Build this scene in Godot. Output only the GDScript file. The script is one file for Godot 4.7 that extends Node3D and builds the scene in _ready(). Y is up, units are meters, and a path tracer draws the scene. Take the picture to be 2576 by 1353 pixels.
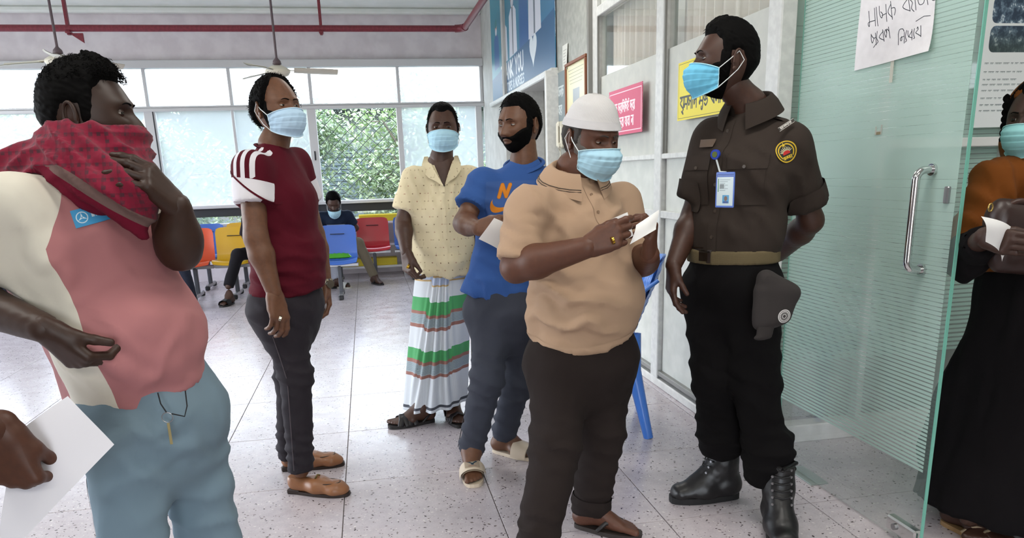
extends Node3D
# ------------------------------------------------------------------ camera numbers (measured on the photograph's straight lines)
const FOCAL := 1874.5
const PX := 1288.0
const PY := 934.5
const EYE := Vector3(0, 1.33, 0)
var look_basis: Basis = Basis(Vector3.UP, -0.18043) * Basis(Vector3.RIGHT, -0.26209) * Basis(Vector3(0, 0, 1), -0.032586)
const SUN_Y := 3.45

func ray(px: float, py: float) -> Vector3:
	return look_basis * Vector3((px - PX) / FOCAL, -(py - PY) / FOCAL, -1.0)
func at(px: float, py: float, z: float) -> Vector3:            # the point seen at a pixel whose world z is known
	var d := ray(px, py)
	return d * (z / d.z) + EYE
func on_x(px: float, py: float, x: float) -> Vector3:
	var d := ray(px, py)
	return d * (x / d.x) + EYE
func on_y(px: float, py: float, y: float) -> Vector3:
	var d := ray(px, py)
	return d * ((y - EYE.y) / d.y) + EYE

# ------------------------------------------------------------------ mesh collecting
class Shape:
	var v := PackedVector3Array()
	var n := PackedVector3Array()
	var uv := PackedVector2Array()
	var c := PackedColorArray()
	var idx := PackedInt32Array()
	var colored := false
	func tri(a: int, b: int, d: int) -> void:
		var f := (v[b] - v[a]).cross(v[d] - v[a])
		if f.dot(n[a] + n[b] + n[d]) > 0.0:
			idx.append_array([a, d, b])
		else:
			idx.append_array([a, b, d])
	func flat(pts: Array, uvs: Array = []) -> void:                # a flat polygon, fan, normal from its points (clockwise or not), turned away from 'out' later by caller order
		var nn: Vector3 = ((pts[2] - pts[0]) as Vector3).cross(pts[1] - pts[0]).normalized()
		var b := v.size()
		for i in pts.size():
			v.append(pts[i]); n.append(nn); uv.append(uvs[i] if uvs.size() > i else Vector2.ZERO)
		for i in range(1, pts.size() - 1):
			idx.append_array([b, b + i, b + i + 1])
	func box(c0: Vector3, s: Vector3, bas: Basis = Basis(), bev: float = 0.0) -> void:
		var h := s * 0.5
		if bev <= 0.0:
			for ax in 3:
				for sg in [-1.0, 1.0]:
					var nn := Vector3.ZERO; nn[ax] = sg
					var u := Vector3.ZERO; u[(ax + 1) % 3] = 1.0
					var w := Vector3.ZERO; w[(ax + 2) % 3] = 1.0
					var o := nn * h
					var b := v.size()
					for q in [[-1, -1], [1, -1], [1, 1], [-1, 1]]:
						v.append(c0 + bas * (o + u * h * q[0] + w * h * q[1])); n.append(bas * nn); uv.append(Vector2(q[0] * 0.5 + 0.5, 0.5 - q[1] * 0.5))
					tri(b, b + 1, b + 2); tri(b, b + 2, b + 3)
			return
		bev = minf(bev, minf(h.x, minf(h.y, h.z)) * 0.9)
		var pt := func(ax: int, sx: float, sy: float, sz: float) -> Vector3:
			var e := Vector3(sx, sy, sz) * h
			for k in 3:
				if k != ax: e[k] -= signf([sx, sy, sz][k]) * bev
			return c0 + bas * e
		for ax in 3:                                              # faces
			for sg in [-1.0, 1.0]:
				var nn := Vector3.ZERO; nn[ax] = sg
				var P := []
				for q in [[-1.0, -1.0], [1.0, -1.0], [1.0, 1.0], [-1.0, 1.0]]:
					var s3 := [0.0, 0.0, 0.0]
					s3[ax] = sg; s3[(ax + 1) % 3] = q[0]; s3[(ax + 2) % 3] = q[1]
					P.append(pt.call(ax, s3[0], s3[1], s3[2]))
				poly(P, bas * nn, [Vector2(0, 1), Vector2(1, 1), Vector2(1, 0), Vector2(0, 0)])
		for ax in 3:                                              # edges along ax
			for sa in [-1.0, 1.0]:
				for sb in [-1.0, 1.0]:
					var a1 := (ax + 1) % 3; var a2 := (ax + 2) % 3
					var nn := Vector3.ZERO; nn[a1] = sa; nn[a2] = sb
					var s0 := [0.0, 0.0, 0.0]; s0[ax] = -1.0; s0[a1] = sa; s0[a2] = sb
					var s1 := [0.0, 0.0, 0.0]; s1[ax] = 1.0; s1[a1] = sa; s1[a2] = sb
					poly([pt.call(a1, s0[0], s0[1], s0[2]), pt.call(a1, s1[0], s1[1], s1[2]), pt.call(a2, s1[0], s1[1], s1[2]), pt.call(a2, s0[0], s0[1], s0[2])], bas * nn.normalized())
		for sx in [-1.0, 1.0]:
			for sy in [-1.0, 1.0]:
				for sz in [-1.0, 1.0]:
					poly([pt.call(0, sx, sy, sz), pt.call(1, sx, sy, sz), pt.call(2, sx, sy, sz)], bas * Vector3(sx, sy, sz).normalized())
	func poly(P: Array, nn: Vector3, uvs: Array = []) -> void:
		var b := v.size()
		for i in P.size():
			v.append(P[i]); n.append(nn); uv.append(uvs[i] if uvs.size() > i else Vector2.ZERO)
		for i in range(1, P.size() - 1):
			tri(b, b + i, b + i + 1)
	func tube(pts: Array, rad: Array, sides: int = 8, caps := true, flatten := 1.0, side_axis := Vector3.ZERO) -> void:
		var m := pts.size()
		var prev := Vector3.ZERO
		var b0 := v.size()
		for i in m:
			var t: Vector3 = (pts[mini(i + 1, m - 1)] - pts[maxi(i - 1, 0)])
			t = t.normalized()
			var x: Vector3
			if side_axis != Vector3.ZERO:
				x = (side_axis - t * side_axis.dot(t)).normalized()
			elif i == 0:
				x = t.cross(Vector3.UP if absf(t.y) < 0.9 else Vector3.RIGHT).normalized()
			else:
				x = (prev - t * prev.dot(t)).normalized()
			prev = x
			var y := t.cross(x)
			var r: float = rad[mini(i, rad.size() - 1)]
			for k in sides + 1:
				var a := TAU * k / sides
				var d := x * cos(a) + y * sin(a) * flatten
				v.append(pts[i] + d * r); n.append((x * cos(a) * flatten + y * sin(a)).normalized()); uv.append(Vector2(float(k) / sides, float(i) / maxf(1, m - 1)))
		for i in m - 1:
			for k in sides:
				var a := b0 + i * (sides + 1) + k
				tri(a, a + 1, a + sides + 2); tri(a, a + sides + 2, a + sides + 1)
		if caps:
			for e in [0, m - 1]:
				var nn: Vector3 = ((pts[0] - pts[1]) if e == 0 else (pts[m - 1] - pts[m - 2])).normalized()
				var P := []
				for k in sides: P.append(v[b0 + e * (sides + 1) + k])
				poly(P, nn)
	func lathe(profile: Array, o: Vector3, bas: Basis = Basis(), sides := 20) -> void:   # profile: Vector2(radius, height)
		var b0 := v.size(); var m := profile.size()
		for i in m:
			var p: Vector2 = profile[i]
			var t: Vector2 = (profile[mini(i + 1, m - 1)] - profile[maxi(i - 1, 0)])
			var nr := Vector2(t.y, -t.x).normalized()
			for k in sides + 1:
				var a := TAU * k / sides
				v.append(o + bas * Vector3(p.x * cos(a), p.y, p.x * sin(a)))
				n.append((bas * Vector3(nr.x * cos(a), nr.y, nr.x * sin(a))).normalized())
				uv.append(Vector2(float(k) / sides, float(i) / (m - 1)))
		for i in m - 1:
			for k in sides:
				var a := b0 + i * (sides + 1) + k
				tri(a, a + 1, a + sides + 2); tri(a, a + sides + 2, a + sides + 1)
	func grid(P: PackedVector3Array, w: int, h: int, flip := false) -> void:             # a smooth sheet of w by h points, row by row
		var b := v.size()
		for j in h:
			for i in w:
				var p := P[j * w + i]
				var dx := P[j * w + mini(i + 1, w - 1)] - P[j * w + maxi(i - 1, 0)]
				var dy := P[mini(j + 1, h - 1) * w + i] - P[maxi(j - 1, 0) * w + i]
				var nn := dx.cross(dy).normalized()
				v.append(p); n.append(-nn if flip else nn); uv.append(Vector2(float(i) / (w - 1), float(j) / (h - 1)))
		for j in h - 1:
			for i in w - 1:
				var a := b + j * w + i
				tri(a, a + 1, a + w + 1); tri(a, a + w + 1, a + w)
	func prism(P: Array, o: Vector3, bas: Basis, depth: float) -> void:                   # outline (Vector2, x and y of bas) pushed out along bas.z by depth
		var pl := PackedVector2Array(P)
		var t := Geometry2D.triangulate_polygon(pl)
		for e in [0, 1]:
			var b := v.size()
			for p in pl:
				v.append(o + bas * Vector3(p.x, p.y, depth * e)); n.append(bas.z if e == 1 else -bas.z); uv.append(p)
			for k in range(0, t.size(), 3):
				tri(b + t[k], b + t[k + 1], b + t[k + 2])
		var area := 0.0
		for i in pl.size():
			area += pl[i].cross(pl[(i + 1) % pl.size()])
		for i in pl.size():
			var a := pl[i]; var b2 := pl[(i + 1) % pl.size()]
			var nn := Vector2((b2 - a).y, -(b2 - a).x).normalized() * signf(area)
			poly([o + bas * Vector3(a.x, a.y, 0), o + bas * Vector3(b2.x, b2.y, 0), o + bas * Vector3(b2.x, b2.y, depth), o + bas * Vector3(a.x, a.y, depth)], bas * Vector3(nn.x, nn.y, 0))
	func add(o: Shape) -> void:
		var b := v.size()
		v.append_array(o.v); n.append_array(o.n); uv.append_array(o.uv)
		if o.colored:
			colored = true
			c.append_array(o.c)
		for i in o.idx: idx.append(b + i)
	func ball(o: Vector3, r: Vector3, bas: Basis = Basis(), seg := 16, rings := 10) -> void:
		var b0 := v.size()
		for i in rings + 1:
			var f := PI * i / rings
			for k in seg + 1:
				var a := TAU * k / seg
				var d := Vector3(sin(f) * cos(a), cos(f), sin(f) * sin(a))
				v.append(o + bas * (d * r)); n.append((bas * (d / r)).normalized()); uv.append(Vector2(float(k) / seg, float(i) / rings))
		for i in rings:
			for k in seg:
				var a := b0 + i * (seg + 1) + k
				tri(a, a + 1, a + seg + 2); tri(a, a + seg + 2, a + seg + 1)
	func mesh() -> ArrayMesh:
		var arr := []
		arr.resize(Mesh.ARRAY_MAX)
		arr[Mesh.ARRAY_VERTEX] = v; arr[Mesh.ARRAY_NORMAL] = n; arr[Mesh.ARRAY_INDEX] = idx
		if uv.size() == v.size(): arr[Mesh.ARRAY_TEX_UV] = uv
		if colored and c.size() == v.size(): arr[Mesh.ARRAY_COLOR] = c
		var m := ArrayMesh.new()
		m.add_surface_from_arrays(Mesh.PRIMITIVE_TRIANGLES, arr)
		return m

# ------------------------------------------------------------------ nodes, names, labels
var used := {}
func numbered(called: String) -> String:
	used[called] = used.get(called, -1) + 1
	return called if used[called] == 0 else "%s_%03d" % [called, used[called]]
func tag(o: Node, label := "", category := "", group := "", kind := "") -> Node:
	if label: o.set_meta("label", label)
	if category: o.set_meta("category", category)
	if group: o.set_meta("group", group)
	if kind: o.set_meta("kind", kind)
	return o
func thing(called: String, label: String, category: String, where := Vector3.ZERO, group := "") -> Node3D:
	var o := Node3D.new()
	o.name = numbered(called); o.position = where
	add_child(o)
	tag(o, label, category, group)
	return o
func part(called: String, s, m: Material, parent: Node3D, where := Vector3.ZERO) -> MeshInstance3D:   # shapes are written in world axes relative to the parent's base
	var o := MeshInstance3D.new()
	o.name = called
	o.mesh = s.mesh() if s is Shape else s
	o.material_override = m
	o.position = where
	parent.add_child(o, true)
	return o
func struct(called: String, s, m: Material) -> MeshInstance3D:
	var o := part(numbered(called), s, m, self)
	o.set_meta("kind", "structure")
	return o
func bx(c0: Vector3, s: Vector3, bev := 0.0, bas := Basis()) -> Shape:
	var q := Shape.new(); q.box(c0, s, bas, bev); return q
func tb(pts: Array, rad: Array, sides := 8) -> Shape:
	var q := Shape.new(); q.tube(pts, rad, sides); return q

# ------------------------------------------------------------------ materials
func mat(col: Color, rough := 0.7, metal := 0.0, spec := 0.5) -> StandardMaterial3D:
	var m := StandardMaterial3D.new()
	m.albedo_color = col; m.roughness = rough; m.metallic = metal; m.metallic_specular = spec
	return m
func hexc(s: String) -> Color:
	return Color.html(s)
func noise_tex(freq: float, lo: Color, hi: Color, sd: int, size := 512, oct := 4) -> NoiseTexture2D:
	var f := FastNoiseLite.new()
	f.seed = sd; f.frequency = freq; f.fractal_octaves = oct
	var t := NoiseTexture2D.new()
	t.width = size; t.height = size; t.seamless = true; t.noise = f
	var g := Gradient.new()
	g.set_color(0, lo); g.set_color(1, hi); g.set_offset(0, 0.25); g.set_offset(1, 0.75)
	t.color_ramp = g
	return t
func mottled(a: Color, b: Color, scale: float, rough: float, sd: int, freq := 0.02) -> StandardMaterial3D:
	var m := mat(Color.WHITE, rough)
	m.albedo_texture = noise_tex(freq, a, b, sd)
	m.uv1_triplanar = true; m.uv1_world_triplanar = true; m.uv1_scale = Vector3.ONE * scale
	return m
var weave_tex: Texture2D
func cloth(col: Color, rough := 0.92, relief := 0.02, sheen := 0.25) -> StandardMaterial3D:
	var m := mat(col, rough, 0.0, 0.3)
	m.rim_enabled = sheen > 0.1; m.rim = sheen; m.rim_tint = 0.6
	if relief > 0.05:                                          # only knits and webbing are coarse enough to show their weave
		m.heightmap_enabled = true; m.heightmap_texture = weave_tex; m.heightmap_scale = relief
	m.uv1_triplanar = true; m.uv1_scale = Vector3.ONE * 18.0
	return m
func make_weave() -> void:
	var im := Image.create(128, 128, false, Image.FORMAT_RGB8)
	for y in 128:
		for x in 128:
			var h := 0.5 + 0.25 * sin(TAU * x / 4.0 + (PI if (y / 4) % 2 == 0 else 0.0)) + 0.2 * sin(TAU * y / 4.0)
			im.set_pixel(x, y, Color(h, h, h))
	weave_tex = ImageTexture.create_from_image(im)
# strokes drawn into a picture (print, handwriting)
func dash(im: Image, a: Vector2, b: Vector2, w: float, col: Color) -> void:
	var lo := Vector2(minf(a.x, b.x) - w, minf(a.y, b.y) - w).floor()
	var hi := Vector2(maxf(a.x, b.x) + w, maxf(a.y, b.y) + w).ceil()
	var ab := b - a
	var bb := maxf(ab.length_squared(), 1e-6)
	for y in range(maxi(0, int(lo.y)), mini(im.get_height(), int(hi.y) + 1)):
		for x in range(maxi(0, int(lo.x)), mini(im.get_width(), int(hi.x) + 1)):
			var p := Vector2(x + 0.5, y + 0.5) - a
			var d := (p - ab * clampf(p.dot(ab) / bb, 0, 1)).length()
			var k := clampf(w * 0.5 - d + 0.5, 0, 1) * col.a
			if k > 0.0:
				var o := im.get_pixel(x, y)
				im.set_pixel(x, y, Color(lerpf(o.r, col.r, k), lerpf(o.g, col.g, k), lerpf(o.b, col.b, k), maxf(o.a, k)))
func path(im: Image, pts: Array, w: float, col: Color) -> void:
	for i in pts.size() - 1:
		dash(im, pts[i], pts[i + 1], w, col)
func disc(im: Image, c0: Vector2, r: Vector2, col: Color) -> void:
	for y in range(maxi(0, int(c0.y - r.y - 1)), mini(im.get_height(), int(c0.y + r.y + 2))):
		for x in range(maxi(0, int(c0.x - r.x - 1)), mini(im.get_width(), int(c0.x + r.x + 2))):
			var d := ((Vector2(x + 0.5, y + 0.5) - c0) / r).length()
			var k := clampf((1.0 - d) * minf(r.x, r.y) + 0.5, 0, 1) * col.a
			if k > 0.0:
				im.set_pixel(x, y, im.get_pixel(x, y).lerp(Color(col.r, col.g, col.b, 1), k))
func fillpoly(im: Image, P: PackedVector2Array, col: Color) -> void:
	var lo := Vector2(1e9, 1e9); var hi := -lo
	for p in P: lo = lo.min(p); hi = hi.max(p)
	for y in range(maxi(0, int(lo.y)), mini(im.get_height(), int(hi.y) + 1)):
		for x in range(maxi(0, int(lo.x)), mini(im.get_width(), int(hi.x) + 1)):
			if Geometry2D.is_point_in_polygon(Vector2(x + 0.5, y + 0.5), P): im.set_pixel(x, y, col)
func printed(im: Image, rough := 0.5) -> StandardMaterial3D:
	var m := mat(Color.WHITE, rough)
	im.generate_mipmaps()
	m.albedo_texture = ImageTexture.create_from_image(im)
	return m
# ------------------------------------------------------------------ Bengali strokes: x to the right, y down from the head line; unit = letter height
var GLYPH := {
	"dh": [0.95, [[0.9, 0, 0.9, 1], [0.9, 0.95, 0.45, 0.72, 0.12, 0.5, 0.3, 0.3, 0.5, 0.2, 0.42, 0.03, 0.25, 0.1]]],
	"m": [1.0, [[0.9, 0, 0.9, 1], [0.22, 0, 0.28, 0.5, 0.2, 0.8, 0.08, 0.72, 0.2, 0.58, 0.9, 0.62]]],
	"p": [1.0, [[0.9, 0, 0.9, 1], [0.2, 0, 0.12, 0.45, 0.35, 0.72, 0.62, 0.45, 0.9, 0.4], [0.2, 0.02, 0.35, 0.3, 0.62, 0.45]]],
	"n": [0.9, [[0.82, 0, 0.82, 1], [0.82, 0.4, 0.4, 0.36, 0.2, 0.5, 0.28, 0.72, 0.45, 0.6, 0.42, 0.38]]],
	"k": [1.05, [[0.5, 0, 0.5, 1], [0.5, 0.12, 0.1, 0.55, 0.5, 0.92], [0.5, 0.4, 0.85, 0.38, 0.92, 0.6, 0.78, 0.78]]],
	"kt": [1.1, [[0.5, 0, 0.48, 0.5], [0.48, 0.1, 0.1, 0.4, 0.4, 0.62, 0.85, 0.5, 0.95, 0.75, 0.6, 1.0, 0.3, 0.85], [0.5, 0.35, 0.9, 0.3]]],
	"t": [0.9, [[0.45, 0, 0.15, 0.4, 0.3, 0.8, 0.68, 0.82, 0.82, 0.5, 0.65, 0.3, 0.48, 0.45]]],
	"e": [0.9, [[0.2, 0.05, 0.55, 0.15, 0.8, 0.02], [0.12, 0.55, 0.35, 0.2, 0.82, 0.95, 0.12, 0.55]]],
	"l": [1.0, [[0.9, 0, 0.9, 1], [0.9, 0.5, 0.72, 0.3, 0.55, 0.55, 0.35, 0.82, 0.12, 0.55, 0.32, 0.32, 0.55, 0.55]]],
	"a": [1.25, [[0.1, 0.22, 0.35, 0.18, 0.38, 0.45, 0.12, 0.72, 0.42, 0.92, 0.7, 0.5, 0.8, 0.45], [0.8, 0, 0.8, 1], [1.1, 0, 1.1, 1]]],
	"s": [1.0, [[0.9, 0, 0.9, 1], [0.2, 0, 0.15, 0.4, 0.35, 0.72, 0.5, 0.5, 0.3, 0.35], [0.45, 0.52, 0.9, 0.5]]],
	"b": [0.95, [[0.85, 0, 0.85, 1], [0.85, 0.15, 0.15, 0.55, 0.85, 0.92]]],
	"r": [0.95, [[0.85, 0, 0.85, 1], [0.85, 0.15, 0.15, 0.55, 0.85, 0.92], [0.42, 1.08, 0.5, 1.12]]],
	"j": [0.95, [[0.85, 0, 0.85, 1], [0.25, 0, 0.5, 0.3, 0.15, 0.55, 0.85, 0.9]]],
	"sh": [1.0, [[0.9, 0, 0.9, 1], [0.9, 0.35, 0.6, 0.15, 0.5, 0.45, 0.35, 0.15, 0.12, 0.35, 0.3, 0.72, 0.5, 0.5]]],
	"ss": [0.95, [[0.85, 0, 0.85, 1], [0.2, 0, 0.2, 0.55, 0.85, 0.85], [0.2, 0.6, 0.85, 0.2]]],
	"i": [0.85, [[0.7, 0.02, 0.25, 0.25, 0.65, 0.5, 0.2, 0.72, 0.6, 0.95], [0.4, 0, 0.6, -0.3, 0.85, -0.25]]],
	"aa": [0.35, [[0.2, 0, 0.2, 1]]],
	"_ki": [0.4, [[0.25, 0, 0.25, 1], [0.25, 0, 0.45, -0.32, 0.95, -0.28, 1.2, 0]]],
	"_ii": [0.4, [[0.2, 0, 0.2, 1], [0.2, 0, 0.05, -0.3, -0.5, -0.3, -0.7, 0]]],
	"_ke": [0.4, [[0.3, 0, 0.12, 0.5, 0.3, 0.85, 0.12, 0.95]]],
	"_u": [0.0, [[-0.1, 1.0, -0.2, 1.25, -0.45, 1.2, -0.4, 1.05]]],
	"_uu": [0.0, [[-0.1, 1.0, -0.25, 1.15, -0.1, 1.35, -0.5, 1.15]]],
	"_y": [0.35, [[0.05, 0.3, 0.3, 0.5, 0.1, 0.8, 0.3, 1.1]]],
	"_r": [0.0, [[-0.1, 0.95, -0.6, 1.15]]],
	" ": [0.55, []],
}
func script_width(word: Array) -> float:
	var x := 0.0
	for g in word: x += GLYPH[g][0]
	return x
func write(im: Image, word: Array, o: Vector2, h: float, w: float, col: Color, turn := 0.0, headline := true, wide := 0.8, wobble := 0.0, sd := 1) -> void:
	var rng := RandomNumberGenerator.new(); rng.seed = sd
	var x := 0.0
	var rt := func(p: Vector2) -> Vector2: return o + p.rotated(turn)
	var start := 0.0
	for g in word:
		if g == " ":
			if headline and x > start: dash(im, rt.call(Vector2(start * h * wide, 0)), rt.call(Vector2(x * h * wide, 0)), w, col)
			x += 0.55; start = x
			continue
		for l in GLYPH[g][1]:
			var P := []
			for i in range(0, l.size(), 2):
				P.append(rt.call(Vector2((x + l[i] + rng.randf_range(-wobble, wobble)) * h * wide, (l[i + 1] + rng.randf_range(-wobble, wobble)) * h)))
			var Q := [P[0]]
			for i in range(P.size() - 1):                        # rounded corners
				var a: Vector2 = P[maxi(i - 1, 0)]; var d: Vector2 = P[mini(i + 2, P.size() - 1)]
				for k in range(1, 5): Q.append(P[i].cubic_interpolate(P[i + 1], a, d, k / 4.0) if P.size() > 2 else P[i].lerp(P[i + 1], k / 4.0))
			path(im, Q, w, col)
		x += GLYPH[g][0]
	if headline and x > start: dash(im, rt.call(Vector2(start * h * wide, 0)), rt.call(Vector2(x * h * wide, 0)), w, col)

# ------------------------------------------------------------------ view and light
func setup_view() -> void:
	var cam := Camera3D.new()
	cam.name = "camera"
	cam.projection = Camera3D.PROJECTION_FRUSTUM
	cam.near = 0.05; cam.far = 200.0
	cam.size = 1353.0 / FOCAL * 0.05
	cam.frustum_offset = Vector2(0, (PY - 676.5) / FOCAL * 0.05)
	cam.keep_aspect = Camera3D.KEEP_HEIGHT
	cam.transform = Transform3D(look_basis, EYE)
	add_child(cam)
	cam.make_current()
	var e := Environment.new()
	e.background_mode = Environment.BG_SKY
	var sm := ProceduralSkyMaterial.new()
	sm.sky_top_color = Color(0.80, 0.86, 0.93); sm.sky_horizon_color = Color(0.95, 0.96, 0.97)
	sm.ground_horizon_color = Color(0.80, 0.80, 0.78); sm.ground_bottom_color = Color(0.55, 0.55, 0.52)
	sm.sky_energy_multiplier = 1.0
	var sk := Sky.new(); sk.sky_material = sm
	e.sky = sk
	e.background_energy_multiplier = SKY_ENERGY
	e.ambient_light_source = Environment.AMBIENT_SOURCE_DISABLED
	e.tonemap_mode = Environment.TONE_MAPPER_LINEAR
	e.tonemap_exposure = 1.85
	e.sdfgi_enabled = true; e.ssao_enabled = true; e.ssil_enabled = true
	var we := WorldEnvironment.new()
	we.name = "sky"; we.environment = e
	add_child(we)
const SKY_ENERGY := 7.5
const LAMP_ENERGY := 1.8

func ceiling_lamp(x: float, z: float, label: String, turn := 0.0, energy := 1.0) -> void:
	var t := thing("ceiling_tube_lamp", label, "lamp", Vector3(x, SUN_Y, z), "ceiling tube lamps")
	t.rotation.y = turn
	part("housing", bx(Vector3(0, -0.03, 0), Vector3(1.25, 0.06, 0.3), 0.01), M.white_metal, t)
	for s in [-0.07, 0.07]:
		var q := Shape.new()
		q.tube([Vector3(-0.58, -0.085, s), Vector3(0.58, -0.085, s)], [0.014], 10)
		part("tube", q, M.lamp, t)
	var l := AreaLight3D.new()
	l.name = "tube_light"
	l.area_size = Vector2(1.16, 0.2)
	l.light_energy = LAMP_ENERGY * energy; l.light_color = Color(1.0, 0.99, 0.96)
	l.shadow_enabled = true
	l.area_range = 40.0
	l.rotation_degrees = Vector3(-90, 0, 0)
	l.position = Vector3(0, -0.115, 0)
	t.add_child(l)

var M := {}
func setup_materials() -> void:
	make_weave()
	M.white_metal = mat(hexc("d9d9d6"), 0.4)
	M.lamp = mat(Color.WHITE, 0.5); M.lamp.emission_enabled = true; M.lamp.emission = Color(1, 0.99, 0.96); M.lamp.emission_energy_multiplier = 2.5
	M.wall = mottled(hexc("cdc4c8"), hexc("d8d0d3"), 0.35, 0.75, 3)
	M.plaster = mottled(hexc("b0b0ac"), hexc("bcbcb8"), 0.4, 0.7, 5)
	M.pillar = mottled(hexc("94968f"), hexc("a5a7a0"), 0.7, 0.45, 6, 0.03)
	M.ceil = mottled(hexc("dde0da"), hexc("e4e6e1"), 0.3, 0.8, 7)
	M.panel = mottled(hexc("bbbeb8"), hexc("c6c8c2"), 0.6, 0.42, 8)
	M.frame = mottled(hexc("bfc0be"), hexc("cacbc8"), 2.0, 0.38, 9)
	M.alu = mat(hexc("c2c2c4"), 0.38, 0.15)
	M.alu_dark = mat(hexc("807f7b"), 0.4, 0.3)
	M.gasket = mat(hexc("24252a"), 0.6)
	M.chrome = mat(hexc("d5d6d6"), 0.12, 1.0)
	M.steel = mat(hexc("9a9a9c"), 0.3, 0.9)
	M.black_metal = mat(hexc("202125"), 0.45)
	M.grout = mat(hexc("5d5754"), 0.9)
	M.paper = mat(hexc("e6e4e2"), 0.75)
	M.glass = mat(Color(0.86, 0.95, 0.92, 0.06), 0.03); M.glass.transparency = BaseMaterial3D.TRANSPARENCY_ALPHA
	M.clear = mat(Color(0.9, 0.95, 0.95, 0.05), 0.03); M.clear.transparency = BaseMaterial3D.TRANSPARENCY_ALPHA
	M.haze = mat(Color(0.93, 0.96, 0.96, 0.5), 0.45)                 # dusty obscured window glass
	M.haze.transparency = BaseMaterial3D.TRANSPARENCY_ALPHA; M.haze.backlight_enabled = true; M.haze.backlight = Color(0.55, 0.58, 0.59)
	M.haze_low = M.haze.duplicate(); M.haze_low.albedo_color.a = 0.36
	M.glass_edge = mat(hexc("6fae9c"), 0.2)
	M.red_pipe = mottled(hexc("6d1f2c"), hexc("7d2634"), 3.0, 0.45, 12)
	M.fan = mat(hexc("cfc9b8"), 0.4); M.fan_dark = mat(hexc("5d5754"), 0.4)
	M.rod = mat(hexc("57484d"), 0.5)

func terrazzo() -> Array:
	var rng := RandomNumberGenerator.new(); rng.seed = 11
	var out := []
	for variant in 1:
		var im := Image.create(1024, 1024, false, Image.FORMAT_RGB8)
		var f := FastNoiseLite.new(); f.seed = 40 + variant; f.frequency = 0.02
		var g := FastNoiseLite.new(); g.seed = 60 + variant; g.frequency = 0.12
		for y in 1024:
			for x in 1024:
				var k := f.get_noise_2d(x, y) * 0.035 + g.get_noise_2d(x, y) * 0.03
				im.set_pixel(x, y, Color(0.74 + k, 0.705 + k, 0.722 + k))
		for s in 3600:
			var c0 := Vector2(rng.randf() * 1024, rng.randf() * 1024)
			var r := rng.randf_range(0.7, 2.0) if rng.randf() < 0.7 else rng.randf_range(1.8, 3.4)
			var pick := rng.randf()
			var col := Color(0.27, 0.23, 0.23) if pick < 0.35 else (Color(0.48, 0.44, 0.43) if pick < 0.65 else Color(0.84, 0.82, 0.81))
			var ang := rng.randf() * TAU
			var st := rng.randf_range(1.0, 2.2)
			for yy in range(-int(r * st) - 1, int(r * st) + 2):
				for xx in range(-int(r * st) - 1, int(r * st) + 2):
					var q := Vector2(xx, yy).rotated(ang)
					if absf(q.x) / st + absf(q.y) * 0.9 < r:
						im.set_pixel(posmod(int(c0.x) + xx, 1024), posmod(int(c0.y) + yy, 1024), col)
		im.generate_mipmaps()
		var m := mat(Color.WHITE, 0.2, 0.0, 0.55)
		m.albedo_texture = ImageTexture.create_from_image(im)
		m.roughness_texture = noise_tex(0.012, Color(0.75, 0.75, 0.75), Color(1, 1, 1), 91 + variant)
		m.roughness = 0.27
		m.uv1_triplanar = true; m.uv1_world_triplanar = true; m.uv1_scale = Vector3.ONE * 0.72
		out.append(m)
	return out

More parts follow.
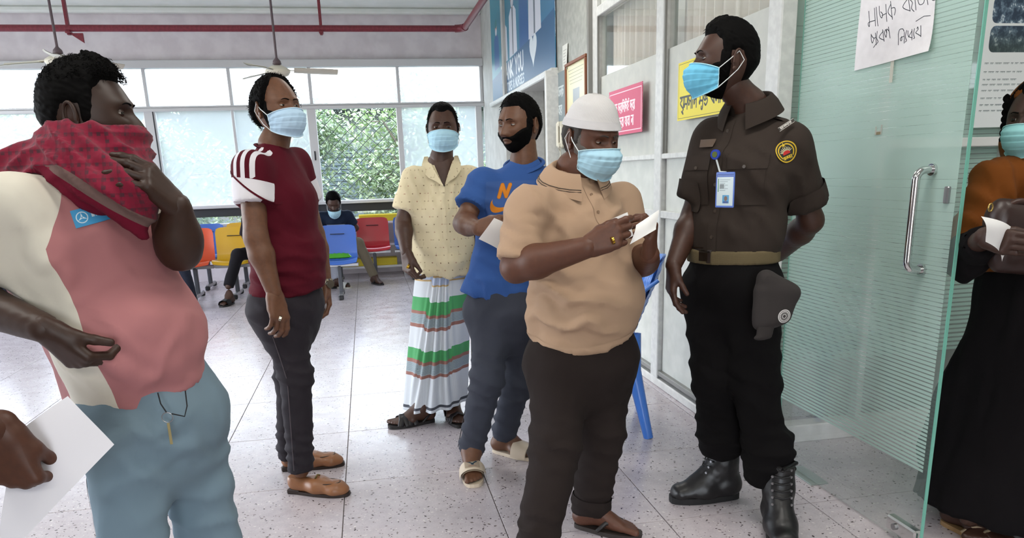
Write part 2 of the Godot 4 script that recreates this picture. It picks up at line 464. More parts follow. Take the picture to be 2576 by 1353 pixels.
# ------------------------------------------------------------------ the room
const WIN := -10.85
const RW := 1.70
func build_shell() -> void:
	# floor: a bed of grout with terrazzo tiles on it
	var fl := struct("floor", bx(Vector3(-1.2, -0.16, -3.1), Vector3(11.2, 0.31, 15.9)), M.grout)
	var tz := terrazzo()
	var rng := RandomNumberGenerator.new(); rng.seed = 5
	var tile := bx(Vector3(0, -0.003, 0), Vector3(0.6155, 0.006, 0.7015), 0.0012).mesh()
	for i in range(-9, 5):
		for j in range(-3, 13):
			var p := Vector3(0.1155 + 0.619 * i, 0, -2.855 - 0.705 * j + 0.0)
			if p.z < -10.8 or p.x > 2.6: continue
			part("floor_tile", tile, tz[rng.randi() % tz.size()], fl, p)
	struct("ceiling", bx(Vector3(-1.2, SUN_Y + 0.1, -3.1), Vector3(11.2, 0.2, 15.9)), M.ceil)
	struct("trim_1", bx(Vector3(-2.45, SUN_Y - 0.035, WIN + 0.06), Vector3(8.3, 0.07, 0.12), 0.02), M.ceil)
	# window wall: parapet, lintel, frames
	var w := Shape.new()
	w.box(Vector3(-2.45, 0.37, WIN - 0.1), Vector3(8.5, 0.74, 0.2))
	w.box(Vector3(-2.45, 3.14, WIN - 0.1), Vector3(8.5, 0.62, 0.2))
	struct("wall_window", w, M.wall)
	struct("wall_left", bx(Vector3(-6.7, 0.5, 1.4), Vector3(0.2, 1.0, 6.7)), M.wall)
	struct("wall_left", bx(Vector3(-6.7, 3.1, -3.1), Vector3(0.2, 0.7, 15.7)), M.wall)
	struct("wall_left", bx(Vector3(-6.7, 1.87, 1.4), Vector3(0.2, 1.76, 6.7)), M.wall)
	for k in 4: struct("wall_left", bx(Vector3(-6.7, 1.38, -10.7 + 2.9 * k), Vector3(0.3, 2.75, 0.3)), M.wall)      # columns: unseen side, opened up between them to let more daylight in
	struct("wall_rear", bx(Vector3(-1.2, 2.95, 4.75), Vector3(11.0, 1.0, 0.2)), M.wall)
	struct("wall_rear", bx(Vector3(-4.2, 1.22, 4.75), Vector3(5.0, 2.45, 0.2)), M.wall)
	struct("wall_rear", bx(Vector3(2.5, 1.22, 4.75), Vector3(3.6, 2.45, 0.2)), M.wall)
	struct("wall_far_right", bx(Vector3(4.25, 1.72, -3.1), Vector3(0.2, 3.45, 15.9)), M.plaster)
	# right wall beyond the partition: banner wall, doorway, pillar
	var r := Shape.new()
	r.box(Vector3(RW + 0.1, 1.72, -9.28), Vector3(0.2, 3.45, 3.16))
	r.box(Vector3(RW + 0.1, 2.79, -7.18), Vector3(0.2, 1.32, 1.05))
	struct("wall_right", r, M.plaster)
	struct("wall_right", bx(Vector3(RW + 0.1, 1.72, -6.155), Vector3(0.2, 3.45, 1.0)), M.pillar)
	struct("wall_right", bx(Vector3(3.0, 1.72, -6.1), Vector3(0.12, 3.45, 5.9)), M.plaster)
	struct("wall_right", bx(Vector3(2.9, 1.72, -9.0), Vector3(2.5, 3.45, 0.12)), M.plaster)
	var dj := Shape.new()
	dj.box(Vector3(RW, 1.06, -7.73), Vector3(0.24, 2.12, 0.07), Basis(), 0.008)
	dj.box(Vector3(RW, 2.125, -7.18), Vector3(0.24, 0.06, 1.1), Basis(), 0.008)
	dj.box(Vector3(RW, 1.06, -6.64), Vector3(0.24, 2.12, 0.05), Basis(), 0.008)
	struct("trim_2", dj, M.frame)
	struct("trim_3", bx(Vector3(RW - 0.03, 2.155, -8.3), Vector3(0.07, 0.05, 3.3), 0.008), M.frame)
	build_windows()
	build_partition()

func build_windows() -> void:
	var root := thing("window_1", "", "")
	tag(root, "", "", "", "structure")
	var zz := WIN + 0.0
	var x0 := -6.6; var x1 := RW
	var cx := (x0 + x1) / 2.0; var wx := x1 - x0
	part("head_rail", bx(Vector3(cx, 2.785, zz + 0.02), Vector3(wx, 0.095, 0.12), 0.006), M.alu, root)
	part("transom", bx(Vector3(cx, 2.272, zz), Vector3(wx, 0.022, 0.11), 0.005), M.alu, root)
	part("transom", bx(Vector3(cx, 2.238, zz + 0.012), Vector3(wx, 0.042, 0.10), 0.005), M.alu, root)
	part("sill", bx(Vector3(cx, 0.998, zz + 0.04), Vector3(wx, 0.045, 0.16), 0.008), M.alu, root)
	part("lower_rail", bx(Vector3(cx, 0.92, zz + 0.02), Vector3(wx, 0.11, 0.08), 0.006), M.gasket, root)
	part("bottom_rail", bx(Vector3(cx, 0.755, zz), Vector3(wx, 0.03, 0.1), 0.006), M.alu, root)
	var tops := [-6.57, -5.72, -4.70, -3.68, -2.665, -1.634, -0.62, 0.54, 1.675]
	for i in tops.size():
		part("mullion", bx(Vector3(tops[i], 2.51, zz), Vector3(0.042, 0.46, 0.07), 0.005), M.alu, root)
		if i > 0:
			part("upper_pane", bx(Vector3((tops[i] + tops[i - 1]) / 2, 2.51, zz - 0.01), Vector3(tops[i] - tops[i - 1] - 0.04, 0.455, 0.006)), M.haze, root)
	var lows := [[-6.55, 0.1], [-5.72, 0.05], [-4.70, 0.14], [-3.68, 0.05], [-2.66, 0.14], [-1.642, 0.035], [-0.637, 0.115], [0.525, 0.075], [1.62, 0.085]]
	for i in lows.size():
		part("post", bx(Vector3(lows[i][0], 1.62, zz + 0.01), Vector3(lows[i][1], 1.22, 0.07), 0.006), M.alu, root)
		if i == 4: part("gasket", bx(Vector3(lows[i][0] + 0.045, 1.62, zz + 0.043), Vector3(0.014, 1.2, 0.012)), M.gasket, root)
		if i > 0:
			var a: float = lows[i - 1][0] + lows[i - 1][1] / 2; var b: float = lows[i][0] - lows[i][1] / 2
			if i != 7:
				part("pane", bx(Vector3((a + b) / 2, 1.62, zz), Vector3(b - a, 1.21, 0.006)), M.haze_low, root)
			part("lower_pane", bx(Vector3((a + b) / 2, 0.815, zz), Vector3(b - a, 0.095, 0.006)), M.clear, root)
			part("mullion", bx(Vector3((a + b) / 2 - 0.2, 0.815, zz), Vector3(0.05, 0.1, 0.06), 0.004), M.alu, root)
	part("sliding_handle", bx(Vector3(-0.637, 1.62, zz + 0.05), Vector3(0.02, 0.12, 0.012), 0.004), M.gasket, root)
	# diamond burglar grille outside
	var g := thing("window_grille", "dark diamond lattice grille fixed outside the long window wall", "grille", Vector3(0, 1.02, WIN - 0.14))
	var pitch := 0.195
	var y0 := 0.0; var y1 := 1.21
	for d in [-1, 1]:
		for k in range(-6, 54):
			var xa: float = x0 - 1.0 + k * pitch
			var pa := Vector3(xa, y0, 0.006 * d)
			var pb := Vector3(xa + 1.3 * d, y1, 0.006 * d)
			if d == -1: pa.x += 0.4; pb.x += 0.4
			# clip to the window's width
			var lo := x0 + 0.05; var hi := x1 - 0.05
			if maxf(pa.x, pb.x) < lo or minf(pa.x, pb.x) > hi: continue
			var ca := pa; var cb := pb
			for e in 2:
				var lim := lo if e == 0 else hi
				if (ca.x < lim) != (cb.x < lim):
					var q := ca.lerp(cb, (lim - ca.x) / (cb.x - ca.x))
					if (ca.x < lim) == (e == 0): ca = q
					else: cb = q
			if ca.distance_to(cb) < 0.05: continue
			part("lattice_bar", tb([ca, cb], [0.0045], 5), M.grille, g)

func build_partition() -> void:
	# aluminium and board partition in two bays, with curtained glass above
	var root := thing("wall_partition", "", "")
	tag(root, "", "", "", "structure")
	var x := RW + 0.03
	for z in [-5.57, -4.31, -3.05]:
		part("post", bx(Vector3(x, 1.74, z), Vector3(0.07, 3.38, 0.11), 0.005), M.frame, root)
	part("post", bx(Vector3(x - 0.02, 1.74, -5.625), Vector3(0.1, 3.38, 0.03), 0.004), M.alu_dark, root)
	part("kerb", bx(Vector3(x + 0.01, 0.025, -4.3), Vector3(0.09, 0.05, 2.7), 0.006), M.kerb, root)
	for b in [[-5.515, -4.365], [-4.255, -3.105]]:
		var c: float = (b[0] + b[1]) / 2.0; var l: float = b[1] - b[0]
		for yy in [[0.085, 0.03, M.alu_dark], [1.058, 0.042, M.frame], [1.388, 0.03, M.frame], [2.4, 0.065, M.frame]]:
			part("rail", bx(Vector3(x, yy[0], c), Vector3(0.06, yy[1], l + 0.01), 0.004), yy[2], root)
		part("board", bx(Vector3(x + 0.005, 0.57, c), Vector3(0.014, 0.94, l - 0.01)), M.panel, root)
		part("board", bx(Vector3(x + 0.005, 1.226, c), Vector3(0.014, 0.3, l - 0.01)), M.panel, root)
		part("frosted_film", bx(Vector3(x - 0.002, 1.683, c), Vector3(0.003, 0.565, l - 0.01)), M.film_white, root)
		part("pane", bx(Vector3(x + 0.005, 1.885, c), Vector3(0.006, 0.965, l - 0.01)), M.glass, root)
		part("board", bx(Vector3(x + 0.005, 2.94, c), Vector3(0.014, 1.02, l - 0.01)), M.panel, root)
		part("gasket", bx(Vector3(x - 0.025, 1.885, b[0] + 0.008), Vector3(0.012, 0.96, 0.014)), M.alu_dark, root)
		# curtain behind the glass
		var q := Shape.new()
		var P := PackedVector3Array()
		var nu := 120; var nv := 8
		for j in nv:
			for i in nu:
				var u := float(i) / (nu - 1)
				var fold := 0.022 * sin(u * 62.0 + 1.3 * sin(u * 17.0)) + 0.014 * sin(u * 143.0)
				P.append(Vector3(x + 0.09 + fold, 2.42 - 1.0 * j / (nv - 1), b[0] + l * u))
		q.grid(P, nu, nv)
		var cur := part(numbered("curtain"), q, M.curtain, self)
		tag(cur, "thin pale pleated curtain behind the glass of the partition bay with the %s notice" % ["pink", "yellow"][0 if b[0] < -5.0 else 1], "curtain")
	# inner partition across the passage, at right angles, with the notice on it
	var r2 := thing("wall_passage", "", "")
	tag(r2, "", "", "", "structure")
	var z2 := -3.17
	part("kerb", bx(Vector3(2.95, 0.045, z2), Vector3(2.4, 0.09, 0.09), 0.006), M.kerb, r2)
	for px in [1.81, 2.31, 3.4, 4.1]:
		part("post", bx(Vector3(px, 1.74, z2), Vector3(0.035, 3.3, 0.06), 0.004), M.frame, r2)
	part("rail", bx(Vector3(3.2, 1.394, z2 + 0.02), Vector3(1.75, 0.042, 0.06), 0.004), M.white_metal, r2)
	part("pane", bx(Vector3(2.95, 1.77, z2 - 0.01), Vector3(2.3, 3.3, 0.008)), M.glass, r2)
	var fs := part("frosted_film", bx(Vector3(2.95, 1.85, z2 - 0.002), Vector3(2.3, 2.9, 0.002)), M.film_stripe_wide, r2)
	build_glass_door()

func stripes(seed_at: float) -> StandardMaterial3D:
	# frosted film in bands; the clear gaps between the bands widen towards the top and the bottom of the sheet
	var im := Image.create(8, 2048, false, Image.FORMAT_RGBA8)
	for y in 2048:
		var v := y / 2048.0
		var ph := fmod(v * 132.0, 1.0)
		var gap := 0.34 * clampf(absf(v - 0.45) * 2.2 - 0.05, 0.0, 1.0)
		var clear := ph < gap
		for x in 8:
			im.set_pixel(x, y, Color(0.75, 0.84, 0.81, 0.14 if clear else 0.82))
	im.generate_mipmaps()
	var m := mat(Color.WHITE, 0.5)
	m.albedo_texture = ImageTexture.create_from_image(im)
	m.transparency = BaseMaterial3D.TRANSPARENCY_ALPHA
	m.backlight_enabled = true; m.backlight = Color(0.75, 0.85, 0.82)
	return m

func build_glass_door() -> void:
	# the fixed light next to the last post, then the door leaf that stands nearly shut in the same line
	var x := 1.785
	var t := thing("glass_door", "frosted striped glass door leaf with a long chrome pull handle and a handwritten sheet", "door", Vector3(x, 0.012, -2.51))
	var z0 := -0.46; var z1 := 0.475                       # relative to the base
	part("pane", bx(Vector3(0, 1.08, 0.0075), Vector3(0.01, 2.16, z1 - z0)), M.glass, t)
	var q := Shape.new()
	q.flat([Vector3(-0.0062, 2.16, z0 + 0.005), Vector3(-0.0062, 2.16, z1 - 0.02), Vector3(-0.0062, 0.288, z1 - 0.02), Vector3(-0.0062, 0.288, z0 + 0.005)], [Vector2(0, 0), Vector2(1, 0), Vector2(1, 1), Vector2(0, 1)])
	part("frosted_film", q, M.film_stripe, t)
	part("glass_edge", bx(Vector3(0, 1.08, z1 + 0.002), Vector3(0.0105, 2.16, 0.004)), M.glass_edge, t)
	part("glass_edge", bx(Vector3(0, 1.08, z0 - 0.002), Vector3(0.0105, 2.16, 0.004)), M.glass_edge, t)
	# pull handle: measured on the pane's plane
	var hz0 := on_x(2345, 436, x).z + 2.51; var hy0 := on_x(2345, 436, x).y
	var hy1 := on_x(2318, 686, x).y
	var hs := Shape.new()
	var pts := []
	var zt := on_x(2350, 436, x).z + 2.51 ; var zb := on_x(2325, 686, x).z + 2.51
	var zm := (zt + zb) * 0.5
	var off := -0.065
	pts.append(Vector3(-0.006, hy0, zm))
	pts.append(Vector3(off * 0.55, hy0, zm))
	for k in 7:
		var a := PI / 2 * k / 6.0
		pts.append(Vector3(off * 0.55 - (0.03) * sin(a), hy0 - 0.03 * (1 - cos(a)), zm))
	for k in 7:
		var a := PI / 2 * k / 6.0
		pts.append(Vector3(off * 0.55 - (0.03) * cos(a), hy1 + 0.03 - 0.03 * sin(a), zm))
	pts.append(Vector3(-0.006, hy1, zm))
	hs.tube(pts, [0.0125], 14)
	var h := part("pull_handle", hs, M.chrome, t)
	for yy in [hy0, hy1]:
		var rs := Shape.new()
		rs.tube([Vector3(-0.004, yy, zm), Vector3(-0.016, yy, zm)], [0.019], 16)
		part("rosette", rs, M.chrome, h)
	var lk := on_x(2388, 500, x)
	part("lock_plate", bx(Vector3(-0.004, lk.y, lk.z + 2.51), Vector3(0.024, 0.052, 0.02), 0.003), M.steel, t)
	var pf := Shape.new()
	pf.box(Vector3(0, 0.045, z1 - 0.085), Vector3(0.034, 0.055, 0.15), Basis(), 0.006)
	var pat := part("lock_fitting", pf, M.chrome, t)
	var kn := Shape.new(); kn.tube([Vector3(-0.012, 0.045, z1 - 0.11), Vector3(-0.024, 0.045, z1 - 0.11)], [0.012], 14)
	part("lock_cylinder", kn, M.steel, pat)
	# floor spring cover set into the floor at the pivot
	var fsp := part(numbered("floor_spring"), bx(Vector3(0, 0.003, 0), Vector3(0.085, 0.006, 0.2), 0.002), mat(hexc("a9b4ae"), 0.3, 0.6), self, Vector3(1.80, 0.0, -2.75))
	tag(fsp, "flat steel floor spring cover in the tiles at the foot of the glass door", "door hardware")
	# the sheet of paper taped on the door, with handwriting
	var im := Image.create(640, 512, false, Image.FORMAT_RGB8)
	im.fill(hexc("d9d6d8"))
	var fn := FastNoiseLite.new(); fn.seed = 3; fn.frequency = 0.01
	for yy in 512:
		for xx in 640:
			var k := fn.get_noise_2d(xx, yy) * 0.03
			var o := im.get_pixel(xx, yy); im.set_pixel(xx, yy, Color(o.r + k, o.g + k, o.b + k))
	var ink := hexc("1d1f2a")
	write(im, ["m", "aa", "s", "k", " ", "b", "_y", "_ki", "t", "_ii", "t"], Vector2(70, 150), 120, 5, ink, -0.22, false, 0.62, 0.05, 4)
	write(im, ["p", "_r", "_ke", "b", "sh"], Vector2(120, 300), 82, 5, ink, -0.2, false, 0.6, 0.05, 6)
	write(im, ["_ki", "n", "_ke", "ss", "_ke", "dh"], Vector2(350, 330), 82, 5, ink, -0.14, false, 0.6, 0.05, 8)
	path(im, [Vector2(500, 262), Vector2(560, 235), Vector2(610, 238)], 5, ink)
	var tl := on_x(2172, -30, x - 0.008); var tr := on_x(2358, -42, x - 0.008); var br := on_x(2348, 128, x - 0.008); var bl := on_x(2152, 178, x - 0.008)
	var P := PackedVector3Array()
	for j in 12:
		for i in 16:
			var u := i / 15.0; var vv := j / 11.0
			var p := tl.lerp(tr, u).lerp(bl.lerp(br, u), vv)
			p.x -= 0.004 + 0.004 * sin(u * 5.0 + vv * 3.0) * vv + 0.01 * pow(vv, 6.0) * u
			P.append(p - Vector3(x, 0, -2.51))
	var ps := Shape.new(); ps.grid(P, 16, 12, false)
	var sheet := part(numbered("handwritten_notice"), ps, printed(im, 0.8), self, Vector3(x, 0, -2.51))
	tag(sheet, "white paper sheet with handwritten black script taped on the frosted glass door", "notice")
	var tape := mat(Color(0.78, 0.76, 0.70, 0.55), 0.35); tape.transparency = BaseMaterial3D.TRANSPARENCY_ALPHA
	var tp := on_x(2243, 178, x - 0.013)
	part("tape", bx(tp - Vector3(x, 0, -2.51), Vector3(0.001, 0.075, 0.016)), tape, sheet)
	# remains of an old sticker
	var stk := thing("sticker_remnant", "torn remnant of a small sticker on the frosted glass door", "sticker", on_x(2210, 327, x - 0.0075))
	var so := Shape.new()
	so.prism([Vector2(-0.018, -0.016), Vector2(0.018, -0.016), Vector2(0.02, 0.016), Vector2(0.012, 0.017), Vector2(0.011, -0.002), Vector2(-0.009, -0.003), Vector2(-0.011, 0.012), Vector2(-0.017, 0.013)], Vector3.ZERO, Basis(Vector3(0, 0, 1), Vector3(0, 1, 0), Vector3(-1, 0, 0)), 0.0008)
	part("sticker_paper", so, mat(hexc("a9ada4"), 0.8), stk)
	part("sticker_print", bx(Vector3(-0.0012, -0.011, 0.002), Vector3(0.0008, 0.009, 0.022)), mat(hexc("7d7256"), 0.8), stk)
func more_materials() -> void:
	M.grille = mat(hexc("3c443f"), 0.6)
	M.kerb = mottled(hexc("c4c3c0"), hexc("d0cfcc"), 1.2, 0.5, 22)
	M.film_white = mottled(hexc("b2b4ae"), hexc("babbb4"), 0.8, 0.5, 23)
	M.curtain = mat(hexc("ddd4c8"), 0.9)
	M.film_stripe = stripes(0.0)
	M.film_stripe_wide = stripes(0.0)
# ------------------------------------------------------------------ ceiling fans, pipe
func blade_shape() -> Shape:
	var q := Shape.new(); var P := PackedVector3Array(); var Q := PackedVector3Array()
	for j in 7:
		for i in 5:
			var u := j / 6.0; var s := i / 4.0 - 0.5
			var w := lerpf(0.085, 0.135, sin(u * PI * 0.75)) * (1.0 if u < 0.95 else 0.8)
			var p := Vector3(0.16 + 0.44 * u, -0.012 * u + s * 0.035 - 0.012 * (1.0 - 4.0 * s * s), s * w)
			P.append(p); Q.append(p - Vector3(0, 0.004, 0))
	q.grid(P, 5, 7, true); q.grid(Q, 5, 7, false)
	return q
func ceiling_fan(where: Vector3, turn: float, label: String) -> void:
	var t := thing("ceiling_fan", label, "fan", where, "ceiling fans")
	var s := Shape.new()
	s.lathe([Vector2(0.0, -0.075), Vector2(0.05, -0.074), Vector2(0.105, -0.05), Vector2(0.125, -0.022), Vector2(0.122, 0.0), Vector2(0.09, 0.022), Vector2(0.055, 0.04), Vector2(0.0, 0.044)], Vector3.ZERO)
	part("motor_housing", s, M.fan, t)
	var cn := Shape.new()
	cn.lathe([Vector2(0.012, 0.04), Vector2(0.045, 0.055), Vector2(0.038, 0.085), Vector2(0.016, 0.11), Vector2(0.012, 0.12)], Vector3.ZERO)
	part("canopy_cup", cn, M.rod, t)
	var h := SUN_Y - where.y
	part("down_rod", tb([Vector3(0, 0.08, 0), Vector3(0, h, 0)], [0.012], 10), M.rod, t)
	var cc := Shape.new()
	cc.lathe([Vector2(0.014, h - 0.09), Vector2(0.05, h - 0.05), Vector2(0.055, h), Vector2(0.0, h)], Vector3.ZERO)
	part("ceiling_cup", cc, M.rod, t)
	var bl := blade_shape()
	for k in 3:
		var bas := Basis(Vector3.UP, turn + TAU * k / 3.0)
		var b := part("blade", bl, M.fan, t)
		b.basis = bas
		var ir := part("blade_iron", bx(Vector3(0.15, -0.004, 0), Vector3(0.12, 0.008, 0.03), 0.002), M.fan, t)
		ir.basis = bas
func build_overhead() -> void:
	ceiling_fan(Vector3(-0.785, 2.40, -8.4), 0.16, "cream ceiling fan on a dark rod above the balding man in the maroon shirt")
	ceiling_fan(Vector3(-2.74, 2.48, -8.2), 0.75, "cream ceiling fan partly hidden behind the curly hair of the man in pink")
	var t := thing("sprinkler_pipe", "dark red steel sprinkler pipe hung under the ceiling before the window wall", "pipe", Vector3(0, 2.98, -9.5))
	var pts := [Vector3(-6.5, 0, 0), Vector3(1.12, 0, 0)]
	for k in 7:
		var a := PI / 2 * k / 6.0
		pts.append(Vector3(1.18 + 0.11 * sin(a), 0, 0.11 * (1 - cos(a))))
	pts.append(Vector3(1.29, 0, 9.0))
	part("pipe_run", tb(pts, [0.036], 14), M.red_pipe, t)
	part("elbow", tb(pts.slice(2, 9), [0.043], 14), M.red_pipe, t)
	for x in [-5.6, -3.03, -0.36]:
		var hg := part("hanger", bx(Vector3(x, 0.2, 0), Vector3(0.032, 0.54, 0.05), 0.004), M.red_pipe, t)
		part("hanger_clamp", bx(Vector3(x, -0.045, 0), Vector3(0.05, 0.02, 0.1), 0.004), M.red_pipe, hg)
		if x == -3.03:
			var tri := Shape.new(); tri.prism([Vector2(0.0, -0.05), Vector2(0.14, -0.05), Vector2(0.14, -0.15)], Vector3(x, 0.0, -0.01), Basis(), 0.02)
			part("bracket", tri, M.red_pipe, hg)

const ROMAN := {"T": [[0, 0, 1, 0], [0.5, 0, 0.5, 1]], "H": [[0, 0, 0, 1], [1, 0, 1, 1], [0, 0.5, 1, 0.5]], "A": [[0, 1, 0.5, 0, 1, 1], [0.2, 0.65, 0.8, 0.65]], "N": [[0, 1, 0, 0, 1, 1, 1, 0]], "K": [[0, 0, 0, 1], [1, 0, 0, 0.55, 1, 1]], "Y": [[0, 0, 0.5, 0.5, 1, 0], [0.5, 0.5, 0.5, 1]], "O": [[0.5, 0, 0.1, 0.2, 0, 0.5, 0.1, 0.8, 0.5, 1, 0.9, 0.8, 1, 0.5, 0.9, 0.2, 0.5, 0]], "U": [[0, 0, 0, 0.75, 0.3, 1, 0.7, 1, 1, 0.75, 1, 0]], "D": [[0, 0, 0, 1, 0.6, 1, 1, 0.7, 1, 0.3, 0.6, 0, 0, 0]], "C": [[1, 0.15, 0.6, 0, 0.2, 0.1, 0, 0.5, 0.2, 0.9, 0.6, 1, 1, 0.85]], "R": [[0, 1, 0, 0, 0.7, 0, 1, 0.2, 0.7, 0.5, 0, 0.5], [0.6, 0.5, 1, 1]], "S": [[1, 0.1, 0.5, 0, 0.05, 0.2, 0.3, 0.45, 0.8, 0.58, 0.95, 0.8, 0.5, 1, 0, 0.9]], "E": [[1, 0, 0, 0, 0, 1, 1, 1], [0, 0.5, 0.8, 0.5]], "&": [[1, 1, 0.2, 0.2, 0.5, 0, 0.7, 0.2, 0.1, 0.65, 0.3, 1, 0.9, 0.55]], " ": []}
func latin(im: Image, text: String, o: Vector2, h: float, w: float, col: Color) -> void:
	var x := o.x
	for ch in text:
		for l in ROMAN[ch]:
			var P := []
			for i in range(0, l.size(), 2): P.append(Vector2(x + l[i] * h * 0.62, o.y + l[i + 1] * h))
			path(im, P, w, col)
		x += h * (0.5 if ch == " " else 0.86)
# ------------------------------------------------------------------ print on the right wall
func build_signs() -> void:
	var x := RW - 0.006
	var face := Basis(Vector3(0, 0, 1), Vector3.UP, Vector3(-1, 0, 0))          # x of a sign runs towards the camera, it faces the room
	# yellow no-smoking notice
	var a := on_x(1708, 160, x - 0.01); var b := on_x(1708, 304, x - 0.01)
	var wy := 0.60; var hy := a.y - b.y
	var im := Image.create(768, 384, false, Image.FORMAT_RGB8)
	im.fill(hexc("d8c826"))
	for r in [[12, 12, 744, 3], [12, 369, 744, 3], [12, 12, 3, 360], [753, 12, 3, 360]]: im.fill_rect(Rect2i(r[0], r[1], r[2], r[3]), hexc("4b4516"))
	write(im, ["dh", "_uu", "m", "p", "aa", "n", " ", "m", "_u", "kt", " ", "e", "l", "aa", "k", "aa"], Vector2(42, 232), 82, 13, hexc("23241c"), 0.0, true, 0.78)
	disc(im, Vector2(330, 110), Vector2(74, 74), hexc("b3202a")); disc(im, Vector2(330, 110), Vector2(56, 56), hexc("e8e2cf"))
	im.fill_rect(Rect2i(285, 102, 90, 16), hexc("2a2a28")); dash(im, Vector2(285, 65), Vector2(375, 155), 15, hexc("b3202a"))
	var q := Shape.new()
	q.box(Vector3(wy / 2, -hy / 2, 0), Vector3(wy, hy, 0.004))
	var sg := part(numbered("no_smoking_notice"), q, printed(im, 0.4), self, a)
	sg.basis = face
	tag(sg, "yellow notice with black script and border on the partition behind the uniformed man", "notice")
	# pink notice
	var c := on_x(1533, 233, x - 0.01); var d := on_x(1617, 204, x - 0.01); var e := on_x(1615, 331, x - 0.01)
	var wp := d.z - c.z; var hp := d.y - e.y
	var ip := Image.create(768, 352, false, Image.FORMAT_RGB8)
	ip.fill(hexc("c04a6a"))
	for r in [[16, 26, 736, 7], [16, 322, 736, 7], [745, 26, 7, 300], [16, 26, 7, 300]]: ip.fill_rect(Rect2i(r[0], r[1], r[2], r[3]), hexc("dcc6cc"))
	write(ip, ["m", "s", "k", " ", "p", "r", "_ki", "p", "_ki", "p", "i", " ", "p", "r", "_ke"], Vector2(70, 112), 66, 11, hexc("e3d3d6"), 0.0, true, 0.68)
	write(ip, ["a", "l", "aa", "p", " ", "k", "r", "aa", " ", "j", "aa", "b", "_ke", " ", "n", "aa"], Vector2(70, 222), 66, 11, hexc("e3d3d6"), 0.0, true, 0.68)
	var q2 := Shape.new(); q2.box(Vector3(wp / 2, -hp / 2, 0), Vector3(wp, hp, 0.004))
	var sp := part(numbered("pink_notice"), q2, printed(ip, 0.45), self, Vector3(x - 0.01, d.y, c.z))
	sp.basis = face
	tag(sp, "pink notice with two lines of white script behind the man in the white cap", "notice")
	# the long thank-you banner over the doorway
	var iw := 1280; var ih := 540
	var ib := Image.create(iw, ih, false, Image.FORMAT_RGB8)
	for yy in ih:
		for xx in iw:
			ib.set_pixel(xx, yy, hexc("368799").lerp(hexc("40769d"), clampf((xx + yy * 0.5) / 1500.0, 0, 1)))
	fillpoly(ib, PackedVector2Array([Vector2(0, 420), Vector2(iw, 330), Vector2(iw, ih), Vector2(0, ih)]), hexc("2a5a82"))
	var coat := hexc("cfd3de"); var skin := hexc("b98f84"); var teal := hexc("2d7f85"); var blue := hexc("2c5f97")
	var fig := [[145, 150, 0.95, blue, teal], [353, 140, 1.0, coat, teal], [550, 85, 1.2, coat, hexc("8b6a68")], [773, 60, 1.28, blue, teal], [970, 0, 1.5, coat, hexc("5d4a48")]]
	for f in fig:
		var fx: float = f[0]; var fy: float = f[1]; var s: float = f[2]
		fillpoly(ib, PackedVector2Array([Vector2(fx - 62 * s, fy + 95 * s), Vector2(fx - 30 * s, fy + 74 * s), Vector2(fx + 30 * s, fy + 74 * s), Vector2(fx + 64 * s, fy + 95 * s), Vector2(fx + 72 * s, fy + 240 * s), Vector2(fx - 70 * s, fy + 245 * s)]), f[3])
		if f[3] == coat:
			fillpoly(ib, PackedVector2Array([Vector2(fx - 9 * s, fy + 76 * s), Vector2(fx + 12 * s, fy + 76 * s), Vector2(fx + 8 * s, fy + 240 * s), Vector2(fx - 8 * s, fy + 240 * s)]), hexc("6f7b86"))
		disc(ib, Vector2(fx, fy + 42 * s), Vector2(27 * s, 36 * s), skin)
		disc(ib, Vector2(fx, fy + 16 * s), Vector2(30 * s, 22 * s), f[4])
		disc(ib, Vector2(fx, fy + 58 * s), Vector2(22 * s, 16 * s), coat)
	latin(ib, "THANK YOU", Vector2(250, 392), 70, 14, hexc("dfe6ea"))
	latin(ib, "DOCTORS & NURSES", Vector2(300, 482), 36, 8, hexc("cfdbe2"))
	var bt := on_x(1243, 286, x - 0.012); var br := on_x(1401, 175, x - 0.012)
	var bz0 := -9.92; var bz1 := -6.66; var by0 := 2.165; var by1 := SUN_Y - 0.02
	var bn := Shape.new(); bn.box(Vector3((bz1 - bz0) / 2, (by1 - by0) / 2, 0), Vector3(bz1 - bz0, by1 - by0, 0.006))
	var ban := thing("wall_banner", "large blue teal banner with white coated medical staff above the doorway", "banner", Vector3(x - 0.01, by0, bz0))
	ban.basis = face
	part("banner_sheet", bn, printed(ib, 0.42), ban)
	var ht := Shape.new()
	var HP := []
	for k in 28:
		var t2 := TAU * k / 28.0
		HP.append(Vector2(pow(sin(t2), 3.0) * 0.16, (13 * cos(t2) - 5 * cos(2 * t2) - 2 * cos(3 * t2) - cos(4 * t2)) / 16.0 * 0.16))
	ht.prism(HP, Vector3(2.40, 0.30, 0.003), Basis(), 0.002)
	part("heart_mark", ht, mat(hexc("d5dfe6"), 0.4), ban)
	# framed notice, small pinned slip, grey board
	var fz0 := -6.34; var fz1 := -5.74
	var fr := thing("framed_notice", "framed cream notice with red headings on the pillar beside the doorway", "notice", Vector3(RW - 0.002, 1.5, (fz0 + fz1) / 2))
	fr.basis = face
	var fh := 0.66; var fw := fz1 - fz0
	for e2 in [[0, fh - 0.012, fw, 0.024], [0, 0.012, fw, 0.024]]:
		part("frame_rail", bx(Vector3(e2[0], e2[1], 0.012), Vector3(e2[2], e2[3], 0.024), 0.004), mat(hexc("7a4526"), 0.45), fr)
	for sx in [-1, 1]:
		part("frame_rail", bx(Vector3(sx * (fw / 2 - 0.012), fh / 2, 0.012), Vector3(0.024, fh - 0.048, 0.024), 0.004), mat(hexc("7a4526"), 0.45), fr)
	var inn := Image.create(384, 420, false, Image.FORMAT_RGB8)
	inn.fill(hexc("d9d3a8"))
	for k in 5: inn.fill_rect(Rect2i(40 + 8 * k, 30 + 17 * k, 300 - 16 * k, 4), hexc("9d9c78"))
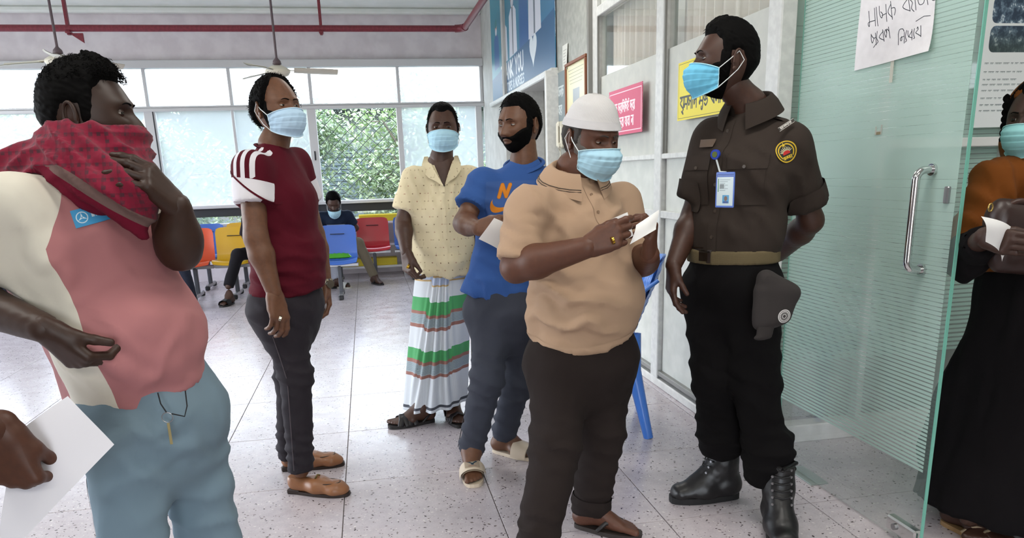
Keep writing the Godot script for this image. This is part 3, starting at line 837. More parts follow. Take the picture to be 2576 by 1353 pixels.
	inn.fill_rect(Rect2i(130, 130, 130, 80), hexc("8f969a"))
	inn.fill_rect(Rect2i(30, 238, 140, 22), hexc("b0505a")); inn.fill_rect(Rect2i(205, 238, 150, 22), hexc("b0505a"))
	for k in 8: inn.fill_rect(Rect2i(36, 278 + 16 * k, 310 - (k * 37) % 90, 4), hexc("97a093"))
	part("print", bx(Vector3(0, fh / 2, 0.008), Vector3(fw - 0.03, fh - 0.03, 0.004)), printed(inn, 0.3), fr)
	var gb := part(numbered("grey_sign"), bx(Vector3.ZERO, Vector3(0.27, 0.46, 0.006), 0.001), null, self, Vector3(RW - 0.006, 1.9, -6.52))
	gb.basis = face
	var ig := Image.create(160, 272, false, Image.FORMAT_RGB8)
	ig.fill(hexc("818d90"))
	write(ig, ["t", "l", "k"], Vector2(20, 70), 46, 8, hexc("c8d0d0"), 0.0, true, 0.8)
	write(ig, ["b", "aa", "r"], Vector2(20, 160), 40, 8, hexc("c8d0d0"), 0.0, true, 0.8)
	gb.material_override = printed(ig, 0.5)
	tag(gb, "narrow grey sign with pale script between the doorway and the framed notice", "sign")
	var slip := Shape.new()
	var SP := PackedVector3Array()
	for j in 8:
		for i in 5:
			SP.append(Vector3((i / 4.0 - 0.5) * 0.17, 0.09 - 0.2 * j / 7.0, 0.004 + 0.012 * pow(i / 4.0, 2) * (j / 7.0)))
	slip.grid(SP, 5, 8, true)
	var isl := Image.create(96, 112, false, Image.FORMAT_RGB8)
	isl.fill(hexc("d3d4cd"))
	for k in 6: isl.fill_rect(Rect2i(14, 22 + 13 * k, 66 - (k * 17) % 26, 3), hexc("a3a5a0"))
	var slp := part(numbered("paper_slip"), slip, printed(isl, 0.8), self, Vector3(RW - 0.003, 2.23, -6.38))
	slp.basis = face
	tag(slp, "small white paper slip pinned on the pillar above the framed notice", "notice")
	# wall telephone
	var ph := thing("wall_telephone", "cream wall telephone with hanging handset beside the doorway", "telephone", Vector3(RW, 1.62, -6.50))
	part("base_plate", bx(Vector3(-0.02, 0, 0), Vector3(0.04, 0.22, 0.1), 0.012), mat(hexc("c9c5b4"), 0.4), ph)
	var hs := Shape.new()
	hs.box(Vector3(-0.055, 0, 0.02), Vector3(0.022, 0.2, 0.036), Basis(), 0.008); hs.box(Vector3(-0.045, 0.085, 0.02), Vector3(0.03, 0.045, 0.045), Basis(), 0.01); hs.box(Vector3(-0.045, -0.085, 0.02), Vector3(0.03, 0.045, 0.045), Basis(), 0.01)
	part("handset", hs, mat(hexc("cfcbbb"), 0.4), ph)
	var cp := []
	for k in 14:
		var t3 := k / 13.0
		cp.append(Vector3(-0.03 - 0.012 * sin(t3 * 40.0), -0.11 - 0.19 * sin(t3 * PI), 0.02 - 0.035 * t3))
	part("cord", tb(cp, [0.005], 6), mat(hexc("b5b1a2"), 0.5), ph)
	# notice with photographs on the passage partition
	var pn := Image.create(512, 1024, false, Image.FORMAT_RGB8)
	pn.fill(hexc("dfe3e4"))
	var nz := FastNoiseLite.new(); nz.seed = 8; nz.frequency = 0.012
	var nz2 := FastNoiseLite.new(); nz2.seed = 18; nz2.frequency = 0.05
	for ph2 in 3:
		var oy := 95 + 167 * ph2
		for yy in 152:
			for xx in 400:
				var corner := Vector2(maxf(0, 40 - minf(xx, 399 - xx)), maxf(0, 40 - minf(yy, 151 - yy))).length()
				if corner > 40 or oy + yy < 0: continue
				var k := nz.get_noise_2d(xx, yy + 300 * ph2) + 0.4 * nz2.get_noise_2d(xx, yy + 300 * ph2)
				var base := hexc("26384d").lerp(hexc("6c8193"), clampf(k * 1.4 + 0.4, 0, 1))
				if k > 0.42: base = hexc("b9c6cf")
				if ph2 == 2: base = base.lerp(hexc("3d4a3c"), clampf(yy / 250.0, 0, 0.5))
				pn.set_pixel(56 + xx, oy + yy, base)
	var ty := [640, 690, 735, 765, 800, 845, 885, 920]
	for k in ty.size():
		var xx := 40.0
		while xx < 420 - (k * 53) % 140:
			var ww := 22.0 + float((k * 31 + int(xx) * 7) % 38)
			pn.fill_rect(Rect2i(int(xx), ty[k], int(ww), 3 + k / 6), hexc("6d7a7c"))
			for m2 in int(ww / 7.0): pn.fill_rect(Rect2i(int(xx) + m2 * 7 + (k % 3), ty[k] + 3, 2 + m2 % 3, 7), hexc("7b8788"))
			xx += ww + 12.0
	disc(pn, Vector2(372, 982), Vector2(54, 38), hexc("2d6ea8")); disc(pn, Vector2(372, 988), Vector2(40, 26), hexc("c8d6df")); disc(pn, Vector2(372, 990), Vector2(22, 18), hexc("2d6ea8"))
	pn.fill_rect(Rect2i(300, 985, 150, 38), hexc("dfe3e4"))
	var pa := at(2478, -40, -3.155); var pb := at(2441, 322, -3.155)
	var pw := 0.31; var pht := 2.2 - pb.y
	var pq := Shape.new(); pq.box(Vector3(pw / 2, pht / 2, 0), Vector3(pw, pht, 0.003))
	var pst := part(numbered("photo_notice"), pq, printed(pn, 0.4), self, Vector3(pb.x - 0.01, pb.y, -3.135))
	tag(pst, "tall white notice with dark photographs hung on the passage glass behind the woman", "notice")

# ------------------------------------------------------------------ waiting chairs
func seat_shell() -> Shape:
	var prof := [Vector2(-0.235, 0.80), Vector2(-0.225, 0.74), Vector2(-0.20, 0.60), Vector2(-0.185, 0.50), Vector2(-0.15, 0.435), Vector2(-0.08, 0.415), Vector2(0.05, 0.425), Vector2(0.17, 0.435), Vector2(0.215, 0.425), Vector2(0.235, 0.395)]
	var nu := 13; var nv := prof.size()
	var q := Shape.new(); var P := PackedVector3Array(); var Q := PackedVector3Array()
	for j in nv:
		for i in nu:
			var s := i / 6.0 - 1.0
			var bow := 0.022 * s * s
			var half := 0.212 - (0.012 if j == 0 or j == nv - 1 else 0.0) - 0.02 * maxf(0, absf(s) - 0.9)
			var p := Vector3(s * half, prof[j].y + (bow if j > 4 else 0.0) - (0.02 * pow(absf(s), 8.0) if j == 0 else 0.0), prof[j].x + (bow if j <= 4 else 0.0))
			P.append(p)
			var t: Vector2 = (prof[mini(j + 1, nv - 1)] - prof[maxi(j - 1, 0)]).normalized()
			Q.append(p + Vector3(0, -t.x * 0.0 - 0.012 * absf(t.x), -0.012 * absf(t.y)))
	q.grid(P, nu, nv, true); q.grid(Q, nu, nv, false)
	for e in [0, nu - 1]:                                       # side lips
		var L := PackedVector3Array()
		for j in nv: L.append(P[j * nu + e]); L.append(Q[j * nu + e])
		q.grid(L, 2, nv, e == 0)
	for e in [0, nv - 1]:
		var L := PackedVector3Array()
		for k in 2:
			for i in nu: L.append((P if k == 0 else Q)[e * nu + i])
		q.grid(L, nu, 2, e == 0)
	return q
var plastic := {}
func waiting_chair(where: Vector3, colour: String, label: String, post := true) -> Node3D:
	var t := thing("waiting_chair", label, "chair", where, "plastic waiting chairs on steel beams")
	part("seat_shell", shell_mesh, plastic[colour], t)
	part("slot", bx(Vector3(0, 0.70, -0.197), Vector3(0.16, 0.008, 0.012), 0.002), M.gasket, t)
	part("beam", bx(Vector3(0, 0.365, 0.0), Vector3(0.435, 0.04, 0.06), 0.006), M.steel, t)
	if post:
		part("post", bx(Vector3(0.0, 0.2, 0.0), Vector3(0.045, 0.33, 0.06), 0.006), M.steel_dark, t)
		part("foot", bx(Vector3(0.0, 0.045, 0.0), Vector3(0.05, 0.04, 0.46), 0.008), M.steel, t)
		for s in [-1, 1]: part("foot_cap", bx(Vector3(0.0, 0.027, s * 0.22), Vector3(0.056, 0.053, 0.06), 0.01), M.black_metal, t)
	return t
var shell_mesh: ArrayMesh
func build_waiting_area() -> void:
	shell_mesh = seat_shell().mesh()
	for k in {"blue": "3a63b4", "orange": "e0552a", "yellow": "d8a91c", "red": "b31c2c"}.keys():
		plastic[k] = mat(hexc({"blue": "3a63b4", "orange": "e0552a", "yellow": "d8a91c", "red": "b31c2c"}[k]), 0.33)
	M.steel_dark = mat(hexc("4a4c52"), 0.4, 0.5)
	var za := -9.25
	waiting_chair(Vector3(-2.03, 0, za), "orange", "orange plastic waiting chair beside the yellow one near the elbow of the man in pink")
	waiting_chair(Vector3(-1.585, 0, za), "yellow", "yellow plastic waiting chair between the orange chair and the seated person in black", true)
	waiting_chair(Vector3(-1.14, 0, za), "blue", "blue plastic waiting chair under the seated person dressed in black")
	waiting_chair(Vector3(-2.475, 0, za), "blue", "blue plastic waiting chair under the person in navy trousers")
	var zb := -8.72
	waiting_chair(Vector3(-0.365, 0, zb), "blue", "blue plastic waiting chair with a green packet lying on its seat")
	var zc := -10.05
	waiting_chair(Vector3(-0.405, 0, zc), "blue", "blue plastic waiting chair under the man in the navy jersey")
	waiting_chair(Vector3(0.045, 0, zc), "red", "red plastic waiting chair standing empty before the yellow shelf")
	waiting_chair(Vector3(0.53, 0, zc), "blue", "blue plastic waiting chair next to the red one behind the man in the lungi")
	waiting_chair(Vector3(-2.06, 0, zc - 0.1), "blue", "blue plastic waiting chair in the rear row behind the orange chair")
	waiting_chair(Vector3(-1.61, 0, zc - 0.1), "yellow", "yellow plastic waiting chair in the rear row behind the front yellow chair")
	waiting_chair(Vector3(-3.9, 0, -9.0), "blue", "blue plastic waiting chair under the woman in the dark floral dress")
	waiting_chair(Vector3(-0.855, 0, zc), "blue", "blue plastic waiting chair under the man in the checked shirt")
	# a packet on the blue seat
	var pk := Shape.new(); var P := PackedVector3Array(); var Q := PackedVector3Array()
	for j in 9:
		for i in 17:
			var u := i / 8.0 - 1.0; var v := j / 4.0 - 1.0
			var puff := 0.045 * pow(maxf(0, (1 - pow(absf(u), 4.0)) * (1 - v * v)), 0.6) + 0.004 * sin(u * 19.0) * (1 - v * v)
			P.append(Vector3(u * 0.15, puff, v * 0.06)); Q.append(Vector3(u * 0.15, -puff * 0.4, v * 0.06))
	pk.grid(P, 17, 9, true); pk.grid(Q, 17, 9, false)
	var pkt := part(numbered("green_packet"), pk, mat(hexc("3f8f1e"), 0.25), self, Vector3(-0.365, 0.462, zb + 0.06))
	tag(pkt, "shiny green packet lying on the seat of the blue chair", "packet")
	# low white shelf with yellow boxes against the window parapet
	var sh := thing("low_shelf", "low white steel shelf along the parapet behind the red chair", "shelf", Vector3(0.45, 0, -10.62))
	for y in [0.12, 0.42, 0.72]:
		part("shelf_board", bx(Vector3(0, y, 0), Vector3(2.3, 0.03, 0.3), 0.004), M.white_metal, sh)
	for x in [-1.13, 0.0, 1.13]:
		for z in [-0.13, 0.13]: part("upright", bx(Vector3(x, 0.36, z), Vector3(0.03, 0.72, 0.03), 0.003), M.white_metal, sh)
	var n := 0
	for b in [[-0.55, 0.135, 0.9, 0.1, "d9c522"], [0.55, 0.135, 0.9, 0.1, "d9c522"], [0.6, 0.435, 0.8, 0.16, "d9c522"], [-0.6, 0.435, 0.7, 0.18, "c9c9c4"], [-0.3, 0.735, 0.55, 0.09, "d9c522"], [0.35, 0.735, 0.6, 0.07, "c3c4c2"], [0.85, 0.735, 0.3, 0.1, "d9c522"]]:
		var o := part(numbered("storage_box"), bx(Vector3(0, b[3] / 2.0, 0), Vector3(b[2], b[3], 0.2), 0.006), mat(hexc(b[4]), 0.5), self, Vector3(0.45 + b[0], b[1], -10.6))
		var colname: String = "yellow" if b[4] == "d9c522" else "pale grey"
		var lvl: String = "bottom" if b[1] < 0.2 else ("middle" if b[1] < 0.5 else "top")
		n += 1
		tag(o, "%s storage box on the %s board of the low white shelf, %s" % [colname, lvl, "corner side" if b[0] > 0.0 else "chair side"], "box", "boxes on the low shelf")

# ------------------------------------------------------------------ blue monobloc chair beside the partition
func build_plastic_chair() -> void:
	var t := thing("plastic_armchair", "blue moulded plastic armchair with a dimpled back standing by the partition", "chair", Vector3(1.09, 0, -3.71))
	t.rotation.y = -PI / 2 - 0.27                        # local +z is the way it faces: towards the room's left
	var m := mat(hexc("3f74c8"), 0.3); var dark := mat(hexc("2c5590"), 0.35)
	# back: curved shell leaning backwards, rows of raised dimples
	var q := Shape.new(); var P := PackedVector3Array(); var Q := PackedVector3Array()
	var nu := 49; var nv := 45
	for j in nv:
		for i in nu:
			var u := float(i) / (nu - 1) * 2.0 - 1.0; var v := float(j) / (nv - 1)
			var half := lerpf(0.21, 0.25, v) * (1.0 - 0.35 * pow(maxf(0, v - 0.72) / 0.28, 2.5) * 1.0)
			var y := 0.40 + 0.50 * v - 0.03 * u * u * v
			var z := -0.19 - 0.20 * v + 0.05 * u * u
			var cell := Vector2(u * 7.0 + (0.5 if int(floor(v * 12.0)) % 2 == 0 else 0.0), v * 12.0)
			var f := Vector2(fposmod(cell.x, 1.0) - 0.5, fposmod(cell.y, 1.0) - 0.5)
			var edge := clampf((0.93 - absf(u)) * 14.0, 0, 1) * clampf((0.93 - v) * 14.0, 0, 1)
			var bump := 0.007 * maxf(0.0, 1.0 - f.length() * 2.3) * edge
			var rim := 0.008 * (1.0 - edge)
			P.append(Vector3(u * half, y, z + bump + rim)); Q.append(Vector3(u * half, y, z - 0.006 - bump))
	q.grid(P, nu, nv, false); q.grid(Q, nu, nv, true)
	part("backrest", q, m, t)
	var s := Shape.new(); P.clear(); Q.clear()
	for j in 13:
		for i in 13:
			var u := i / 6.0 - 1.0; var v := j / 12.0
			var y := 0.415 + 0.012 * u * u + 0.02 * pow(1 - v, 3.0) - 0.02 * pow(v, 8.0)
			P.append(Vector3(u * lerpf(0.2, 0.225, v), y, -0.20 + 0.43 * v)); Q.append(P[P.size() - 1] - Vector3(0, 0.014, 0))
	s.grid(P, 13, 13, true); s.grid(Q, 13, 13, false)
	part("seat", s, m, t)
	for sx in [-1.0, 1.0]:
		var arm := Shape.new()
		arm.tube([Vector3(sx * 0.235, 0.80, -0.335), Vector3(sx * 0.255, 0.69, -0.18), Vector3(sx * 0.27, 0.655, 0.0), Vector3(sx * 0.27, 0.64, 0.17), Vector3(sx * 0.265, 0.60, 0.235), Vector3(sx * 0.255, 0.42, 0.25)], [0.02, 0.026, 0.03, 0.03, 0.027, 0.026], 10, true, 0.5, Vector3(1, 0, 0))
		part("armrest", arm, m, t)
		for sz in [-1.0, 1.0]:
			var lg := Shape.new()
			var top := Vector3(sx * 0.205, 0.43, -0.205 if sz < 0 else 0.235)
			var bot := Vector3(sx * 0.255, 0.0, -0.30 if sz < 0 else 0.27)
			lg.tube([top + Vector3(0, 0.1 if sz < 0 else 0.0, 0), top.lerp(bot, 0.2), top.lerp(bot, 0.6), bot], [0.055, 0.038, 0.03, 0.024], 8, true, 0.75)
			part("leg", lg, dark if false else m, t)
	for sx in [-1.0, 1.0]:
		part("apron", bx(Vector3(sx * 0.215, 0.375, 0.02), Vector3(0.012, 0.06, 0.44), 0.004), m, t)
	part("apron", bx(Vector3(0, 0.375, 0.225), Vector3(0.43, 0.06, 0.012), 0.004), m, t)
	part("apron", bx(Vector3(0, 0.385, -0.205), Vector3(0.41, 0.08, 0.012), 0.004), m, t)

# ------------------------------------------------------------------ outside the windows
func leaf_mesh() -> ArrayMesh:
	var q := Shape.new()
	q.flat([Vector3(0, 0, 0), Vector3(-0.035, 0.05, 0.01), Vector3(0, 0.13, -0.008)])
	q.flat([Vector3(0, 0, 0), Vector3(0, 0.13, -0.008), Vector3(0.035, 0.05, 0.01)])
	return q.mesh()
func tree(where: Vector3, h: float, spread: float, count: int, tint: Color, sd: int, label: String) -> void:
	var t := thing("garden_tree", label, "tree", where, "trees outside the windows")
	var rng := RandomNumberGenerator.new(); rng.seed = sd
	var tr := Shape.new()
	tr.tube([Vector3(0, 0, 0), Vector3(0.06, h * 0.35, 0.05), Vector3(-0.03, h * 0.7, 0), Vector3(0, h * 0.95, 0)], [0.12, 0.09, 0.06, 0.02], 8)
	var cl := []
	for k in 26:
		var y := rng.randf_range(0.18, 1.0) * h
		var a := rng.randf() * TAU
		var r := spread * sqrt(rng.randf()) * (0.7 + 0.5 * sin(y / h * PI))
		var c := Vector3(cos(a) * r, y, sin(a) * r * 0.7)
		cl.append(c)
		tr.tube([Vector3(0, y * 0.75, 0), c * Vector3(0.5, 1, 0.5), c], [0.035, 0.02, 0.008], 5)
	part("trunk", tr, mat(hexc("6d6558"), 0.9), t)
	var mm := MultiMesh.new()
	mm.transform_format = MultiMesh.TRANSFORM_3D; mm.use_colors = true
	mm.mesh = lf; mm.instance_count = count
	for k in count:
		var c: Vector3 = cl[k % cl.size()]
		var d := Vector3(rng.randfn(), rng.randfn() * 0.8, rng.randfn()) * 0.24
		var b := Basis.from_euler(Vector3(rng.randf() * TAU, rng.randf() * TAU, rng.randf() * TAU)).scaled(Vector3.ONE * rng.randf_range(0.45, 0.95))
		mm.set_instance_transform(k, Transform3D(b, c + d))
		mm.set_instance_color(k, tint.lerp(Color(0.42, 0.46, 0.28), rng.randf() * 0.6) * rng.randf_range(0.8, 1.15))
	var mi := MultiMeshInstance3D.new()
	mi.name = "foliage"; mi.multimesh = mm; mi.material_override = M.leaf
	mi.set_meta("kind", "stuff")
	t.add_child(mi, true)
var lf: ArrayMesh
func build_outside() -> void:
	lf = leaf_mesh()
	M.leaf = mat(Color.WHITE, 0.45); M.leaf.vertex_color_use_as_albedo = true; M.leaf.backlight_enabled = true; M.leaf.backlight = Color(0.5, 0.6, 0.3)
	struct("ground_outside", bx(Vector3(-1, -0.3, -22), Vector3(40, 0.4, 21.6)), mottled(hexc("6d6a62"), hexc("7c796e"), 0.3, 0.9, 31))
	struct("ground_outside", bx(Vector3(-14, -0.3, -3.0), Vector3(14.4, 0.4, 16.0)), mottled(hexc("8d8a80"), hexc("9c998c"), 0.3, 0.9, 32))
	tree(Vector3(0.75, -0.1, -14.2), 2.75, 0.8, 9000, Color(0.24, 0.31, 0.20), 7, "pale green leafy tree seen through the open window pane")
	tree(Vector3(-1.1, -0.1, -14.6), 2.5, 0.8, 6000, Color(0.17, 0.23, 0.17), 9, "darker leafy tree left of the pale one outside the open pane")
	tree(Vector3(-3.4, -0.1, -14.4), 2.3, 1.1, 6000, Color(0.18, 0.25, 0.17), 12, "leafy tree seen faintly through the obscured glass near the man in pink")
	tree(Vector3(-5.6, -0.1, -14.8), 2.5, 1.2, 6000, Color(0.18, 0.25, 0.17), 14, "leafy tree seen faintly through the window panes at the left end")
	tree(Vector3(3.2, -0.1, -15.2), 2.2, 1.0, 5000, Color(0.18, 0.25, 0.17), 16, "leafy tree outside behind the man in the cream shirt")
	# a shop with a roller shutter across the lane
	var b := thing("lane_building", "low grey building with a slatted roller shutter across the lane outside", "building", Vector3(-0.9, -0.1, -17.5))
	part("wall", bx(Vector3(0, 1.4, -0.6), Vector3(16.0, 2.8, 1.0), 0.02), mottled(hexc("5e6664"), hexc("6c7370"), 0.6, 0.85, 33), b)
	part("canopy", bx(Vector3(0, 2.86, -0.3), Vector3(16.2, 0.12, 1.8), 0.02), mat(hexc("4e5755"), 0.7), b)
	for k in 22:
		part("shutter_slat", bx(Vector3(0.6, 0.18 + 0.085 * k, -0.075), Vector3(2.6, 0.078, 0.03), 0.012), mat(hexc("4c5759"), 0.5), b)
	for x in [-0.75, 1.95]:
		part("shutter_jamb", bx(Vector3(x, 1.1, -0.06), Vector3(0.1, 2.1, 0.08), 0.01), mat(hexc("8a918e"), 0.6), b)
	var wv := thing("white_wall", "white painted garden wall outside, low in the open window pane", "wall", Vector3(1.75, -0.1, -13.6))
	part("wall_face", bx(Vector3(0, 0.55, 0), Vector3(2.4, 1.1, 0.15), 0.02), mat(hexc("e3e5e4"), 0.8), wv)
	part("coping", bx(Vector3(0, 1.13, 0), Vector3(2.46, 0.06, 0.22), 0.015), mat(hexc("d5d8d6"), 0.8), wv)
# ------------------------------------------------------------------ bodies and clothes: tapered bones joined smoothly, meshed as surface nets
class Field:
	var A := PackedVector3Array()
	var BA := PackedVector3Array()
	var AX := PackedVector3Array()
	var RA := PackedFloat32Array()
	var DR := PackedFloat32Array()
	var IB := PackedFloat32Array()
	var LN := PackedFloat32Array()
	var W := PackedFloat32Array()
	var K := PackedFloat32Array()
	var CUT := PackedInt32Array()
	var OP := PackedInt32Array()
	func bone(a: Vector3, b: Vector3, ra: float, rb: float, k := 0.03, w := 1.0, ax := Vector3.RIGHT, cut := 0, op := 0) -> Field:
		var ba := b - a
		if ba.length() < 1e-4: ba = Vector3(0, 1e-4, 0)
		A.append(a); BA.append(ba); RA.append(ra); DR.append(rb - ra); IB.append(1.0 / ba.length_squared()); LN.append(ba.length())
		AX.append(ax.normalized()); W.append(1.0 - 1.0 / w); K.append(maxf(k, 1e-4)); CUT.append(cut); OP.append(op)
		return self
	func ball(a: Vector3, r: float, k := 0.03, w := 1.0, ax := Vector3.RIGHT) -> Field:
		return bone(a, a + Vector3(0, 1e-4, 0), r, r, k, w, ax)
	func chain(P: Array, R: Array, k := 0.02, w := 1.0, ax := Vector3.RIGHT, cut_end := false) -> Field:
		for i in P.size() - 1:
			bone(P[i], P[i + 1], R[i], R[i + 1], k, w, ax, 1 if cut_end and i == P.size() - 2 else 0)
		return self
	func plane(p: Vector3, nrm: Vector3) -> Field:                 # keeps what lies behind the plane
		bone(p, p + nrm.normalized(), 0, 0, 0.001, 1.0, Vector3.RIGHT, 0, 2)
		return self
	func carve(a: Vector3, b: Vector3, ra: float, rb: float, k := 0.01, w := 1.0, ax := Vector3.RIGHT) -> Field:
		return bone(a, b, ra, rb, k, w, ax, 0, 1)
	func one(i: int, p: Vector3) -> float:
		var pa := p - A[i]
		var ba := BA[i]
		var t := pa.dot(ba) * IB[i]
		if OP[i] == 2: return t
		var tc := clampf(t, 0.0, 1.0)
		var q := pa - ba * tc
		if W[i] != 0.0: q -= AX[i] * (q.dot(AX[i]) * W[i])
		var e := q.length() - RA[i] - DR[i] * tc
		var c := CUT[i]
		if c == 1: e = maxf(e, (t - 1.0) * LN[i])
		elif c == 2: e = maxf(e, -t * LN[i])
		elif c == 3: e = maxf(e, maxf((t - 1.0) * LN[i], -t * LN[i]))
		return e
	func d(p: Vector3, ids: PackedInt32Array) -> float:
		var r := 10.0
		for i in ids:
			var pa := p - A[i]
			var ba := BA[i]
			var t := pa.dot(ba) * IB[i]
			var op := OP[i]
			if op == 2:
				r = maxf(r, t)
				continue
			var tc := clampf(t, 0.0, 1.0)
			pa -= ba * tc
			if W[i] != 0.0: pa -= AX[i] * (pa.dot(AX[i]) * W[i])
			var e := pa.length() - RA[i] - DR[i] * tc
			var c := CUT[i]
			if c != 0:
				if c & 1: e = maxf(e, (t - 1.0) * LN[i])
				if c & 2: e = maxf(e, -t * LN[i])
			var k := K[i]
			if op == 0:
				var h := 0.5 + 0.5 * (r - e) / k
				if h >= 1.0: r = e
				elif h > 0.0: r = lerpf(r, e, h) - k * h * (1.0 - h)
			else:
				var h := 0.5 - 0.5 * (r + e) / k
				if h >= 1.0: r = -e
				elif h > 0.0: r = lerpf(r, -e, h) + k * h * (1.0 - h)
		return r
	func all_ids() -> PackedInt32Array:
		var o := PackedInt32Array()
		for i in A.size(): o.append(i)
		return o
	func shift(o: Vector3) -> void:
		for i in A.size(): A[i] -= o
	func build(h: float) -> Shape:
		const B := 5
		var lo := Vector3.ONE * 1e9; var hi := -lo
		var kmax := 0.0
		for i in A.size():
			if OP[i] != 0: continue
			var r := maxf(RA[i], RA[i] + DR[i])
			var wide := 1.0 / (1.0 - W[i])
			var ext := Vector3.ONE * r + AX[i].abs() * (r * (wide - 1.0))
			lo = lo.min(A[i].min(A[i] + BA[i]) - ext); hi = hi.max(A[i].max(A[i] + BA[i]) + ext)
			kmax = maxf(kmax, K[i])
		lo -= Vector3.ONE * (2.5 * h + kmax * 0.25); hi += Vector3.ONE * (2.5 * h + kmax * 0.25)
		var bs := h * B
		var nb := Vector3i(((hi - lo) / bs).ceil())
		var nx := nb.x * B + 1; var ny := nb.y * B + 1; var nz := nb.z * B + 1
		var val := PackedFloat32Array(); val.resize(nx * ny * nz); val.fill(99.0)
		var vid := PackedInt32Array(); vid.resize(nx * ny * nz); vid.fill(-1)
		var act := PackedInt32Array()
		var half := bs * 0.8660254
		var out := Shape.new()
		var nbone := A.size()
		for bz in nb.z:
			for by in nb.y:
				for bxx in nb.x:
					var c := lo + Vector3(bxx + 0.5, by + 0.5, bz + 0.5) * bs
					var ids := PackedInt32Array()
					var skip := false
					for i in nbone:
						var e := one(i, c)
						if OP[i] == 2:
							if e > half: skip = true; break
							if e > -half: ids.append(i)
						elif e < half + K[i]: ids.append(i)
					if skip or ids.is_empty(): continue
					var dc := d(c, ids)
					if dc > half or dc < -half * 1.02 - 0.002: continue
					act.append_array([bxx * B, by * B, bz * B])
					for z in B + 1:
						for y in B + 1:
							var row := ((bz * B + z) * ny + by * B + y) * nx + bxx * B
							for x in B + 1:
								if val[row + x] > 90.0:
									val[row + x] = d(lo + Vector3(bxx * B + x, by * B + y, bz * B + z) * h, ids)
		var sy := nx; var sz := nx * ny
		var V := out.v
		var na := act.size() / 3
		for a in na:
			var ox := act[a * 3]; var oy := act[a * 3 + 1]; var oz := act[a * 3 + 2]
			for z in range(oz, oz + B):
				for y in range(oy, oy + B):
					var r0 := (z * ny + y) * nx
					for x in range(ox, ox + B):
						var o := r0 + x
						var v0 := val[o]; var v1 := val[o + 1]; var v2 := val[o + sy]; var v3 := val[o + sy + 1]
						var v4 := val[o + sz]; var v5 := val[o + sz + 1]; var v6 := val[o + sz + sy]; var v7 := val[o + sz + sy + 1]
						var s := int(v0 < 0) + int(v1 < 0) + int(v2 < 0) + int(v3 < 0) + int(v4 < 0) + int(v5 < 0) + int(v6 < 0) + int(v7 < 0)
						if s == 0 or s == 8: continue
						var acc := Vector3.ZERO; var n := 0
						if (v0 < 0) != (v1 < 0): acc += Vector3(v0 / (v0 - v1), 0, 0); n += 1
						if (v2 < 0) != (v3 < 0): acc += Vector3(v2 / (v2 - v3), 1, 0); n += 1
						if (v4 < 0) != (v5 < 0): acc += Vector3(v4 / (v4 - v5), 0, 1); n += 1
						if (v6 < 0) != (v7 < 0): acc += Vector3(v6 / (v6 - v7), 1, 1); n += 1
						if (v0 < 0) != (v2 < 0): acc += Vector3(0, v0 / (v0 - v2), 0); n += 1
						if (v1 < 0) != (v3 < 0): acc += Vector3(1, v1 / (v1 - v3), 0); n += 1
						if (v4 < 0) != (v6 < 0): acc += Vector3(0, v4 / (v4 - v6), 1); n += 1
						if (v5 < 0) != (v7 < 0): acc += Vector3(1, v5 / (v5 - v7), 1); n += 1
						if (v0 < 0) != (v4 < 0): acc += Vector3(0, 0, v0 / (v0 - v4)); n += 1
						if (v1 < 0) != (v5 < 0): acc += Vector3(1, 0, v1 / (v1 - v5)); n += 1
						if (v2 < 0) != (v6 < 0): acc += Vector3(0, 1, v2 / (v2 - v6)); n += 1
						if (v3 < 0) != (v7 < 0): acc += Vector3(1, 1, v3 / (v3 - v7)); n += 1
						vid[o] = V.size()
						V.append(lo + (Vector3(x, y, z) + acc / n) * h)
		var I := out.idx
		for a in na:
			var ox := act[a * 3]; var oy := act[a * 3 + 1]; var oz := act[a * 3 + 2]
			for z in range(oz, oz + B):
				for y in range(oy, oy + B):
					var r0 := (z * ny + y) * nx
					for x in range(ox, ox + B):
						var o := r0 + x
						if vid[o] < 0: continue
						var v0 := val[o]
						if y > 0 and z > 0 and (v0 < 0) != (val[o + 1] < 0):
							Field.quad(I, vid[o], vid[o - sy], vid[o - sy - sz], vid[o - sz], v0 < 0)
						if x > 0 and z > 0 and (v0 < 0) != (val[o + sy] < 0):
							Field.quad(I, vid[o], vid[o - sz], vid[o - sz - 1], vid[o - 1], v0 < 0)
						if x > 0 and y > 0 and (v0 < 0) != (val[o + sz] < 0):
							Field.quad(I, vid[o], vid[o - 1], vid[o - 1 - sy], vid[o - sy], v0 < 0)
		out.v = V; out.idx = I
		return out
	static func quad(I: PackedInt32Array, a: int, b: int, c: int, e: int, flip: bool) -> void:
		if a < 0 or b < 0 or c < 0 or e < 0: return
		if flip: I.append_array([a, c, b, a, e, c])
		else: I.append_array([a, b, c, a, c, e])

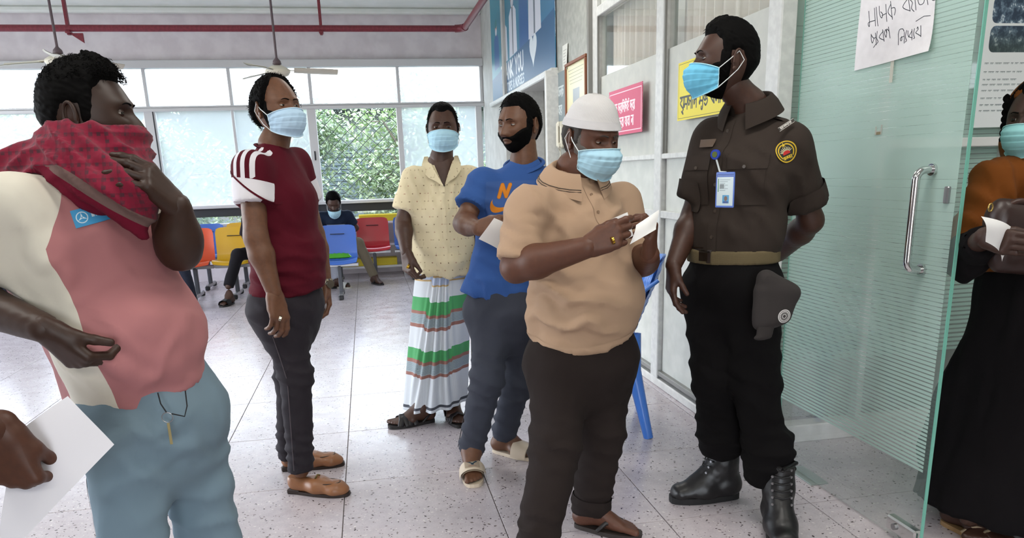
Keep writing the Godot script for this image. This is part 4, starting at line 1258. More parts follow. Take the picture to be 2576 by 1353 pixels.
class Folds:
	# soft creases: local wave trains and stretched noise, added along the surface's own direction
	var C := PackedVector3Array(); var D := PackedVector3Array(); var L := PackedFloat32Array(); var H := PackedFloat32Array(); var R := PackedFloat32Array()
	var nz: Array = []; var ns: Array = []; var na := PackedFloat32Array()
	var wob := FastNoiseLite.new()
	func _init() -> void:
		wob.seed = 77; wob.frequency = 6.0; wob.fractal_octaves = 2
	func wave(c: Vector3, dir: Vector3, length: float, height: float, reach: float) -> Folds:
		C.append(c); D.append(dir.normalized()); L.append(TAU / length); H.append(height); R.append(1.0 / (reach * reach))
		return self
	func noise(freq: Vector3, height: float, sd: int) -> Folds:
		var f := FastNoiseLite.new(); f.seed = sd; f.frequency = 1.0; f.fractal_octaves = 2
		nz.append(f); ns.append(freq); na.append(height)
		return self
	func crease(freq: Vector3, height: float, sd: int) -> Folds:              # sharp branching creases
		var f := FastNoiseLite.new(); f.seed = sd; f.frequency = 1.0; f.fractal_type = FastNoiseLite.FRACTAL_RIDGED; f.fractal_octaves = 2; f.fractal_gain = 0.35
		nz.append(f); ns.append(freq); na.append(height)
		return self
	func amount(p: Vector3) -> float:
		var s := 0.0
		for i in C.size():
			var q := p - C[i]
			var g := q.length_squared() * R[i]
			if g < 6.0:
				var ph := q.dot(D[i]) * L[i] + 2.4 * wob.get_noise_3dv(p)
				s += H[i] * exp(-g) * (pow(0.5 + 0.5 * sin(ph), 2.2) * 1.8 - 0.6)
		for i in na.size():
			s += na[i] * (nz[i] as FastNoiseLite).get_noise_3dv(p * (ns[i] as Vector3))
		return s
	func shift(o: Vector3) -> void:
		for i in C.size(): C[i] -= o

func soften(s: Shape) -> void:                                        # smooth normals from the faces
	var N := PackedVector3Array(); N.resize(s.v.size()); N.fill(Vector3.ZERO)
	var V := s.v; var I := s.idx
	for k in range(0, I.size(), 3):
		var a := I[k]; var b := I[k + 1]; var c := I[k + 2]
		var f := (V[c] - V[a]).cross(V[b] - V[a])
		N[a] += f; N[b] += f; N[c] += f
	for i in N.size(): N[i] = N[i].normalized()
	s.n = N
func finish(s: Shape, folds: Folds) -> void:
	soften(s)
	if folds == null: return
	for i in s.v.size(): s.v[i] += s.n[i] * folds.amount(s.v[i])
	soften(s)
func split(s: Shape, f: PackedFloat32Array) -> Array:                  # [where f < 0, where f >= 0], cut cleanly along f = 0
	var out := [Shape.new(), Shape.new()]
	var has_uv := s.uv.size() == s.v.size()
	var maps := [{}, {}]
	for k in range(0, s.idx.size(), 3):
		var t := [s.idx[k], s.idx[k + 1], s.idx[k + 2]]
		var neg := int(f[t[0]] < 0) + int(f[t[1]] < 0) + int(f[t[2]] < 0)
		if neg == 3 or neg == 0:
			var side := 0 if neg == 3 else 1
			for i in t: out[side].idx.append(take(out[side], maps[side], s, i, has_uv))
			continue
		for side in 2:
			var P := []
			for e in 3:
				var i: int = t[e]; var j: int = t[(e + 1) % 3]
				var ii := (f[i] < 0) == (side == 0); var jj := (f[j] < 0) == (side == 0)
				if ii: P.append(take(out[side], maps[side], s, i, has_uv))
				if ii != jj:
					var key := Vector2i(mini(i, j), maxi(i, j))
					if not maps[side].has(key):
						var w := f[i] / (f[i] - f[j])
						maps[side][key] = out[side].v.size()
						out[side].v.append(s.v[i].lerp(s.v[j], w)); out[side].n.append(s.n[i].lerp(s.n[j], w).normalized())
						if has_uv: out[side].uv.append(s.uv[i].lerp(s.uv[j], w))
					P.append(maps[side][key])
			for e in range(1, P.size() - 1): out[side].idx.append_array([P[0], P[e], P[e + 1]])
	return out
func take(o: Shape, m: Dictionary, s: Shape, i: int, has_uv: bool) -> int:
	if not m.has(i):
		m[i] = o.v.size()
		o.v.append(s.v[i]); o.n.append(s.n[i])
		if has_uv: o.uv.append(s.uv[i])
	return m[i]
func measure(s: Shape, fn: Callable) -> PackedFloat32Array:
	var f := PackedFloat32Array(); f.resize(s.v.size())
	for i in s.v.size(): f[i] = fn.call(s.v[i])
	return f
func puff(s: Shape, by: float) -> Shape:                                 # pushes a shape out along its normals
	for i in s.v.size(): s.v[i] += s.n[i] * by
	return s
func flat_uv(s: Shape, o: Vector3, ax: Vector3, ay: Vector3) -> void:
	s.uv.resize(s.v.size())
	for i in s.v.size():
		var q := s.v[i] - o
		s.uv[i] = Vector2(q.dot(ax), q.dot(ay))

# work list: the fields are meshed side by side, then each result is handed to its maker
var jobs := []
func job(f: Field, cell: float, folds, done: Callable) -> void:
	jobs.append({"f": f, "h": cell, "folds": folds, "done": done, "out": null})
func run_job(i: int) -> void:
	var j: Dictionary = jobs[i]
	var s: Shape = (j.f as Field).build(j.h)
	finish(s, j.folds)
	j.out = s
func run_jobs() -> void:
	var id := WorkerThreadPool.add_group_task(run_job, jobs.size())
	WorkerThreadPool.wait_for_group_task_completion(id)
	for j in jobs:
		var cb: Callable = j.done
		cb.call(j.out)
	jobs.clear()
# ------------------------------------------------------------------ heads
func gs(x: float, s: float) -> float:
	return exp(-x * x / (2.0 * s * s))
func head_pt(th: float, ph: float, H: Dictionary) -> Vector3:            # z is forward, y up, x the person's left; the middle lies between the eyes' height and the ears
	var d := Vector3(sin(ph) * sin(th), cos(ph), sin(ph) * cos(th))
	var p := Vector3(0.0765 * d.x, (0.119 if d.y > 0 else 0.114) * d.y, (0.096 if d.z > 0 else 0.106) * d.z)
	var boxy := 1.0 + 0.05 * sin(ph) * sin(ph) * absf(sin(2.0 * th))
	p.x *= boxy; p.z *= boxy
	var t := clampf((-p.y - 0.005) / 0.105, 0, 1)
	p.x *= 1.0 - float(H.get("jaw", 0.24)) * t * t
	if d.z < 0: p.z *= 1.0 - 0.42 * t
	else: p.z += 0.016 * t * d.z
	var fr := smoothstep(0.15, 0.6, d.z)
	if fr > 0.0:
		var x := p.x; var y := p.y; var ax := absf(x)
		var z := 0.0
		z -= 0.006 * gs(y - 0.075, 0.03)                                   # forehead slopes back
		z += 0.0065 * gs(y - 0.021, 0.008) * gs(ax - 0.027, 0.02)           # brow
		z -= 0.0145 * gs(y - 0.002, 0.0105) * gs(ax - 0.031, 0.0135)       # eye sockets
		z -= 0.004 * gs(y - 0.004, 0.012) * gs(x, 0.012)
		var k := clampf((0.012 - y) / 0.05, 0, 1)                           # nose
		var hgt := lerpf(0.005, 0.0265, pow(k, 1.15)) * (1.0 if y > -0.038 else exp(-pow((y + 0.038) / 0.0085, 2.0)))
		if y < 0.016: z += hgt * gs(x, lerpf(0.0065, 0.0105, k))
		z += 0.009 * gs(ax - 0.0135, 0.0058) * gs(y + 0.0405, 0.0065)
		z += 0.004 * gs(ax - 0.047, 0.018) * gs(y + 0.02, 0.017)            # cheek bones
		z -= 0.004 * gs(ax - 0.038, 0.012) * gs(y + 0.06, 0.02)
		z += 0.0075 * gs(y + 0.0605, 0.0055) * gs(x, 0.017)                  # lips
		z += 0.0085 * gs(y + 0.0735, 0.006) * gs(x, 0.015)
		z -= 0.005 * gs(y + 0.067, 0.0024) * gs(x, 0.019)
		z -= 0.004 * gs(y + 0.085, 0.006) * gs(x, 0.02)
		z += 0.011 * gs(y + 0.102, 0.014) * gs(x, 0.022)                     # chin
		p.z += z * fr
	return p
func head_grid(H: Dictionary, nu: int, nv: int, offset = null) -> Shape:
	var s := Shape.new()
	for j in nv + 1:
		var ph := PI * (0.004 + 0.992 * j / nv)
		for i in nu + 1:
			var q := 2.0 * i / nu - 1.0
			var th := PI * signf(q) * pow(absf(q), 1.25)
			var p := head_pt(th, ph, H)
			s.v.append(p)
			s.uv.append(Vector2(th / PI, p.y))
	for j in nv:
		for i in nu:
			var a := j * (nu + 1) + i
			s.idx.append_array([a, a + nu + 2, a + 1, a, a + nu + 1, a + nu + 2])
	soften(s)
	for j in nv + 1:                                                         # close the seam at the back
		var a := j * (nu + 1); var n := (s.n[a] + s.n[a + nu]).normalized()
		s.n[a] = n; s.n[a + nu] = n
	# outward?
	var mid := (nv / 2) * (nu + 1) + nu / 2
	if s.n[mid].z < 0:
		for i in s.n.size(): s.n[i] = -s.n[i]
		for k in range(0, s.idx.size(), 3):
			var b := s.idx[k + 1]; s.idx[k + 1] = s.idx[k + 2]; s.idx[k + 2] = b
	if offset != null:
		var base := s.v.duplicate(); var nb := s.n.duplicate()
		for i in s.v.size(): s.v[i] = base[i] + nb[i] * float(offset.call(base[i], s.uv[i].x * PI))
		soften(s)
		for j in nv + 1:
			var a := j * (nu + 1); var n := (s.n[a] + s.n[a + nu]).normalized()
			s.n[a] = n; s.n[a + nu] = n
		if s.n[mid].z < 0:
			for i in s.n.size(): s.n[i] = -s.n[i]
	return s
func hairline(th: float, style: String) -> float:                          # lowest height of the hair at an azimuth
	var a := absf(th)
	match style:
		"bald": return 0.4 if a < 1.05 else (lerpf(0.075, -0.02, smoothstep(1.05, 1.45, a)) if a < 1.45 else (0.012 if a < 1.95 else lerpf(0.0, -0.07, smoothstep(1.95, 2.4, a))))
		"high": return 0.068 - 0.012 * gs(a - 0.55, 0.2) * 0.0 + 0.01 * gs(a - 0.6, 0.2) if a < 1.0 else (lerpf(0.06, -0.03, smoothstep(1.0, 1.3, a)) if a < 1.5 else (0.012 if a < 1.9 else lerpf(0.0, -0.075, smoothstep(1.9, 2.3, a))))
		_: return 0.068 if a < 0.75 else (lerpf(0.068, 0.05, smoothstep(0.75, 1.1, a)) if a < 1.1 else lerpf(0.05, -0.03, smoothstep(1.12, 1.36, a)) if a < 1.52 else (0.012 if a < 1.9 else lerpf(0.0, -0.078, smoothstep(1.9, 2.3, a))))
func place(s: Shape, B: Basis, o: Vector3) -> Shape:
	var R := B.orthonormalized()
	for i in s.v.size(): s.v[i] = o + B * s.v[i]; s.n[i] = R * s.n[i]
	return s
# H: at, face (unit direction), up, scale, style, hair (thickness), beard, mask ...   returns the head's skin as a Shape in the person's axes, adds hair and the rest as parts
func make_head(P: Node3D, o: Vector3, H: Dictionary) -> Shape:
	var z: Vector3 = (H.face as Vector3).normalized()
	var x: Vector3 = (H.get("up", Vector3.UP) as Vector3).cross(z).normalized()
	var y := z.cross(x)
	var sc: float = H.get("scale", 1.0)
	var B := Basis(x, y, z).scaled_local(Vector3.ONE * sc)
	var c: Vector3 = H.at - o
	H["B"] = B; H["c"] = c
	var far: bool = H.get("far", false)
	var nu := 56 if far else 120; var nv := 40 if far else 92
	var skin := head_grid(H, nu, nv)
	# ears: a bowl with a rolled rim
	for sx in [-1.0, 1.0]:
		var e := Shape.new()
		var eb := Basis(Vector3(0, 1, 0), sx * 0.42) * Basis(Vector3(1, 0, 0), -0.16)
		e.ball(Vector3.ZERO, Vector3(0.006, 0.030, 0.0175), Basis(), 14, 12)
		var rim := []
		for k in 15:
			var a := -0.6 + 4.3 * k / 14.0
			rim.append(Vector3(sx * 0.005, 0.028 * sin(a) + 0.003, -0.0165 * cos(a + 0.15)))
		e.tube(rim, [0.0042], 7)
		e.ball(Vector3(0, -0.026, 0.004), Vector3(0.0055, 0.009, 0.008), Basis(), 10, 8)
		place(e, eb, Vector3(sx * 0.0755, -0.008, -0.014))
		skin.add(e)
	# eyes with lids
	var gaze: Vector3 = H.get("gaze", Vector3(0, 0, 1))
	for sx in [-1.0, 1.0]:
		var whites := Shape.new(); var iris := Shape.new()
		var ec := Vector3(sx * 0.0312, 0.001, 0.0)
		ec.z = 0.0722 + float(H.get("eye_z", 0.0))
		whites.ball(ec, Vector3.ONE * 0.0121, Basis(), 18, 14)
		var g := gaze.normalized()
		var gb := Basis(Quaternion(Vector3(0, 1, 0), g))
		var prof := []
		for k in 5: prof.append(Vector2(0.01232 * sin(0.56 * (1.0 - k / 4.0)) + 1e-5, 0.01232 * cos(0.56 * (1.0 - k / 4.0))))
		iris.lathe(prof, ec, gb, 16)
		for lid in [1.0, -1.0]:
			var ls := Shape.new()
			var PV := PackedVector3Array()
			for j in 7:
				for i in 15:
					var az := lerpf(-1.45, 1.45, i / 14.0)
					var openess: float = (0.30 if lid > 0 else -0.42) * H.get("open", 0.72)
					var e0 := openess * cos(az * 1.0)
					var el := lerpf(e0, lid * 1.45, j / 6.0)
					var r := 0.0131 + (0.0007 if j == 0 else 0.0)
					PV.append(ec + Vector3(sin(az) * cos(el), sin(el), cos(az) * cos(el)) * r)
			ls.grid(PV, 15, 7)
			if ls.n[52].z < 0:
				for i in ls.n.size(): ls.n[i] = -ls.n[i]
				var I2 := ls.idx.duplicate()
				for k in range(0, I2.size(), 3): ls.idx[k + 1] = I2[k + 2]; ls.idx[k + 2] = I2[k + 1]
			skin.add(ls)
		if not far:
			var ey := part("eye", place(whites, B, c), M.eye_white, P)
			part("iris", place(iris, B, c), M.iris, ey)
	# hair shell
	var style: String = H.get("style", "short")
	var thick: float = H.get("hair", 0.02)
	var hm: Material = H.get("hair_mat", M.hair)
	var nz := FastNoiseLite.new(); nz.seed = int(H.get("seed", 1)); nz.frequency = 1.0; nz.fractal_octaves = 2
	if thick > 0.0:
		var curl: float = H.get("curl", 0.002)
		var hs := head_grid(H, nu, nv, func(p: Vector3, th: float) -> float:
			var m := smoothstep(-0.004, 0.026, p.y - hairline(th, style))
			var top := smoothstep(0.0, 0.1, p.y) * (1.0 if style != "bald" else 0.35)
			var frontal := 1.0 + float(H.get("quiff", 0.0)) * smoothstep(0.5, 0.0, absf(th)) * top
			return lerpf(-0.004, lerpf(float(H.get("sides", 0.007)), thick, top) * frontal + curl * nz.get_noise_3dv(p * 90.0) + curl * 0.7 * nz.get_noise_3dv(p * 260.0), m))
		var hp := part("hair", place(hs, B, c), hm, P)
		# loose strands
		var rng := RandomNumberGenerator.new(); rng.seed = int(H.get("seed", 1)) + 100
		var st := Shape.new()
		var n: int = H.get("strands", 260)
		var wav: float = H.get("wave", 0.0)
		var tries := 0
		while n > 0 and tries < 6000:
			tries += 1
			var th := rng.randf_range(-PI, PI); var ph := acos(rng.randf_range(-0.75, 1.0))
			var p := head_pt(th, ph, H)
			if p.y < maxf(hairline(th, style) + 0.004, float(H.get("strand_from", -1.0))): continue
			n -= 1
			var nr := p.normalized()
			var top := smoothstep(0.0, 0.1, p.y) * (1.0 if style != "bald" else 0.35)
			var r0 := lerpf(float(H.get("sides", 0.007)), thick, top) * (1.0 + float(H.get("quiff", 0.0)) * smoothstep(0.5, 0.0, absf(th)) * top)
			var flow := (Vector3(0.25 * signf(p.x), -0.55, 0.75 if H.get("forward", true) else -0.7) + Vector3(rng.randfn(), rng.randfn(), rng.randfn()) * 0.35)
			flow = (flow - nr * flow.dot(nr)).normalized()
			var L := rng.randf_range(0.5, 1.2) * float(H.get("strand", 0.022))
			var q := p + nr * (r0 * 0.75)
			var pts := []
			var ax2 := nr.cross(flow)
			var seg := 7 if wav > 0 else 4
			for k in seg:
				var t := k / (seg - 1.0)
				pts.append(q + flow * L * t + nr * (0.35 * L * t - 0.3 * L * t * t) + (ax2 * sin(t * 9.0 + tries) + nr * cos(t * 9.0 + tries)) * wav * t)
			st.tube(pts, [0.0011, 0.001, 0.0009, 0.0006, 0.0005], 3, false)
		if st.v.size() > 0: part("strands", place(st, B, c), hm, hp)
	# brows
	if not far:
		for sx in [-1.0, 1.0]:
			var br := Shape.new()
			var pts := []; var rad := []
			for k in 9:
				var t := k / 8.0
				var xx := 0.012 + 0.036 * t
				var th := atan2(xx, 0.09); var yy := 0.0195 + 0.006 * sin(t * 2.4) - 0.004 * t
				var pp := head_pt(sx * th * 1.06, acos(clampf(yy / 0.119, -1, 1)), H)
				pts.append(Vector3(pp.x, pp.y, pp.z - 0.0008)); rad.append(lerpf(0.0044, 0.0016, t * t) * float(H.get("brow", 1.0)))
			br.tube(pts, rad, 7, true, 0.55)
			part("brow", place(br, B, c), hm, P)
	# beard shell
	if H.has("beard"):
		var bt: float = H.beard
		var shave: float = H.get("beard_low", 0.0)
		var bs := head_grid(H, nu, nv, func(p: Vector3, th: float) -> float:
			var a := absf(th)
			var cheek := lerpf(-0.045, -0.012, smoothstep(0.35, 1.2, a)) - shave
			var m := smoothstep(0.003, -0.008, p.y - cheek) * (1.0 - smoothstep(1.45, 1.62, a))
			m = maxf(m, smoothstep(1.12, 1.25, a) * (1.0 - smoothstep(1.45, 1.55, a)) * smoothstep(0.035, 0.01, p.y))
			m *= 1.0 - gs(p.x, 0.016) * gs(p.y + 0.066, 0.0085) * 1.6
			m *= smoothstep(-0.044, -0.05, p.y) if a < 0.35 else 1.0
			m = clampf(m, 0, 1)
			return lerpf(-0.004, bt + 0.0022 * nz.get_noise_3dv(p * 170.0), m))
		part("beard", place(bs, B, c), H.get("beard_mat", hm), P)
	place(skin, B, c)
	if H.has("mask"): make_mask(P, B, c, H)
	return skin
func make_mask(P: Node3D, B: Basis, c: Vector3, H: Dictionary) -> void:
	var slip: float = H.get("mask_drop", 0.0)
	var nu := 61; var nv := 49
	var F := PackedVector3Array(); var G := PackedVector3Array()
	for j in nv:
		var v := float(j) / (nv - 1)
		for i in nu:
			var a := 2.0 * i / (nu - 1) - 1.0
			var al := a * 1.08
			var sd := pow(absf(a), 1.7)
			var y := lerpf(lerpf(-0.013, -0.034, sd), lerpf(-0.122, -0.092, sd), v) - slip
			var mid: float = lerpf(lerpf(0.114, 0.1345, smoothstep(0.0, 0.22, v)), lerpf(0.126, 0.096, smoothstep(0.6, 1.0, v)), smoothstep(0.34, 0.66, v))
			var side := lerpf(0.0915, 0.0815, v)
			var r := lerpf(mid, side, smoothstep(0.0, 1.0, pow(absf(a), 1.15)))
			var pl := fposmod(v * 5.0 - 0.6, 1.0)
			if v > 0.16 and v < 0.86: r += 0.0026 * (1.0 - pl) * (1.0 - 0.6 * absf(a)) - 0.001
			r += 0.0012 * sin(v * 23.0 + a * 5.0) * absf(a) + 0.0008 * sin(a * 31.0 + v * 9.0)
			if v < 0.02 or v > 0.98: r += 0.0008
			var p := Vector3(r * sin(al), y, r * cos(al))
			F.append(p); G.append(p * Vector3(0.982, 1.0, 0.982))
	var s := Shape.new()
	s.grid(F, nu, nv, false); 
	if s.n[(nv / 2) * nu + nu / 2].z < 0:
		s = Shape.new(); s.grid(F, nu, nv, true); s.grid(G, nu, nv, false)
	else: s.grid(G, nu, nv, true)
	var mk := part("face_mask", place(s, B, c), M[H.mask], P)
	# bound edges
	var rimp := []
	for i in range(0, nu, 2): rimp.append(F[i])
	for j in range(2, nv, 2): rimp.append(F[j * nu + nu - 1])
	for i in range(nu - 3, -1, -2): rimp.append(F[(nv - 1) * nu + i])
	for j in range(nv - 3, -1, -2): rimp.append(F[j * nu])
	var hem := Shape.new(); hem.tube(rimp, [0.0019], 6)
	part("mask_binding", place(hem, B, c), M[str(H.mask) + "_edge"], mk)
	for sx in [0, 1]:
		var e0 := F[sx * (nu - 1)]; var e1 := F[(nv - 1) * nu + sx * (nu - 1)]
		var g := -1.0 if sx == 0 else 1.0
		var lp := Shape.new()
		var top := Vector3(g * 0.0815, 0.018, -0.018); var bot := Vector3(g * 0.077, -0.036, -0.02)
		if e0.x * g < 0: var tmp := e0; e0 = F[(1 - sx) * (nu - 1)]
		lp.tube([F[sx * (nu - 1)], F[sx * (nu - 1)].lerp(top, 0.5) + Vector3(g * 0.006, 0, 0), top, Vector3(g * 0.082, -0.008, -0.036), bot, bot.lerp(e1, 0.5) + Vector3(g * 0.007, 0, 0), e1], [0.0016], 6, false)
		part("ear_loop", place(lp, B, c), M.loop, mk)

# ------------------------------------------------------------------ hands: wrist, pointing direction, palm direction, +1 right / -1 left, curls
func hand(f: Field, wrist: Vector3, dir: Vector3, palm: Vector3, right: bool, curl: Array, o := {}) -> Dictionary:
	var s: float = o.get("scale", 1.0)
	var Y := dir.normalized(); var Z := (palm - Y * palm.dot(Y)).normalized()
	var X := Y.cross(Z) * (1.0 if right else -1.0)
	var L := func(x: float, y: float, z: float) -> Vector3: return wrist + (X * x + Y * y + Z * z) * s
	var kx := [0.029, 0.0095, -0.0105, -0.029]; var ky := [0.094, 0.098, 0.092, 0.082]
	var ln := [[0.043, 0.026, 0.021], [0.047, 0.030, 0.022], [0.043, 0.028, 0.021], [0.034, 0.021, 0.019]]
	var rr := [0.0098, 0.0100, 0.0095, 0.0084]
	f.bone(L.call(0, -0.006, 0), L.call(0, 0.014, 0), 0.0235 * s, 0.0225 * s, 0.02, 1.28, X)
	for i in 4:
		f.bone(L.call(kx[i] * 0.55, 0.012, 0.0), L.call(kx[i], ky[i], -0.002), 0.0165 * s, 0.0128 * s, 0.012)
	f.bone(L.call(0.018, 0.02, 0.006), L.call(0.033, 0.05, 0.011), 0.0165 * s, 0.0145 * s, 0.016)      # ball of the thumb
	f.bone(L.call(-0.018, 0.02, 0.005), L.call(-0.026, 0.055, 0.006), 0.0135 * s, 0.012 * s, 0.014)
	var tips := []
	for i in 4:
		var cv: Array = curl[mini(i, curl.size() - 1)]
		var p: Vector3 = L.call(kx[i], ky[i], -0.002)
		var ang := 0.0
		var sp: float = kx[i] * float(o.get("spread", 2.2))
		for k in 3:
			ang += cv[k]
			var q: Vector3 = p + (Y * (cos(ang) * cos(sp)) + X * sin(sp) * (0.6 if k > 0 else 1.0) + Z * sin(ang)).normalized() * (ln[i][k] * s)
			f.bone(p, q, rr[i] * s * (1.06 - 0.09 * k), rr[i] * s * (0.98 - 0.1 * k), 0.0045)
			p = q
		tips.append(p)
	var th: Array = o.get("thumb", [0.55, 0.35, 0.25])                       # swing outwards, towards the palm, bend of the end
	var tp: Vector3 = L.call(0.033, 0.048, 0.011)
	var td: Vector3 = (Y * cos(th[0]) + X * sin(th[0]) + Z * th[1]).normalized()
	var t1: Vector3 = tp + td * 0.036 * s
	var td2: Vector3 = (td + Z * th[2] - X * th[2] * 0.8).normalized()
	var t2: Vector3 = t1 + td2 * 0.030 * s
	f.bone(tp, t1, 0.0125 * s, 0.0108 * s, 0.008)
	f.bone(t1, t2, 0.0108 * s, 0.0088 * s, 0.004)
	tips.append(t2)
	return {"tips": tips, "X": X, "Y": Y, "Z": Z, "at": L}
# bare foot: heel and toe on the floor, big toe on the inner side (+1: inner side is to the left of the toe direction seen from above)
func foot(f: Field, ankle: Vector3, heel: Vector3, toe: Vector3, inner: float, s := 1.0) -> void:
	var Y := (toe - heel); Y.y = 0; Y = Y.normalized()
	var X := Vector3.UP.cross(Y) * inner
	var len := 0.245 * s
	var L := func(x: float, y: float, z: float) -> Vector3: return heel + X * x * s + Vector3.UP * y * s + Y * z * len
	f.bone(ankle + Vector3(0, 0.04, 0), ankle, 0.033 * s, 0.034 * s, 0.02)
	f.bone(ankle, L.call(0, 0.034, 0.09), 0.036 * s, 0.032 * s, 0.03)
	f.bone(L.call(0, 0.03, 0.06), L.call(-0.005, 0.024, 0.5), 0.029 * s, 0.022 * s, 0.03, 1.1, X)
	f.bone(ankle + Y * 0.02, L.call(0.012, 0.03, 0.62), 0.034 * s, 0.018 * s, 0.03, 1.25, X)
	f.bone(L.call(-0.02, 0.02, 0.5), L.call(0.012, 0.018, 0.74), 0.022 * s, 0.017 * s, 0.03, 1.4, X)
	var tx := [0.028, 0.008, -0.008, -0.022, -0.035]; var tz := [1.0, 0.985, 0.95, 0.905, 0.85]; var tr := [0.0125, 0.0088, 0.0082, 0.0078, 0.0078]
	for i in 5:
		f.bone(L.call(tx[i] * 0.8, 0.018, 0.72), L.call(tx[i], 0.012, tz[i] - 0.02), 0.013 * s, tr[i] * s, 0.007)
func people_materials() -> void:
	M.hair = mat(hexc("060505"), 0.75, 0.0, 0.2); M.hair_grey = mat(hexc("3f3b39"), 0.7, 0.0, 0.3); M.beard_grey = mat(hexc("5f5954"), 0.9)
	M.eye_white = mat(hexc("a39a92"), 0.25); M.iris = mat(hexc("1c110c"), 0.12)
	M.mask_blue = cloth(hexc("a9cfe0"), 0.8, 0.01, 0.2); M.mask_blue_edge = mat(hexc("b9d9e4"), 0.8)
	M.mask_light = cloth(hexc("b4d0e6"), 0.8, 0.01, 0.2); M.mask_light_edge = mat(hexc("c6dcea"), 0.8)
	M.mask_sky = cloth(hexc("6db9d8"), 0.8, 0.01, 0.2); M.mask_sky_edge = mat(hexc("a5d6e6"), 0.8)
	M.mask_teal = cloth(hexc("8fc4c6"), 0.8, 0.01, 0.2); M.mask_teal_edge = mat(hexc("a9d3d4"), 0.8)
	M.loop = mat(hexc("d9dcdd"), 0.7)
func skin_mat(c: String) -> StandardMaterial3D:
	var m := mat(hexc(c), 0.5, 0.0, 0.45)
	var b := hexc(c)
	m.albedo_color = Color.WHITE
	m.albedo_texture = noise_tex(0.03, b * Color(0.95, 0.945, 0.94), b * Color(1.05, 1.05, 1.05), 55, 256, 4)
	m.uv1_triplanar = true; m.uv1_scale = Vector3.ONE * 6.0
	return m
# the way a person at p faces: 0 straight to the camera, positive turns to the picture's right
func facing(p: Vector3, deg: float, pitch := 0.0) -> Vector3:
	var c := EYE - p; c.y = 0
	var f := (Basis(Vector3.UP, deg_to_rad(deg)) * c.normalized())
	var r := Vector3.UP.cross(f)
	return f.rotated(r.normalized(), deg_to_rad(pitch))
func add_skin(P: Node3D, skin: Shape, coarse: Array, called := "body") -> void:
	pass
# ------------------------------------------------------------------ shared tailoring
var persons := []
func person(label: String, base: Vector3, skin: Material) -> Dictionary:
	var n := thing("person", label, "person", base)
	var d := {"node": n, "body": Shape.new(), "skin": skin}
	persons.append(d)
	return d
func flesh(D: Dictionary, f: Field, cell: float) -> void:                 # more of the one body mesh
	job(f, cell, null, func(s: Shape) -> void: s.uv.clear(); (D.body as Shape).v.append_array(s.v); join(D.body, s))
func join(b: Shape, s: Shape) -> void:
	var o := b.v.size() - s.v.size()
	b.n.append_array(s.n)
	for i in s.idx: b.idx.append(o + i)
func close_people() -> void:
	run_jobs()
	for D in persons:
		var b: Shape = D.body
		b.uv.clear()
		if b.v.size() > 0: part("body", b, D.skin, D.node)
		for c in (D.node as Node3D).get_children(): c.position -= (D.node as Node3D).position
func garment(D: Dictionary, called: String, f: Field, cell: float, folds, m: Material, then = null) -> void:
	job(f, cell, folds, func(s: Shape) -> void:
		if then != null: then.call(s)
		else: part(called, s, m, D.node))
func shirt(S: Dictionary) -> Field:
	var f := Field.new()
	var ax: Vector3 = S.side
	var mid: Vector3 = (S.shR + S.shL) / 2.0
	f.bone(mid + Vector3(0, -0.07, 0), S.chest, S.cr * 0.86, S.cr, 0.05, S.cw, ax)
	f.bone(S.chest, S.waist, S.cr, S.wr, 0.06, S.cw, ax)
	f.bone(S.waist, S.hem, S.wr, S.hr, 0.04, S.get("ww", S.cw), ax, 1)
	f.bone(S.shR, S.shL, S.get("shr", 0.056), S.get("shr", 0.056), 0.05)
	f.bone(mid + Vector3(0, -0.03, 0), S.neck + Vector3(0, -0.03, 0), 0.075, S.get("ntop", 0.056), 0.06, 1.2, ax)
	for k in ["R", "L"]:
		var a: Vector3 = S["sh" + k]; var e: Vector3 = S["el" + k]
		var b := a.lerp(e, S.get("sl", 0.6))
		f.bone(a, b, S.get("s0", 0.066), S.get("s1", 0.07), 0.04, 1.0, ax, 1)
	return f
func pants(S: Dictionary) -> Field:
	var f := Field.new()
	var ax: Vector3 = S.side
	var hc: Vector3 = (S.hipR + S.hipL) / 2.0
	f.bone(S.get("top", hc + Vector3(0, 0.16, 0)), hc + Vector3(0, 0.03, 0), S.get("tr", 0.105), S.get("hr", 0.118), 0.05, S.get("tw", 1.38), ax)
	f.bone(hc + Vector3(0, 0.03, 0), hc + Vector3(0, -0.06, 0), S.get("hr", 0.118), S.get("hr", 0.118) * 0.8, 0.05, 1.3, ax)
	for k in ["R", "L"]:
		f.bone(S["hip" + k], S["kn" + k], S.get("r0", 0.092), S.get("r1", 0.068), 0.045)
		f.bone(S["kn" + k], S["an" + k], S.get("r1", 0.068), S.get("r2", 0.058), 0.04, 1.0, ax, 1)
	return f
